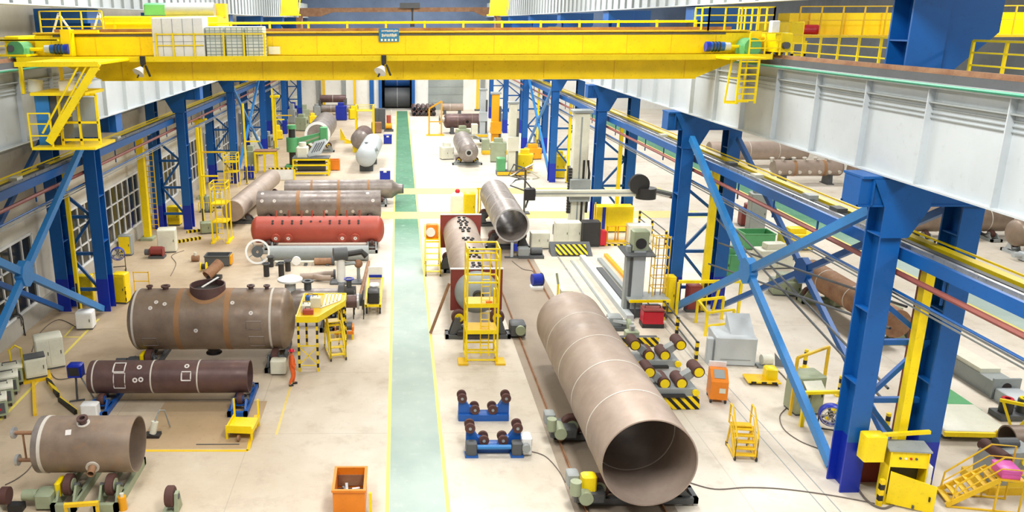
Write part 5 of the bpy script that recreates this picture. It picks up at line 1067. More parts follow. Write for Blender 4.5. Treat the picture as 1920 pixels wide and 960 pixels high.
# column-foot cabinets, left row
def power_cab(label, p, w, d, h, rz=0.0, posts=True):
    t = thing('power_cabinet', label, 'cabinet', (p[0], p[1], 0), rz)
    part(t, 'body', MB().rbox(-w / 2, -d / 2, .12, w / 2, d / 2, h, .04), YEL); part(t, 'plinth', MB().bb(-w / 2 + .05, -d / 2 + .05, 0, w / 2 - .05, d / 2 - .05, .12), GREYD)
    dr = part(t, 'door', MB().bb(-w / 2 + .06, -d / 2 - .03, .3, w / 2 - .06, -d / 2, h - .15), YEL); part(dr, 'handle', MB().box(w * .3, -d / 2 - .05, h * .5, .03, .04, .14), DARK)
    return t
pL = COLY[1]
def foot(px, py): return fp(px, py)
p = fp(160, 571); power_cab('yellow power cabinet between the legs of the left column', (p.x, p.y + .3), .95, .6, 1.75, .1)
p = fp(228, 570); t = power_cab('yellow power cabinet on the aisle side of the left column', (p.x, p.y + .3), .8, .7, 1.85, -.12); part(t, 'striped_edge', MB().bb(.36, -.375, .1, .41, -.345, 1.1), HAZP)
p = fp(327, 423); power_cab('yellow power cabinet at the third left column, under the jib mast', (p.x, p.y + .3), 1.0, .8, 1.6)
# cable mast
def mast(label, x, y, z0, z1, w=.2, mat=YEL, arm=None):
    t = thing('cable_mast', label, 'post', (x, y, 0)); part(t, 'post', MB().box(0, 0, (z0 + z1) / 2, w, w, z1 - z0), mat); part(t, 'base_plate', MB().box(0, 0, z0 + .03, w * 1.35, w * 1.35, .06), GREYD)
    if arm: part(t, 'arm', MB().bar((0, 0, arm[2]), arm, w * .7), mat)
    part(t, 'cable_channel', MB().box(0, -w / 2 - .02, z0 + (z1 - z0) * .12, w * .5, .03, (z1 - z0) * .2), DARK)
    return t
mast('yellow cable mast rising between the legs of the left column', -18.3, COLY[1] - .8, 0, 8.4, .2)
for i, y in enumerate(COLY[2:5]): mast('yellow cable mast by the %s left column' % ORD[i + 2], -16.55 + .9 - .2 * 0, y - .8, 0, 8.2, .18, YEL, (1.4, 0, 4.4))
# jib crane posts on the left wall
for i, (px, py, h_) in enumerate(((278, 449, 8.3), (381, 372, 7.5), (517, 280, 7))):
    p = fp(px, py); t = thing('jib_crane', 'yellow jib crane post by the left wall, %s from the camera' % ORD[i], 'jib crane', (p.x, p.y, 0))
    part(t, 'mast', MB().box(0, 0, h_ / 2, .48, .48, h_), YEL); part(t, 'base', MB().rbox(-.5, -.5, 0, .5, .5, .25, .05), SAGE); part(t, 'head_bracket', MB().rbox(-.4, -.4, h_ - .3, .8, .4, h_, .04), YEL); part(t, 'arm', MB().bar((.2, 0, 4.4), (2.3, 0, 4.4), .14), YELD) if i else None
# ladder cage beside it
p = fp(292, 440); t = thing('wall_ladder', 'yellow caged ladder beside the jib post on the left wall', 'ladder', (p.x, p.y, 0))
for x in (-.3, .3): part(t, 'rail', MB().box(x, 0, 3.4, .07, .07, 6.8), YELD)
for k in range(16): part(t, 'rung', MB().box(0, 0, .4 + k * .42, .6, .05, .05), YELD)
# yellow scaffold and frames
p = fp(414, 456); tower('scaffold_tower', 'yellow scaffold tower in front of the pipe along the left columns', 'scaffold', (p.x, p.y + .7), 1.15, 1.4, 4.6, (1.6, 3.0), YEL, 0, 9, .25)
p = fp(427, 352); tower('scaffold_tower', 'second yellow scaffold tower behind the pipe by the left columns', 'scaffold', (p.x + .3, p.y + 1), 1.3, 1.3, 3.4, (1.5, 2.5), YEL, 0, 7)
p = fp(312, 474); cabinet('pallet_box', 'cream box unit on the floor in front of the caged ladder', 'box', (p.x, p.y + .5), 1.3, 1.1, 1.7, CREAM, .15, 1, False)
p = fp(293, 485); t = thing('winch', 'dark red winch at the corner of the cream box unit', 'winch', (p.x, p.y + .3, 0)); part(t, 'base', MB().box(0, 0, .08, 1.1, .7, .16), GREYD); part(t, 'drum', MB().cyl((-.4, 0, .5), (.4, 0, .5), .32, n=20), MAROON); part(t, 'motor', MB().cyl((-.85, 0, .4), (-.45, 0, .4), .22), GREYD); part(t, 'side_frame', MB().box(-.45, 0, .4, .06, .6, .6).box(.45, 0, .4, .06, .6, .6), MAROON)
p = fp(407, 500); t = bin_('steel_skip', 'dark grey open skip behind the largest brown vessel', (p.x, p.y + .5), 1.65, 1.0, .75, GREYD); part(t, 'tail_board', MB().box(.9, 0, .4, .12, .7, .6), AMB, 'amber tail board')
p = fp(400, 527); t = thing('pipe_offcut', 'broken dark pipe offcut leaning behind the top opening of the vessel', 'pipe', (p.x, p.y, 0)); part(t, 'body', MB().shell((-.4, 0, .35), (.3, .9, .95), .35, .05, 24), RUST); part(t, 'prop_block', MB().box(.0, .4, .12, .9, .6, .24), DARK)
p = fp(383, 508); t = thing('cable_drum', 'small yellow cable drum near the dark skip', 'drum', (p.x, p.y, 0)); part(t, 'core', MB().cyl((-.15, 0, .3), (.15, 0, .3), .18), DARK)
for s in (-1, 1): part(t, 'disc', MB().cyl((s * .15, 0, .3), (s * .19, 0, .3), .3, n=22), YEL)
p = fp(367, 490); t = thing('valve_fitting', 'small tan fitting on the floor left of the dark skip', 'fitting', (p.x, p.y, 0)); part(t, 'body', MB().cyl((-.25, 0, .22), (.25, 0, .22), .22), RUST); part(t, 'neck', MB().cyl((0, 0, .3), (0, 0, .65), .1), CREAM)
p = fp(163, 614); p.y -= .45; t = cabinet('fridge_box', 'small white box cabinet at the foot of the left X-brace', 'cabinet', (p.x, p.y + .4), .9, .75, 1.0, WHITE, .1, 1, False)
fan('black drum fan on the floor by the left wall window', fp(32, 628), .5, DARK, .38, .8)
fan('blue drum fan beside the left column near the window', fp(224, 508), .3, NAVY, .42, 1.2)
fan('dark blue drum fan behind the left column', fp(240, 452), .3, NAVY, .42, 1.2)
p = fp(246, 480); cabinet('parts_cabinet', 'grey-blue parts cabinet with yellow door edge behind the left column', 'cabinet', (p.x - .4, p.y + .3), .9, .6, 1.5, GREYM, 0, 1, False, True, YEL)
# A yellow/black low barriers left
for i, (a_, b_) in enumerate((((330, 456), (378, 448)), ((350, 437), (376, 434)))):
    a_ = fp(*a_); b_ = fp(*b_); single('barrier_bar', MB().bar((0, 0, .1), (b_.x - a_.x, b_.y - a_.y, .1), .2, .2), HAZX, 'low striped barrier on the floor near the scaffold, %s' % ('nearer one' if i == 0 else 'further one'), 'barrier', (a_.x, a_.y, 0))
p = fp(392, 438); cabinet('green_locker', 'pale sage locker lying at the foot of the third left column', 'cabinet', (p.x, p.y + .3), 1.4, .8, .9, SAGE, .3, 2, False)
p = fp(243, 570); t = thing('wire_rack', 'thin yellow wire rack between the power cabinet and largest vessel', 'rack', (p.x + .5, p.y + 1.0, 0))
for x in (-.45, .45): part(t, 'post', MB().bar((x, 0, 0), (x, 0, 1.7), .05), YELD); part(t, 'foot', MB().box(x, 0, .03, .08, .7, .06), YELD)
for zz in (.5, 1.1, 1.65): part(t, 'crossbar', MB().bar((-.45, 0, zz), (.45, 0, zz), .05), YELD)
# radial drill
p = fp(548, 316); t = thing('radial_drill', 'green radial drilling machine with long arm left of the white tank', 'drilling machine', (p.x, p.y + .8, 0))
part(t, 'base', MB().rbox(-1.2, -1.0, 0, 2.8, 1.0, .45, .08), GRNG); part(t, 'column', MB().cyl((0, 0, .45), (0, 0, 6.6), .55, n=24), DARK); part(t, 'sleeve', MB().cyl((0, 0, 2.6), (0, 0, 4.9), .95, n=24), GRNG); part(t, 'column_cap', MB().cyl((0, 0, 6.3), (0, 0, 6.9), .75, n=24), GRNG)
am = part(t, 'arm', MB().prism([(.5, -.35, 3.2), (5.6, -.35, 4.9), (5.6, -.35, 5.9), (.5, -.35, 4.7)], (0, .7, 0)), GRNG); part(am, 'arm_rib', MB().bar((1, -.38, 3.9), (5.2, -.38, 5.3), .05, .3), SAGE)
hd = part(t, 'drill_head', MB().rbox(4.6, -.8, 4.4, 5.8, .6, 6.6, .1), GRNG); part(hd, 'spindle', MB().cyl((5.2, -.4, 3.0), (5.2, -.4, 4.4), .16), CHROME); part(t, 'work_table', MB().rbox(1.4, -.9, .45, 2.7, .9, 1.3, .05), SAGE); t.scale = (.7, .7, .7)
p = fp(583, 330); t = thing('machine_bed', 'yellow framed machine bed carrying a tilted slotted plate', 'machine', (p.x, p.y + 1.1, 0))
fr = MB()
for x in (-1.9, 1.9):
    for y in (-.9, .9): fr.box(x, y, .9, .16, .16, 1.8)
for zz in (.25, 1.15, 1.75):
    for y in (-.9, .9): fr.bar((-1.9, y, zz), (1.9, y, zz), .18)
    for x in (-1.9, 1.9): fr.bar((x, -.9, zz), (x, .9, zz), .16)
part(t, 'frame', fr, YEL); part(t, 'drum', MB().cyl((-1.5, 0, .9), (1.5, 0, .9), .6, n=20), GREYD); part(t, 'top_plate', MB().box(0, 0, 1.88, 4.0, 2.0, .08), GREYD)
tp = part(t, 'tilted_plate', MB().prism([(-.2, -.6, 2.0), (1.1, -.6, 2.3), (1.7, .9, 3.5), (.5, .9, 3.2)], (-.2, .1, .25)), GREYM, 'tilted pale slotted plate')
for k in range(4): part(tp, 'slot', MB().bar((.1 + k * .26, -.42, 2.42 + k * .06), (.6 + k * .26, .6, 3.3 + k * .06), .1), GREYD)
part(t, 'casting', MB().rbox(-1.6, -.5, 1.92, -.3, .6, 3.1, .15), CREAM); part(t, 'casting_cap', MB().cyl((-.9, 0, 3.1), (-.9, 0, 3.5), .4), CREAM)
p = fp(498, 325); t = thing('yellow_table', 'tall yellow box table with brown top near the left columns', 'table', (p.x, p.y + .9, 0))
part(t, 'top', MB().box(0, 0, 2.4, 2.5, 1.6, .1), RUST)
for x in (-1.1, 1.1):
    for y in (-.7, .7): part(t, 'leg', MB().box(x, y, 1.17, .2, .2, 2.34), YEL)
part(t, 'mid_leg', MB().box(-.1, -.7, 1.17, .2, .16, 2.34), YEL); part(t, 'apron', MB().box(0, -.7, 2.2, 2.2, .12, .24), YEL)
p = fp(530, 338); t = thing('white_screen', 'white welding screen in front of the green radial drill', 'screen', (p.x, p.y, 0)); part(t, 'sheet', MB().bb(-1.3, -.04, .1, 1.3, .04, 1.2), WHITE); part(t, 'rail_bar', MB().bar((-1.4, 0, 1.25), (1.4, 0, 1.25), .16), HAZX)
for x in (-1.3, 1.3): part(t, 'post', MB().box(x, 0, .6, .1, .5, 1.2), YEL)
p = fp(627, 320); bin_('orange_bin', 'small bright orange bin on the pale floor left of the white tank', (p.x, p.y + .5), 1.15, 1.0, 1.2, ORG, 0)
def crate(label, px, py, w, h, mat, lid=None):
    p = fp(px, py); t = thing('tool_chest', label, 'chest', (p.x, p.y + w * .4, 0)); part(t, 'body', MB().rbox(-w / 2, -w * .4, .06, w / 2, w * .4, h, .04), mat); part(t, 'lid', MB().rbox(-w / 2 - .03, -w * .42, h, w / 2 + .03, w * .42, h + .12, .03), lid or mat); part(t, 'latch', MB().box(0, -w * .43, h - .08, w * .3, .04, .2), WHITE)
    for x in (-w * .4, w * .4): part(t, 'foot', MB().box(x, 0, .03, .12, w * .7, .06), DARK)
crate('blue chest with white label left of the aisle before the cross stripe', 722, 338, 1.1, 1.0, NAVY, WHITE)
crate('blue chest standing further up the aisle beyond the white tank', 727, 270, 1.1, 1.1, NAVY)
p = fp(706, 250); cabinet('brown_box', 'brown packing box with dark box behind it left of the aisle', 'box', (p.x, p.y + .6), 1.5, 1.2, 1.6, RUST, 0, 1, False)
p = fp(711, 244); cabinet('dark_cabinet', 'dark cabinet behind the brown packing box', 'cabinet', (p.x, p.y + 1.2), 1.9, 1.0, 3.2, GREYD, 0, 2, False)
p = fp(729, 247); t = thing('orange_pump', 'small orange and red pump set right of the brown packing box', 'pump', (p.x, p.y + .5, 0)); part(t, 'base', MB().box(0, 0, .15, 1.4, .9, .3), GREYD); part(t, 'body', MB().cyl((-.5, 0, .8), (.5, 0, .8), .45, n=18), AMB); part(t, 'tank', MB().cyl((0, .2, 1.2), (0, .2, 2.4), .35, n=18), REDP); part(t, 'pipe', MB().tube([(.3, .2, 1.2), (.4, .2, 2.6), (.4, .2, 3.2)], .12), CREAM)
p = fp(684, 268); t = tower('portal_gantry', 'tall yellow portal frame round the dark vessel left of the aisle', 'frame', (p.x, p.y + 1.5), 2.4, 2.2, 5.0, (4.3,), YEL, 0, 0, pw=.24)
for i, (px, py, w_, h_, mt, lb) in enumerate(((705, 268, 1.4, .6, YEL, 'yellow wedge block before the portal frame'), (656, 262, .8, 1.6, YEL, 'yellow leaning ramp beside the white-rimmed pipe'))):
    p = fp(px - (49 if i == 0 else 12), py); t = thing('ramp_block', lb, 'ramp', (p.x, p.y, 0)); part(t, 'wedge', MB().prism([(-w_ / 2, -.5, 0), (w_ / 2, -.5, 0), (-w_ / 2, -.5, h_)], (0, 1.0, 0)), mt); part(t, 'edge', MB().bar((-w_ / 2, -.5, h_), (w_ / 2, -.5, .05), .08), YELD)
# busy equipment rows between the left columns, further away
random.seed(21)
kinds = [(SAGE, 'sage'), (CREAM, 'cream'), (GREYM, 'mid-grey'), (NAVY, 'deep blue'), (YEL, 'yellow')]
spots = [(470, 320), (478, 292), (500, 276), (468, 268), (520, 262), (566, 246), (524, 250), (548, 232), (550, 220), (586, 232), (570, 222), (556, 212), (594, 220), (640, 226), (662, 224)]
where = ['beside the tall yellow table', 'behind the tall yellow table', 'at the back of the radial drill', 'against the left X-brace far off', 'left of the radial drill arm', 'behind the radial drill head', 'third deep behind the table', 'by the far left blue column', 'in the far left corner group', 'left of the white-rimmed pipe', 'behind the pipe rim on the left', 'deepest in the left corner', 'just left of the stacked pipes', 'below the stacked far pipes', 'between far pipes and the portal frame']
for i, (px, py) in enumerate(spots):
    mt, nm = kinds[i % 5]; p = fp(px, py); w_ = random.uniform(1.1, 1.9); h_ = random.uniform(1.2, 2.6)
    cabinet('machine_cabinet', '%s machine cabinet %s' % (nm, where[i]), 'machine', (p.x, p.y + .6), w_, 1.1, h_, mt, random.uniform(-.3, .3), 1 + i % 2, True, True, None, random.uniform(.3, .9))
# clutter right under the left wall between columns
for i, (px, py) in enumerate(((193, 540), (466, 338), (405, 392), (385, 400))):
    p = fp(px, py); t = thing('gas_cylinder_rack', '%s rack of gas cylinders by the left columns' % ('small blue-grey', 'deep blue', 'pale', 'green-grey', 'worn yellow')[i], 'gas rack', (p.x, p.y + .6, 0)); mt = (GREYM, NAVY, CREAM, SAGE, YELD)[i]
    part(t, 'tray', MB().box(0, 0, .06, 1.2, .7, .12), GREYD); part(t, 'guard_bar', MB().bar((-.6, -.36, .9), (.6, -.36, .9), .05), YEL)
    for x in (-.6, .6): part(t, 'post', MB().box(x, -.36, .5, .06, .06, .8), YEL)
    for k in range(3): g = part(t, 'cylinder', MB().cyl((-.38 + k * .38, 0, .12), (-.38 + k * .38, 0, 1.4), .16, n=14), mt); part(g, 'neck', MB().cyl((-.38 + k * .38, 0, 1.4), (-.38 + k * .38, 0, 1.58), .07), CHROME)
# hoses and cables on the left floor
def hose(label, pts, r=.022, mat=None):
    P = [fp(*q) for q in pts]; o = P[0].copy(); o.z = 0; D = []
    for i in range(len(P) - 1):
        for k in range(6):
            t_ = k / 6; p0 = P[max(i - 1, 0)]; p1 = P[i]; p2 = P[i + 1]; p3 = P[min(i + 2, len(P) - 1)]
            q = .5 * ((2 * p1) + (p2 - p0) * t_ + (2 * p0 - 5 * p1 + 4 * p2 - p3) * t_ ** 2 + (3 * p1 - p0 - 3 * p2 + p3) * t_ ** 3); D.append((q.x - o.x, q.y - o.y, r))
    q = P[-1]; D.append((q.x - o.x, q.y - o.y, r))
    return single('floor_cable', MB().tube(D, r, 6), mat or CABLE, label, 'cable', tuple(o))
hose('dark cable curling from the left wall to the white box cabinet', [(60, 660), (75, 625), (110, 600), (150, 618)])
hose('cable running past the monitor stand to the cream cabinet', [(95, 700), (110, 712), (150, 705), (200, 690), (255, 668)])
hose('thin cable on the tan floor in front of the cream box unit', [(320, 518), (330, 495), (322, 480), (345, 470)])
hose('loop of cable lying left of the short vessel', [(10, 910), (30, 900), (50, 885), (62, 870)])
# ------------------------------------------------------------------ right bay equipment
# yellow access tower in front of the domed vessel
p = fp(900, 684)
t = thing('access_tower', 'tall yellow access tower with ladder in front of the domed grey head', 'tower', (3.97, 37.1, 0))
w_, d_, h_ = 1.5, 1.3, 5.75
for x in (-w_ / 2, w_ / 2):
    for y in (0, d_): part(t, 'post', MB().bar((x, y, .1), (x, y, h_ if y else h_), .09), YEL)
    part(t, 'skid', MB().bb(x - .09 + (-.3 if x < 0 else .0), -.35, 0, x + .09 + (.0 if x < 0 else .3), .45, .1), YELD, 'pale yellow foot plate')
fr = MB()
for z in (h_, h_ - .55, 4.1, 2.9, 1.55, .55, .15):
    for y in (0, d_): fr.bar((-w_ / 2, y, z), (w_ / 2, y, z), .07)
    for x in (-w_ / 2, w_ / 2): fr.bar((x, 0, z), (x, d_, z), .06)
fr.bar((-w_ / 2, 0, .1), (-w_ / 2, 0, h_), .07)
part(t, 'frame', fr, YEL)
for z in (2.9, 1.55): dk = part(t, 'deck', MB().bb(-w_ / 2, 0, z, w_ / 2, d_, z + .06), YELD); part(dk, 'toe_plate', MB().bb(-w_ / 2, -.03, z - .05, w_ / 2, 0, z + .16), YEL)
ld = part(t, 'ladder', MB().bar((-.02, .5, .15), (-.02, .5, h_ - .3), .05).bar((.38, .5, .15), (.38, .5, h_ - .3), .05), YEL)
for k in range(15): part(ld, 'rung', MB().bar((-.02, .5, .35 + k * .34), (.38, .5, .35 + k * .34), .04), YEL)
part(t, 'gate_panel', MB().box(.55, .2, 3.3, .05, .3, .9).box(.68, .2, 3.3, .05, .3, .9), YEL)
q = single('hand_tool', MB().box(0, 0, .06, .3, .16, .12), ORG, 'small orange tool lying on the upper deck of the access tower', 'tool', (4.3, 37.4, 2.97))
# leaning strut
a_, b_ = fp(807, 627), V(2.62, 41.2, 2.75)
t = single('leaning_strut', MB().bar((0, 0, .06), (b_.x - a_.x, b_.y - a_.y, b_.z), .12), RUST, 'long rusty strut leaning from the maroon plate to the aisle line', 'strut', (a_.x, a_.y, 0))
a_, b_ = V(5.6, 41.45, 2.4), fp(1018, 780)
# rolling stairs with orange deck
p = fp(818, 516); steps('rolling_stairs', 'yellow rolling stairs with orange cart top beside the ported vessel', (p.x - .22, p.y + 1.0), .95, 2.5, 2.0, YEL, 0, 6, .9)
t = thing('wire_feeder', 'orange feeder box with white reel on top of the yellow rolling stairs', 'machine', (p.x - .22, p.y + 1.9, 2.036)); part(t, 'body', MB().rbox(-.4, -.15, 0, .4, .3, .95, .04), ORG); part(t, 'reel', MB().cyl((-.1, -.15, .45), (-.1, -.32, .45), .3, n=20), WHITE)
p = fp(886, 418); t = cabinet('yellow_cabinet', 'yellow cabinet with post behind the ported vessel', 'cabinet', (p.x - .2, p.y + 1.2), .95, 1.0, 2.3, YEL, 0, 1); part(t, 'side_frame', MB().bar((.75, 0, .1), (.75, 0, 2.7), .12).bar((.95, 0, .1), (.95, 0, 2.7), .08).bar((.6, 0, 2.65), (.95, 0, 2.65), .1), YEL)
p = fp(868, 395); t = thing('white_hood', 'white hood with red cap behind the rear maroon plate', 'hood', (p.x - .5, p.y, 0)); part(t, 'body', MB().rbox(-.6, -.5, 0, .6, .5, 1.6, .2), WHITE); part(t, 'cap', MB().ball((0, 0, 1.75), .22), REDB)
# blue roller beds
def turning_bed(label, px, py, boxes):
    p = fp(px, py); t = thing('turning_roller', label, 'pipe roller', (p.x, p.y + .25, 0)); w = 1.05
    part(t, 'base', MB().rbox(-w, -.25, 0, w, .25, .3, .03), DBLUE)
    for s in (-1, 1):
        k = part(t, 'arm', MB().prism([(s * w, -.13, .3), (s * (w - .75), -.13, .3), (s * (w - .7), -.13, .52), (s * (w - .45), -.13, .6), (s * (w - .2), -.13, 1.0), (s * (w - .02), -.13, 1.02), (s * w, -.13, .9)], (0, .26, 0)), DBLUE)
        for x, z in ((w - .14, 1.02), (w - .68, .5)):
            for yy in (-.24, .13): part(k, 'wheel', MB().cyl((s * x, yy, z), (s * x, yy + .11, z), .2, n=22), RUBBER, 'dark red wheel')
            part(k, 'axle', MB().cyl((s * x, -.27, z), (s * x, .27, z), .06), GREYM)
        if boxes: b_ = part(t, 'gearbox', MB().rbox(s * (w - .18) - .2, -.62, .05, s * (w - .18) + .2, -.25, .6, .05), GREYD); part(b_, 'motor_foot', MB().bb(s * (w - .18) - .25, -.66, 0, s * (w - .18) + .25, -.25, .08), DBLUE)
    if boxes: part(t, 'drive_shaft', MB().cyl((-.65, -.45, .36), (.65, -.45, .36), .09), BLUEL); part(t, 'control_unit', MB().rbox(w, -.5, .05, w + .4, .1, .75, .05), WHITE, 'white control unit'); part(t, 'motor', MB().cyl((w + .15, -.7, .4), (w + .15, -.45, .4), .16), GREYM)
    return t
turning_bed('blue turning roller without motor, further of the pair by the aisle', 907, 790, False)
turning_bed('blue turning roller with grey gearboxes, closer of the pair by the aisle', 925, 849, True)
# welding manipulator 1
cx, cy = 13.6, 61.6
t = thing('welding_manipulator', 'tall cream column manipulator with long horizontal boom and black reel', 'manipulator', (cx, cy, 0))
part(t, 'carriage', MB().rbox(-1.6, -1.0, .0, 1.5, .9, .8, .06), GREYD)
col = part(t, 'column', MB().rbox(-.55, -.5, .8, .55, .5, 9.5, .05), CREAM); part(col, 'column_groove', MB().bb(-.12, -.52, .9, .0, -.5, 9.2), GREYM); part(col, 'rack_strip', MB().bb(.18, -.54, .9, .34, -.5, 6.0), DARK); part(col, 'cap', MB().rbox(-.75, -.65, 9.5, .75, .65, 9.7, .03), GREYM)
ch = MB()
for k in range(16): ch.box(-.72, -.35, 2.0 + k * .22, .26, .3, .16)
part(t, 'energy_chain', ch, DARK)
part(t, 'saddle', MB().rbox(-.75, -.85, 2.9, .8, -.5, 4.6, .05), GREYM); part(t, 'hanging_chain', MB().tube([(.55, -.55, 6.0), (.65, -.7, 5.0), (.6, -.6, 2.0)], .1), DARK)
bm = part(t, 'boom', MB().rbox(-3.4, -1.15, 3.35, 4.4, -.85, 3.85, .04), CREAM); part(bm, 'boom_rail', MB().bb(-3.4, -1.18, 3.55, 4.4, -1.15, 3.65), GREYM)
part(t, 'wire_reel', MB().cyl((4.3, -1.4, 4.3), (4.3, -1.0, 4.3), .75, n=26), DARK, 'black wire reel'); part(t, 'flux_hopper', MB().cyl((4.9, -1.1, 3.2), (4.9, -1.1, 4.0), .75, n=20), DARK)
hd = part(t, 'torch_head', MB().rbox(-4.2, -1.3, 3.1, -3.4, -.75, 4.0, .06), DARK); part(hd, 'torch', MB().bar((-3.9, -1.0, 3.1), (-4.1, -1.1, 2.5), .1), GREYD); part(hd, 'cable_loop', MB().tube([(-3.7, -1, 4.0), (-4.3, -1, 4.7), (-4.9, -1, 4.6), (-5.3, -1, 4.2), (-4.2, -1, 3.8)], .06), GREYD)
p = fp(1063, 458); cabinet('control_cabinet', 'cream double control cabinet at the foot of the tall manipulator', 'cabinet', (p.x, p.y + .1), 1.9, .9, 1.75, CREAM, 0, 2)
p = fp(1101, 462); t = cabinet('dark_cabinet', 'black power cabinet with red side box right of the cream cabinet', 'cabinet', (p.x + .22, p.y + .2), 1.3, .9, 1.9, DARK, 0, 1); part(t, 'side_box', MB().rbox(.65, -.3, .1, 1.15, .3, 1.2, .04), REDB)
p = fp(1013, 468); cabinet('control_cabinet', 'cream control cabinet right of the grey pipe mouth', 'cabinet', (p.x, p.y + .5), 1.35, .9, 1.25, CREAM, 0, 2)
p = fp(1005, 480); t = thing('gear_unit', 'low dark gear unit in front of the cream cabinet by the pipe mouth', 'machine', (p.x - .45, p.y - .3, 0)); part(t, 'base', MB().box(0, 0, .1, 1.8, .9, .2), GREYD); part(t, 'gearbox', MB().rbox(-.9, -.35, .2, -.1, .35, .75, .08), GREYM); part(t, 'motor', MB().cyl((0, 0, .45), (.8, 0, .45), .26, n=18), GREYD)
p = fp(960, 385); t = thing('wire_tangle', 'cluster of grey hoses and brackets over the rear of the grey pipe', 'hose bundle', (p.x + .6, 69.5, 0))
random.seed(9)
part(t, 'stand', MB().bar((0, 0, 0), (0, 0, 4.0), .16).box(0, 0, .05, .9, .9, .1), GREYD)
for k in range(5): part(t, 'hose', MB().tube([(0, 0, 3.9), (random.uniform(-1.2, 1.2), random.uniform(-.4, .4), random.uniform(3.9, 4.5)), (random.uniform(-1.6, 1.6), random.uniform(-.4, .4), random.uniform(2.8, 3.6)), (random.uniform(-.8, .8), 0, 3.0)], .08), (CREAM, GREYD, RUST)[k % 3])
# hazard plate at the track head
p = fp(1073, 481); t = thing('track_ramp', 'black-edged ramp with yellow and black stripes at the head of the track', 'ramp', (p.x, p.y, 0))
part(t, 'plate', MB().prism([(-1.45, 0, 0), (-1.45, 1.3, 0), (-1.45, 1.3, .75)], (2.9, 0, 0)), GREYD); part(t, 'striped_face', MB().prism([(-1.1, .06, .09), (1.1, .06, .09), (1.1, .95, .6), (-1.1, .95, .6)], (0, -.02, .04)), HAZ, 'striped face')
single('hazard_kerb', MB().bb(0, 0, 0, 3.3, .25, .12), HAZX, 'striped kerb right of the track ramp', 'kerb', (fp(1122, 461).x, fp(1122, 461).y, 0))
# machine track
t = thing('machine_track', 'long pale steel track beam running from the striped ramp to the red welder', 'track', (12.75, 42.75, 0))
part(t, 'beam', MB().bb(-.2, 0, 0, .2, 12.3, .35), GREY, 'pale track beam'); part(t, 'far_beam', MB().bb(1.0, 3.6, 0, 1.3, 12.1, .2), GREYM); part(t, 'kerb', MB().bb(1.7, 3.6, 0, 1.95, 13.1, .22), AMB, 'amber kerb')
part(t, 'cable_trough', MB().bb(.45, 3.2, 0, .85, 10, .14), GREYD); part(t, 'slot', MB().bb(-.9, 0, 0, -.75, 12, .05), GREYM)
single('floor_rail', MB().bb(-.06, 0, 0, .06, 14.5, .03).bb(-.02, 0, .03, .02, 14.5, .08), CHROME, 'thin bright rail left of the pale track beam', 'rail', (11.2, 41.5, 0))
# second manipulator
p = fp(1192, 592); cx, cy = p.x, p.y + .4
t = thing('welding_manipulator', 'short grey column manipulator with platform beside the red welder', 'manipulator', (cx, cy, 0))
part(t, 'base', MB().rbox(-.3, -.7, 0, 1.6, .7, .35, .04), GREYD); part(t, 'column', MB().rbox(-.35, -.32, .37, .35, .32, 4.1, .04), GREY); part(t, 'column_slot', MB().bb(-.5, -.3, .37, -.35, .1, 4.1), GREYD); part(t, 'side_channel', MB().bb(-.7, -.25, .37, -.5, .2, 4.0), GREYM)
part(t, 'top_plate', MB().prism([(-.9, -.8, 3.55), (.75, -.8, 3.55), (.75, .7, 3.75), (-1.0, .7, 3.75)], (0, 0, .06)), GREYD); hd = part(t, 'head', MB().rbox(-.45, -.35, 3.8, .45, .35, 4.9, .05), SAGE); part(hd, 'wheel', MB().cyl((0, -.4, 4.2), (0, -.3, 4.2), .3, n=20), DARK)
pl = part(t, 'platform', MB().bb(-.6, -.95, 1.0, 1.7, .6, 1.1), GREYM); part(pl, 'platform_edge', MB().bb(-.6, -1.0, .98, 1.7, -.95, 1.14), YEL, 'yellow platform edge')
for x in (-.22, 1.6): part(t, 'leg', MB().bar((x, -.85, 0), (x, -.85, 1.0), .07), GREYD)
part(t, 'brace', MB().bar((.4, -.9, 1.0), (1.3, -.9, .1), .06), GREYD)
t = thing('ladder_cage', 'narrow amber ladder cage standing on the manipulator platform', 'ladder', (cx + 1.25, cy, 1.106))
for x in (-.4, .4):
    for y in (-.3, .3): part(t, 'post', MB().bar((x, y, 0), (x, y, 3.5), .05), YELD)
for k in range(6): part(t, 'hoop_frame', MB().bar((-.4, -.3, .5 + k * .58), (.4, -.3, .5 + k * .58), .04).bar((-.4, .3, .5 + k * .58), (.4, .3, .5 + k * .58), .04).bar((-.4, -.3, .5 + k * .58), (-.4, .3, .5 + k * .58), .04).bar((.4, -.3, .5 + k * .58), (.4, .3, .5 + k * .58), .04), YELD)
part(t, 'inner_ladder', MB().bar((-.15, 0, 0), (-.15, 0, 3.4), .04).bar((.15, 0, 0), (.15, 0, 3.4), .04), RUST)
p = fp(1226, 617); t = thing('welding_machine', 'bright red welding machine on a dark base at the end of the track', 'welder', (p.x, p.y + .5, 0), -.05); part(t, 'base', MB().box(0, 0, .12, 1.15, .8, .24), DARK); part(t, 'body', MB().rbox(-.55, -.4, .24, .55, .4, .95, .05), REDB); part(t, 'lid', MB().rbox(-.56, -.41, .95, .56, .41, 1.05, .03), MAROON); part(t, 'handle', MB().tube([(-.4, 0, 1.05), (-.4, 0, 1.2), (.4, 0, 1.2), (.4, 0, 1.05)], .03), DARK)
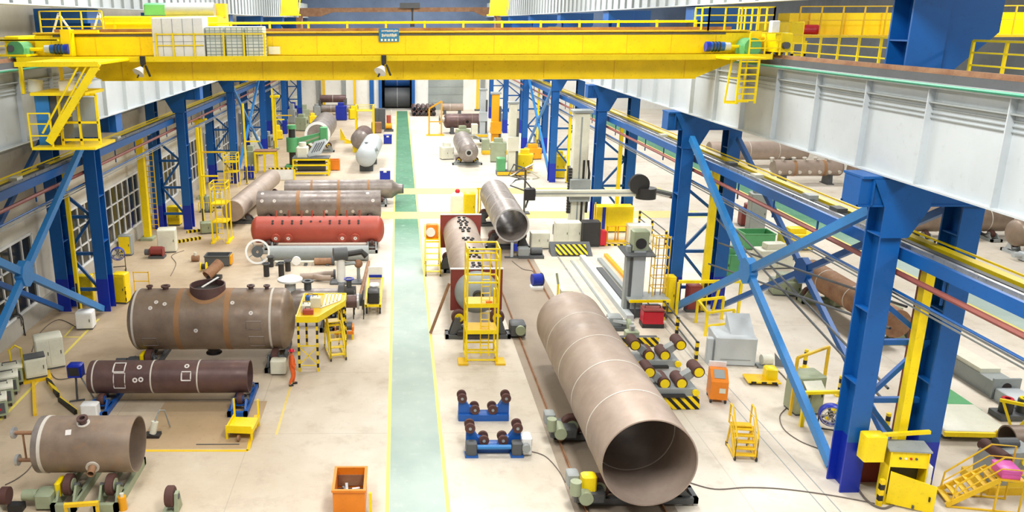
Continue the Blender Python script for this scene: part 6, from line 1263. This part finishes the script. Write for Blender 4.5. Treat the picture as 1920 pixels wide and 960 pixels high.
p = fp(1168, 612); t = thing('drive_head', 'greasy grey drive head with hoses left of the red welder', 'machine', (p.x - .5, p.y - .1, 0)); part(t, 'bed', MB().box(0, 0, .1, 1.4, 1.3, .2), GREYD); part(t, 'block', MB().rbox(-.4, -.35, .2, .35, .35, .7, .06), GREYM); part(t, 'arm', MB().bar((-.5, -.2, .55), (.9, -.5, .35), .16), GREY); part(t, 'wheel', MB().cyl((.5, -.5, .35), (.7, -.5, .35), .3, n=18), SAGE)
p = fp(1190, 640); t = thing('valve_block', 'sage valve block in front of the red welder', 'valve', (p.x - .1, p.y + .3, 0)); part(t, 'body', MB().rbox(-.35, -.25, 0, .35, .25, .5, .05), SAGE); part(t, 'cap', MB().cyl((0, 0, .5), (0, 0, .75), .16), CHROME)
# end stop of the track
p = fp(1205, 651); t = thing('track_end_stop', 'striped end stop of the track above the roller turntables', 'end stop', (p.x - .1, p.y, 0)); part(t, 'striped_face', MB().bb(-1.0, 0, .05, .9, .06, .5), HAZ, 'striped face'); part(t, 'body', MB().bb(-1.0, .06, 0, .9, .5, .45), GREYD)
# turntables with yellow hubs
def turntable(label, px, py, haz):
    p = fp(px, py); t = thing('roller_turntable', label, 'pipe roller', (p.x, p.y + .7, 0)); w = 1.12
    part(t, 'bed', MB().rbox(-w, -.55, .0, w, .75, .55, .04), GREY); part(t, 'upper_bed', MB().rbox(-w + .1, -.5, .55, w - .1, .6, .9, .04), GREYM)
    if haz: part(t, 'striped_face', MB().prism([(-w, -.72, .02), (w, -.72, .02), (w, -.58, .55), (-w, -.58, .55)], (0, .03, 0)), HAZ, 'striped front plate')
    for s in (-1, 1):
        k = part(t, 'arm', MB().prism([(s * .12, -.22, .9), (s * .5, -.22, .9), (s * 1.2, -.22, 1.55), (s * 1.02, -.22, 1.72), (s * .3, -.22, 1.25)], (0, .4, 0)), GREYM)
        for x, z in ((1.05, 1.6), (.36, 1.08)):
            wv = part(k, 'roller', MB().cyl((s * x, -.42, z), (s * x, .42, z), .26, n=22), RUBBER, 'brown roller'); part(wv, 'hub', MB().cyl((s * x, -.46, z), (s * x, -.42, z), .2, n=20), YEL, 'yellow hub')
        part(t, 'end_hub', MB().cyl((s * .95, -.62, .72), (s * .95, -.5, .72), .14, n=16), YEL, 'yellow end hub')
    part(t, 'tray', MB().bb(-.5, -.7, .55, .5, -.5, .65), DARK)
    return t
turntable('roller turntable with yellow hubs and striped front, the closer of two', 1262, 768, True)
turntable('roller turntable with yellow hubs behind the striped one', 1232, 712, False)
# floor reels and small stand
p = fp(1006, 540); t = thing('wire_reel', 'blue wire reel on a white foot standing on the pale floor', 'reel', (p.x, p.y, 0)); part(t, 'drum', MB().cyl((-.3, 0, .55), (.3, .1, .55), .36, n=24), NAVY); part(t, 'side_disc', MB().cyl((.3, .1, .55), (.34, .11, .55), .4, n=24), GREYD); part(t, 'foot', MB().rbox(-.4, -.3, 0, .4, .3, .18, .04), WHITE)
p = fp(1058, 572); t = thing('control_pendant_stand', 'small cream box stand with yellow post near the far end of the huge pipe', 'stand', (p.x, p.y, 0)); part(t, 'box', MB().rbox(-.25, -.3, .3, .4, .4, 1.0, .05), CREAM); part(t, 'post', MB().box(-.42, 0, .65, .1, .12, 1.3), YEL); part(t, 'base', MB().box(0, 0, .08, 1.0, .8, .16), DARK); part(t, 'upper_arm', MB().bar((-.42, 0, 1.3), (-.5, .2, 1.9), .1), SAGE); part(t, 'dial', MB().cyl((.1, -.32, .65), (.1, -.3, .65), .18), GREYM)
p = fp(1137, 428); t = thing('power_cabinet', 'wide yellow cabinet at the foot of the third right column', 'cabinet', (p.x + .2, p.y + .0 - .9, 0)); part(t, 'body', MB().rbox(-1.4, -.5, .1, 1.5, .5, 2.1, .05), YEL); part(t, 'blue_strip', MB().bb(-.95, -.54, .2, -.7, -.5, 2.05), NAVY); part(t, 'plinth', MB().bb(-1.3, -.4, 0, 1.4, .4, .1), GREYD); part(t, 'door', MB().bb(-.55, -.53, .25, 1.35, -.5, 1.95), YEL); part(t, 'corner_post', MB().box(-1.5, -.4, 1.2, .1, .1, 2.4), YELD)
# hazard posts with rails
def post_rail(label, pts, h=1.0):
    P = [fp(*q) for q in pts]; o = P[0]; t = thing('barrier_rail', label, 'barrier', (o.x, o.y, 0))
    for q in P: part(t, 'post', MB().box(q.x - o.x, q.y - o.y, h / 2, .14, .14, h), HAZP, 'striped post')
    for a_, b_ in zip(P, P[1:]):
        for hh in (h * .97, h * .5): part(t, 'rail', MB().bar((a_.x - o.x, a_.y - o.y, hh), (b_.x - o.x, b_.y - o.y, hh), .06), GREYD)
    return t
post_rail('barrier rail on striped posts beyond the amber ladder cage', [(1247, 465), (1221, 443), (1198, 424)], 1.3)
post_rail('barrier rail on striped posts right of the roller turntables', [(1304, 680), (1268, 632), (1243, 600)], 1.1)
p = fp(1165, 456); t = thing('pipe_stand', 'amber pipe stand left of the cream cabinet beyond the low manipulator', 'stand', (fp(1143, 455).x + .55, fp(1143, 455).y + .25, 0))
for k in (-.4, .4): part(t, 'hoop', MB().tube([(k - .3, 0, 0), (k - .3, 0, 1.2), (k + .3, 0, 1.2), (k + .3, 0, 0)], .07), AMB)
part(t, 'base', MB().box(0, 0, .05, 1.5, .5, .1), YELD)
p = fp(1200, 459); cabinet('tall_cabinet', 'cream cabinet behind the head of the short grey manipulator', 'cabinet', (p.x, p.y + .6), 1.7, .9, 1.45, CREAM, 0, 2)
# second right column foot
p = fp(1264, 584); power_cab('slim yellow power cabinet at the foot of the second right column', (p.x - .4, p.y - .1), .5, .6, 2.2)
t = thing('safety_guard', 'yellow pipe guard frame round the foot of the second right column', 'frame', (17.2, 44.0, 0))
part(t, 'top_rail', MB().bar((-1.6, -.3, 2.0), (1.9, -.3, 2.0), .16), YEL)
for x in (-1.6, 1.9): part(t, 'post', MB().box(x, -.3, .98, .14, .14, 1.96), YEL)
part(t, 'inner_post', MB().bar((.45, -.3, .1), (.75, -.3, 1.95), .12), YEL)
t = thing('hydrant_box', 'dark red box between the legs of the second right column', 'box', (16.74, 44.4, 0)); part(t, 'body', MB().rbox(-.38, -.3, .2, .38, .3, 1.6, .03), MAROON); part(t, 'door', MB().bb(-.32, -.33, .3, .32, -.3, 1.5), MAROON); part(t, 'stand', MB().bb(-.4, -.25, 0, .4, .25, .2), GREYD)
mast('yellow cable mast between the legs of the second right column', 17.35, COLY[1] - .75, 0, 8.4, .34)
mast('yellow cable mast between the legs of the third right column', 17.3, COLY[2] - .75, 0, 8.4, .26)
mast('yellow cable mast between the legs of the fourth right column', 17.3, COLY[3] - .75, 0, 8.2, .26)
mast('yellow cable mast between the legs of the fifth right column', 17.3, COLY[4] - .75, 0, 8.2, .24)
p = fp(1322, 630); t = thing('safety_guard', 'yellow table-like guard frame right of the light blue brace foot', 'frame', (p.x, p.y, 0))
for x, y in ((0, 0), (1.6, .5), (.2, 2.0), (1.8, 2.5)): part(t, 'leg', MB().box(x, y, .65, .12, .12, 1.3), YEL)
part(t, 'top_frame', MB().bar((0, 0, 1.3), (.2, 2.0, 1.3), .13).bar((.2, 2, 1.3), (1.8, 2.5, 1.3), .13).bar((0, 0, .55), (1.6, .5, .55), .1).bar((0, 0, 1.3), (1.6, .5, 1.3), .1), YEL)
# grey cabinet machine in the middle
p = fp(1382, 688); t = thing('grey_machine', 'large pale grey box machine under the big X-brace node', 'machine', (p.x, p.y + .8, 0), -.12)
part(t, 'body', MB().rbox(-.95, -.7, .05, .95, .9, 1.45, .06), GREY); part(t, 'hood', MB().prism([(-.2, -.3, 1.45), (-.2, .88, 1.45), (-.2, .88, 2.15)], (1.1, 0, 0)), GREY); part(t, 'side_post', MB().rbox(-1.3, -.5, 0, -1.0, -.2, 1.3, .04), GREY); part(t, 'panel_groove', MB().bb(-.7, -.72, .3, .7, -.7, .34), GREYM)
p = fp(1437, 690); t = thing('pump_unit', 'small cream pump with dark flap beside the grey box machine', 'pump', (p.x, p.y + .2, 0)); part(t, 'body', MB().cyl((-.2, 0, .35), (.3, 0, .35), .25, n=18), CREAM); part(t, 'base', MB().box(0, 0, .05, .8, .5, .1), GREYM); part(t, 'flap', MB().prism([(.4, -.2, .1), (.9, -.3, .05), (.6, .4, .5)], (0, .02, .04)), GREYD)
# orange machine
p = fp(1350, 757); t = thing('orange_machine', 'orange wheeled machine with grey screen standing on open floor', 'machine', (p.x, p.y + .45, 0), -.2)
part(t, 'body', MB().prism([(-.36, -.45, .18), (-.36, .5, .18), (-.36, .5, 1.35), (-.36, .1, 1.4), (-.36, -.45, 1.0)], (.72, 0, 0)), ORG); part(t, 'screen', MB().prism([(-.22, -.3, 1.115), (.22, -.3, 1.115), (.22, .05, 1.37), (-.22, .05, 1.37)], (0, -.008, .02)), GREYM, 'sloping grey screen'); part(t, 'back_plate', MB().bb(-.36, .44, 1.35, .36, .5, 1.6), WHITE); part(t, 'number_plate', MB().prism([(.0, -.455, .5), (.26, -.455, .5), (.26, -.455, .72), (.0, -.455, .72)], (0, -.01, 0)), CREAM)
for x in (-.3, .3):
    for y in (-.38, .4): part(t, 'wheel', MB().cyl((x - .04, y, .09), (x + .04, y, .09), .09, n=14), DARK)
# yellow rolling steps
p = fp(1402, 866); t = steps('rolling_steps', 'thin yellow rolling steps alone on the floor by the near right column', (p.x, p.y + .65), .78, 1.15, 1.0, YELD, -.12, 5, .8)
p = fp(1440, 724); t = thing('flat_trolley', 'low yellow flat trolley with box beneath the X-brace', 'trolley', (p.x, p.y + .4, 0), -.1); part(t, 'deck', MB().rbox(-.85, -.4, .12, .6, .5, .2, .03), YELD); part(t, 'box', MB().rbox(.0, -.15, .2, .52, .42, .72, .05), YEL)
for x in (-.7, .45):
    for y in (-.3, .4): part(t, 'wheel', MB().cyl((x - .04, y, .07), (x + .04, y, .07), .07, n=12), DARK)
part(t, 'hazard_edge', MB().bb(-.85, -.42, .12, .6, -.4, .2), HAZX)
p = fp(1525, 790); t = cabinet('green_grey_cabinet', 'sage cabinet with open flap behind the yellow guard bar and blue fan', 'cabinet', (p.x, p.y + 1.0), 1.2, 1.0, 1.75, SAGE, .1, 2); part(t, 'flap', MB().prism([(-.5, -.55, 1.6), (.3, -.55, 1.6), (.3, -.95, 1.3), (-.5, -.95, 1.3)], (0, 0, .03)), CREAM)
t0 = fp(1483, 806) + V(.55, .3, 0); t = thing('safety_guard', 'yellow guard bar with two legs in front of the sage cabinet', 'frame', (t0.x, t0.y, 0))
part(t, 'leg', MB().box(0, 0, .75, .14, .14, 1.5), YEL); part(t, 'leg', MB().box(1.9, .1, .75, .12, .12, 1.5), YEL); part(t, 'top_bar', MB().bar((-.06, 0, 1.5), (2.0, .1, 1.5), .13), YEL); part(t, 'brace', MB().bar((1.0, 0, .3), (1.8, .1, 1.45), .14), YEL); part(t, 'rear_bar', MB().bar((0, 1.0, 2.6), (1.9, 2.2, 2.6), .1), YELD); part(t, 'rear_post', MB().bar((0, 1.0, 0), (0, 1.0, 2.6), .1), YELD); part(t, 'rear_post', MB().bar((1.9, 2.2, 0), (1.9, 2.2, 2.6), .1), YELD)
fan('bright blue drum fan on a stand beside the near right column', fp(1552, 818), -.35, NAVY, .42, .95)
for i, (px, py) in enumerate(((1508, 690), (1573, 742), (1660, 815))):
    p = fp(px, py); t = thing('bollard', 'striped bollard among the braces of the near right bay, %s' % ('furthest', 'middle', 'closest')[i], 'bollard', (p.x, p.y, 0)); part(t, 'post', MB().cyl((0, 0, .05), (0, 0, .95), .09, n=14), HAZP); part(t, 'base', MB().cyl((0, 0, 0), (0, 0, .06), .2, n=16), YEL)
# near right column foot
p = fp(1680, 945)
t = thing('power_cabinet', 'large yellow cabinet with door hanging open at the near right column', 'cabinet', (p.x + .17, p.y + .2, 0), -.12)
part(t, 'body', MB().bb(-.62, -.3, .0, -.58, .3, 2.0).bb(.58, -.3, .0, .62, .3, 2.0).bb(-.58, .26, 0, .58, .3, 2.0).bb(-.58, -.3, .0, .58, .26, .12), YEL); part(t, 'upper_panel', MB().prism([(-.62, -.3, 1.45), (.62, -.3, 1.45), (.62, -.22, 2.05), (-.62, -.22, 2.05)], (0, .5, 0)), YEL); part(t, 'roof', MB().prism([(-.68, -.3, 2.02), (.68, -.3, 2.02), (.68, .36, 2.1), (-.68, .36, 2.1)], (0, 0, .05)), GREYM)
dr = part(t, 'door', MB().prism([(-.55, -.34, 1.3), (.78, -.75, 1.02), (.78, -.75, -.0 + .03), (-.55, -.34, .1)], (.01, .035, 0)), YEL, 'yellow door hanging ajar'); part(dr, 'handle', MB().box(.6, -.74, .55, .04, .05, .16), DARK); part(dr, 'latch', MB().box(.2, -.6, .15, .06, .05, .12), GREYD)
for k in range(4): part(t, 'button', MB().cyl((-.3 + k * .17, -.3, 1.78), (-.3 + k * .17, -.27, 1.78), .04, n=10), (GREYD, WHITE, REDB, GREYD)[k])
part(t, 'dark_inside', MB().bb(-.57, .2, .12, .57, .25, 1.45), GREYD); part(t, 'side_shelf', MB().bb(.62, -.25, .75, .8, .25, 1.5), WHITE)
for i, (px, py) in enumerate(((1652, 946), (1717, 944))):
    q = fp(px, py); single('hazard_post', MB().box(0, 0, .5, .14, .14, 1.0), HAZP, 'short striped post %s the large open yellow cabinet' % ('left of' if i == 0 else 'right of'), 'post', (q.x + (-.12 if i == 0 else .22), q.y - .05, 0))
t = thing('junction_box', 'yellow box fixed to the front of the near right column leg', 'box', (15.95, COLY[0] - .95, 1.55)); part(t, 'body', MB().rbox(-.2, -.15, 0, .5, .35, .95, .03), YEL); part(t, 'conduit', MB().bar((.5, .2, .85), (2.1, .2, .95), .12), YEL, 'yellow conduit bar'); part(t, 'hinge', MB().box(.52, -.05, .5, .04, .06, .5), GREYD)
mast('tall yellow cable mast between the legs of the near right column', 17.35, COLY[0] - .27, 2.3 - 2.3, 8.6, .3)
single('stand_pipe', MB().tube([(0, 0, 0), (0, 0, 7.9)], .07), REDPIPE, 'thin dark red standpipe behind the near right column', 'pipe', (17.95, COLY[0] + 1.0, 0))
t = thing('junk_box', 'maroon box between the feet of the near right column', 'box', (17.0, COLY[0] + .6, 0)); part(t, 'body', MB().rbox(-.6, -.4, 0, .6, .4, 1.1, .03), MAROON); part(t, 'lid', MB().bb(-.62, -.42, 1.1, .62, .42, 1.14), GREYD)
t = thing('cable_tray', 'yellow bar frame low between the near right column legs', 'frame', (17.0, COLY[0] + 1.6, 0)); part(t, 'bar', MB().bar((-.8, 0, .9), (1.05, 0, .9), .1), YEL); part(t, 'leg', MB().box(-.7, 0, .44, .1, .1, .86), YELD); part(t, 'leg', MB().box(.95, 0, .44, .1, .1, .86), YELD)
# stairs, roller machine and pink box in the lower right corner
pa = fp(1742, 924); pb = fp(1828, 866, 1.35); st_rz = math.atan2(pb.y - pa.y, pb.x - pa.x) - PI / 2; _c, _s = math.cos(st_rz), math.sin(st_rz)
t = thing('yellow_stairs', 'yellow open-tread stairs with handrails in the lower right corner', 'stairs', (pa.x - _s * .9 + .1, pa.y + _c * .9 - .45, 0), st_rz)
w_ = .9; L = 1.75; hh = 1.2
for s in (-1, 1):
    part(t, 'stringer', MB().bar((s * w_ / 2, -.9, .08), (s * w_ / 2, L - .9 - .3, hh), .07, .16), YELD); part(t, 'handrail', MB().tube([(s * w_ / 2, -.75, .2), (s * w_ / 2, -.7, .85), (s * w_ / 2, L - 1.2, hh + .85), (s * w_ / 2, L - .45, hh + .85), (s * w_ / 2, L - .45, 0)], .03), YELD); part(t, 'mid_rail', MB().tube([(s * w_ / 2, -.7, .5), (s * w_ / 2, L - 1.2, hh + .42), (s * w_ / 2, L - .45, hh + .42)], .022), YELD); part(t, 'leg', MB().bar((s * w_ / 2, L - 1.2, 0), (s * w_ / 2, L - 1.2, hh), .05), YELD); part(t, 'base_bar', MB().bar((s * w_ / 2, -.9, .04), (s * w_ / 2, L - .45, .04), .05), YELD)
for k in range(6): part(t, 'tread', MB().box(0, -.9 + (L - .3) * (k + .5) / 6, .08 + (hh - .08) * (k + .6) / 6, w_, .22, .04), YELD)
part(t, 'landing', MB().bb(-w_ / 2, L - 1.2, hh - .03, w_ / 2, L - .42, hh + .02), YELD)
lx_, ly_ = t.location.x - _s * (L - .84), t.location.y + _c * (L - .84)
q = thing('plastic_box', 'bright pink plastic box on the landing of the yellow stairs', 'box', (lx_, ly_, hh + .026), st_rz); part(q, 'tray', MB().bb(-.36, -.28, 0, .36, .28, .2), PINK); part(q, 'lid', MB().rbox(-.39, -.31, .2, .39, .31, .32, .03), PINK)
p = fp(1874, 922)
t = thing('roller_machine', 'big grey roller stand with yellow hubs at the right edge', 'machine', (p.x + .35, p.y + .5, 0))
part(t, 'skid', MB().rbox(-1.15, -.9, 0, 2.4, .9, .42, .03), YELD, 'worn yellow skid'); part(t, 'body', MB().prism([(-.9, -.5, .42), (1.6, -.5, .42), (1.6, -.5, 1.5), (.9, -.5, 2.05), (-.7, -.5, 1.9), (-1.0, -.5, 1.2)], (0, 1.0, 0)), GREYM)
part(t, 'side_housing', MB().rbox(-1.0, -.75, .42, -.2, -.5, 1.25, .05), GREYM); part(t, 'bore_hole', MB().cyl((-.6, -.78, .9), (-.6, -.74, .9), .24, n=20), BORE, 'round dark hole'); part(t, 'roller', MB().cyl((-.5, -.7, 1.75), (-.5, .7, 1.75), .3, n=22), RUBBER)
for x, z, r_ in ((.55, 1.55, .26), (.45, .95, .14), (1.2, 1.0, .14)): part(t, 'hub', MB().cyl((x, -.58, z), (x, -.5, z), r_, n=18), YEL, 'yellow hub')
part(t, 'motor', MB().cyl((-.4, .2, 2.1), (.5, .2, 2.1), .25), GREYD); t.scale = (.82, .82, .74)
pipe_thing('steel_pipe', 'brown pipe end behind the grey roller stand at the right edge', 'pipe', (p.x + 1.3, p.y + 1.75, 1.1), (p.x + 5, p.y + 1.75, 1.1), .52, PIPEB, ('open', 'cap'), (.3,))
saddle('dark saddle under the pipe end at the right edge', p.x + 1.9, p.y + 1.75, .52, 1.1)
p = fp(1925, 822); t = thing('yellow_trestle', 'yellow triangular trestle frame behind the grey roller stand', 'trestle', (p.x + .3, p.y + .2, 0), -.6)
part(t, 'top_bar', MB().bar((-1.2, 0, 1.25), (2.4, 0, 1.25), .12), YEL); part(t, 'lower_bar', MB().bar((-.7, 0, .1), (1.9, 0, .1), .08), YEL)
for a_, b_ in ((-1.1, -.6), (0, -.5), (0, .6), (1.3, .7), (1.3, 1.9), (2.3, 1.9)): part(t, 'leg', MB().bar((a_, 0, 1.25), (b_, 0, .04), .09), YEL)
part(t, 'foot', MB().box(-.6, 0, .04, .1, .7, .08).box(1.9, 0, .04, .1, .7, .08).bar((-.6, 0, .04), (1.9, 0, .04), .08), YEL)
# pale platform table
p = fp(1768, 828); t = thing('platform_table', 'wide pale platform with yellow edge behind the near right column', 'platform', (p.x, p.y, 0), -.06)
part(t, 'slab', MB().rbox(0, 0, .25, 2.5, 2.4, .5, .03), CREAM); part(t, 'edge_beam', MB().bb(-.05, -.12, .28, 2.1, 0, .46), YEL, 'yellow edge beam'); part(t, 'end_block', MB().rbox(1.9, -.2, .15, 2.25, .0, .6, .03), YEL)
for x in (.3, 2.2):
    for y in (.4, 2.3): part(t, 'foot', MB().box(x, y, .13, .3, .3, .26), GREYD)
# grey box track right
t = thing('box_track', 'long grey box beam with cream cap lying behind the pale platform', 'beam', (26.5, 33.0, 0)); part(t, 'beam', MB().bb(-.5, 0, 0, .5, 9.5, .75), GREYM); part(t, 'end_plate', MB().bb(-.6, -.1, 0, .6, 0, .95), GREYM); part(t, 'port', MB().cyl((0, -.13, .55), (0, -.1, .55), .2), BORE); part(t, 'cap', MB().bb(-.45, 1.0, .75, .45, 6, .95), CREAM); part(t, 'rear_cap', MB().box(0, 9.0, .95, 1, .9, .4), SAGE); part(t, 'front_step', MB().rbox(-.5, -1.8, 0, .5, -.1, .55, .04), GREY)
single('green_sheet', MB().bb(-.7, -1.1, 0, .7, 1.1, .06), GRNG, 'flat green sheet on the floor left of the grey box beam', 'sheet', (fp(1800, 750).x - .5, fp(1800, 750).y, 0))
p = fp(1918, 782); t = thing('valve_train', 'row of small dark valves past the front end of the grey box beam', 'valve', (p.x, p.y, 0)); part(t, 'base', MB().box(0, 0, .12, 2.4, .8, .24), GREYD)
for k in range(3): v_ = part(t, 'valve_body', MB().cyl((-.8 + k * .75, 0, .24), (-.8 + k * .75, 0, .8), .26, n=16), (DARK, GREYD, SAGE)[k]); part(v_, 'wheel', MB().ring((-.8 + k * .75, 0, .85), (0, 0, 1), .12, .22, .05, 18), (REDB, YEL, YEL)[k])
# right-bay machines seen between the braces
random.seed(31)
lst = [(1425, 470, 'green_skip', 'green open skip beyond the second right column', GRNG, 2.2, 1.2), (1370, 520, 'machine_cabinet', 'dark green cabinet behind the slim yellow cabinet column', GRNG, 1.6, 1.5),
       (1420, 440, 'machine_cabinet', 'grey tall cabinet in the right bay behind the light blue brace', GREYM, 1.2, 3.2), (1497, 470, 'machine_cabinet', 'yellow low machine in the right bay behind the brace arm', YEL, 2.2, 1.2),
       (1455, 505, 'machine_cabinet', 'cream machine with flat top in the right bay below the tracks', CREAM, 2.4, 1.3), (1478, 556, 'machine_cabinet', 'sage base block left of the rusty right-bay pipe', SAGE, 1.6, .9), (1410, 425, 'machine_cabinet', 'dark red machine far behind the second right column', MAROON, 1.6, 1.4)]
for px, py, nm, lb, mt, w_, h_ in lst:
    p = fp(px, py)
    if nm == 'green_skip': bin_(nm, lb, (p.x, p.y + 1), w_, 1.6, h_, mt)
    else: cabinet(nm, lb, 'machine', (p.x, p.y + .6), w_, 1.2, h_, mt, random.uniform(-.2, .2), 1 + int(w_ > 1.4), True, True, None, .4)
p = fp(1240, 366); t = thing('rail_bundle', 'dark rail bundle lying across the cross stripe right of the third column', 'rail', (p.x, p.y, 0), .5); part(t, 'rail', MB().bb(-.1, -2.5, .12, .1, 2.5, .4), GREYD); part(t, 'rail', MB().bb(.4, -2.5, .12, .6, 2.5, .4), SAGE); part(t, 'sleeper', MB().box(.25, -1.5, .06, 1.2, .3, .12).box(.25, -1.5, .06, 1.2, .3, .12), RUST); part(t, 'sleeper', MB().box(.25, 1.5, .06, 1.2, .3, .12), RUST)
# third manipulator (far, pale column) and amber posts further up
def far_column(label, px, py, h, w, mat, base, cabs):
    p = fp(px, py); t = thing('welding_manipulator', label, 'manipulator', (p.x, p.y + .8, 0)); part(t, 'base', MB().rbox(-1.6, -.8, 0, 1.6, .8, .5, .05), base); part(t, 'column', MB().rbox(-w / 2, -w / 2, .5, w / 2, w / 2, h, .05), mat); part(t, 'cable_strip', MB().bb(w / 2, -w / 2, .6, w / 2 + .25, 0, h * .8), GREYD); part(t, 'cap', MB().rbox(-w * .7, -w * .6, h, w * .7, w * .6, h + .25, .04), GREYM); part(t, 'side_box', MB().rbox(-1.6, -.7, .5, -.7, .5, 1.9, .06), cabs); part(t, 'saddle', MB().rbox(-w * .7, -w * .8, h * .35, w * .8, -w / 2, h * .55, .04), mat); part(t, 'front_plate', MB().bb(-1.6, -.84, .1, 1.6, -.8, .45), YELD)
    return t
far_column('pale slim manipulator column with green base right of the far vessels', 960, 330, 7.6, .8, CREAM, GREYD, GRNG)
far_column('amber manipulator column further up on yellow base', 928, 290, 7.4, .9, AMB, YELD, SAGE)
far_column('pale grey manipulator column far up before the white block', 905, 258, 6.6, .8, GREY, GREYM, CREAM)
p = fp(816, 254); t = thing('portal_gantry', 'tall amber portal frame standing right of the far green aisle', 'frame', (p.x, p.y, 0))
for x in (-.9, .9): part(t, 'post', MB().box(x, 0, 2.2 + x * .3, .22, .22, 4.4 + .6 * x), AMB)
part(t, 'top_bar', MB().bar((-.9, 0, 3.9), (.9, 0, 4.95), .2), AMB); part(t, 'mid_bar', MB().bar((-.9, 0, 2.0), (.9, 0, 2.0), .14), AMB); part(t, 'base', MB().box(0, 0, .08, 2.6, 1.0, .16), YELD)
spots = [(975, 318, CREAM, 'cream', 'with hoses right of the pale slim column'), (985, 325, YEL, 'yellow', 'with striped foot right of the pale slim column'), (930, 264, GREYM, 'grey', 'beyond the amber manipulator column'), (1050, 335, YEL, 'yellow', 'at the foot of the fourth right column'), (1012, 285, CREAM, 'cream', 'at the fifth right column behind the brace'), (838, 300, CREAM, 'pale cream', 'left of the round-nosed vessel'), (926, 270, WHITE, 'white', 'behind the round-nosed vessel on the right'), (890, 205, WHITE, 'white', 'against the far wall right of the grey door'), (935, 305, SAGE, 'sage', 'on the amber column base'), (1000, 300, AMB, 'amber', 'near the fifth right column, aisle side'), (868, 258, SAGE, 'sage', 'in the heap beside the dark crosswise vessel'), (898, 248, CREAM, 'cream', 'in the heap beside the dark crosswise vessel'), (940, 245, GREYM, 'grey', 'between the amber and pale far columns')]
for i, (px, py, mt, nm, wh) in enumerate(spots):
    p = fp(px, py); h_ = random.uniform(1.1, 2.4) if i != 7 else 4.5; w_ = random.uniform(1.2, 2.0) if i != 7 else 4.2
    cabinet('machine_cabinet', '%s machine cabinet %s' % (nm, wh), 'machine', (p.x, p.y + .7), w_, 1.2, h_, mt, random.uniform(-.3, .3), 1 + i % 2, True, True, None, .5)
random.seed(14)
for i, (px, py) in enumerate(((885, 272), (900, 268), (892, 262), (908, 276), (870, 268), (870, 276))):
    p = fp(px, py); t = thing('steel_offcut', 'pale steel offcut in the heap between the far vessels', 'offcut', (p.x, p.y, 0), random.uniform(0, 3), 'steel offcuts heaped between the far vessels'); part(t, 'plate', MB().prism([(-1.2, -.4, .05), (1.0, -.5, .05), (1.2, .4, .5), (-.8, .5, .7)], (0, 0, .12)), (CREAM, GREYM, GREY)[i % 3]); part(t, 'block', MB().box(0, 0, .12, .5, .5, .24), GREYD)
# far wall area
for i, px in enumerate((607, 665, 896)):
    p = yp(px, 200, YEND - 3); t = thing('wall_post', 'yellow wall post at the far end, %s of the doorway' % ('far left', 'left', 'right')[i], 'post', (p.x, YEND - 2, 0)); part(t, 'post', MB().box(0, 0, 6, .5, .5, 12), YELD); part(t, 'base', MB().box(0, 0, .15, 1, 1, .3), GREYD)
# floor cables, right side
hose('tan cable running from the huge pipe mouth across to the near right column', [(1290, 905), (1340, 918), (1400, 915), (1470, 918), (1560, 930), (1640, 945)])
hose('dark cable looping under the open yellow cabinet', [(1600, 905), (1625, 940), (1655, 955), (1680, 945)], .04)
hose('cable loop by the yellow guard bar and blue fan', [(1535, 842), (1500, 828), (1470, 806), (1462, 782), (1474, 766)])
hose('thin cable crossing the pale floor right of the pale platform', [(1870, 745), (1885, 765), (1905, 778)])
hose('thin cable trailing from the blue turning roller', [(985, 845), (1020, 855), (1045, 880), (1060, 905)], .02)
hose('thin cable left of the blue wire reel', [(960, 490), (980, 505), (1000, 510), (1005, 530)], .025)
hose('cable trailing from the grey machine to the brace foot', [(1420, 690), (1450, 690), (1480, 720), (1500, 760)], .025)
for i, x in enumerate((14.4, 14.9)): struct('floor_line_marking', MB().bb(-.02, 0, 0, .02, 32, .004), GREYM).location = (x, 12, 0)
# ------------------------------------------------------------------ light
w = bpy.data.worlds.new('hall_light'); bpy.context.scene.world = w; w.use_nodes = True
bg = w.node_tree.nodes['Background']; bg.inputs[0].default_value = (1.0, .985, .96, 1); bg.inputs[1].default_value = .33
def lamp(x, y, z, sx, sy, e, col=(1, .985, .96)):
    l = bpy.data.lights.new('high_bay_lamp', 'AREA'); l.shape = 'RECTANGLE'; l.size = sx; l.size_y = sy; l.energy = e; l.color = col
    o = bpy.data.objects.new('high_bay_lamp', l); C.objects.link(o); o.location = (x, y, z)
for y in (14, 40, 66, 92, 118, 144):
    for x, e in ((-9, .8), (7, 1.25), (34, 1.3)): lamp(x, y, 24, 5, 9, 4300 * e)
sc = bpy.context.scene
sc.view_settings.view_transform = 'Standard'; sc.view_settings.look = 'None'; sc.view_settings.gamma = 1; sc.view_settings.use_curve_mapping = False
sc.view_settings.exposure = -0.1
sc.cycles.max_bounces = 5; sc.cycles.diffuse_bounces = 3; sc.cycles.glossy_bounces = 2; sc.cycles.transmission_bounces = 4
sc.cycles.caustics_reflective = False; sc.cycles.caustics_refractive = False
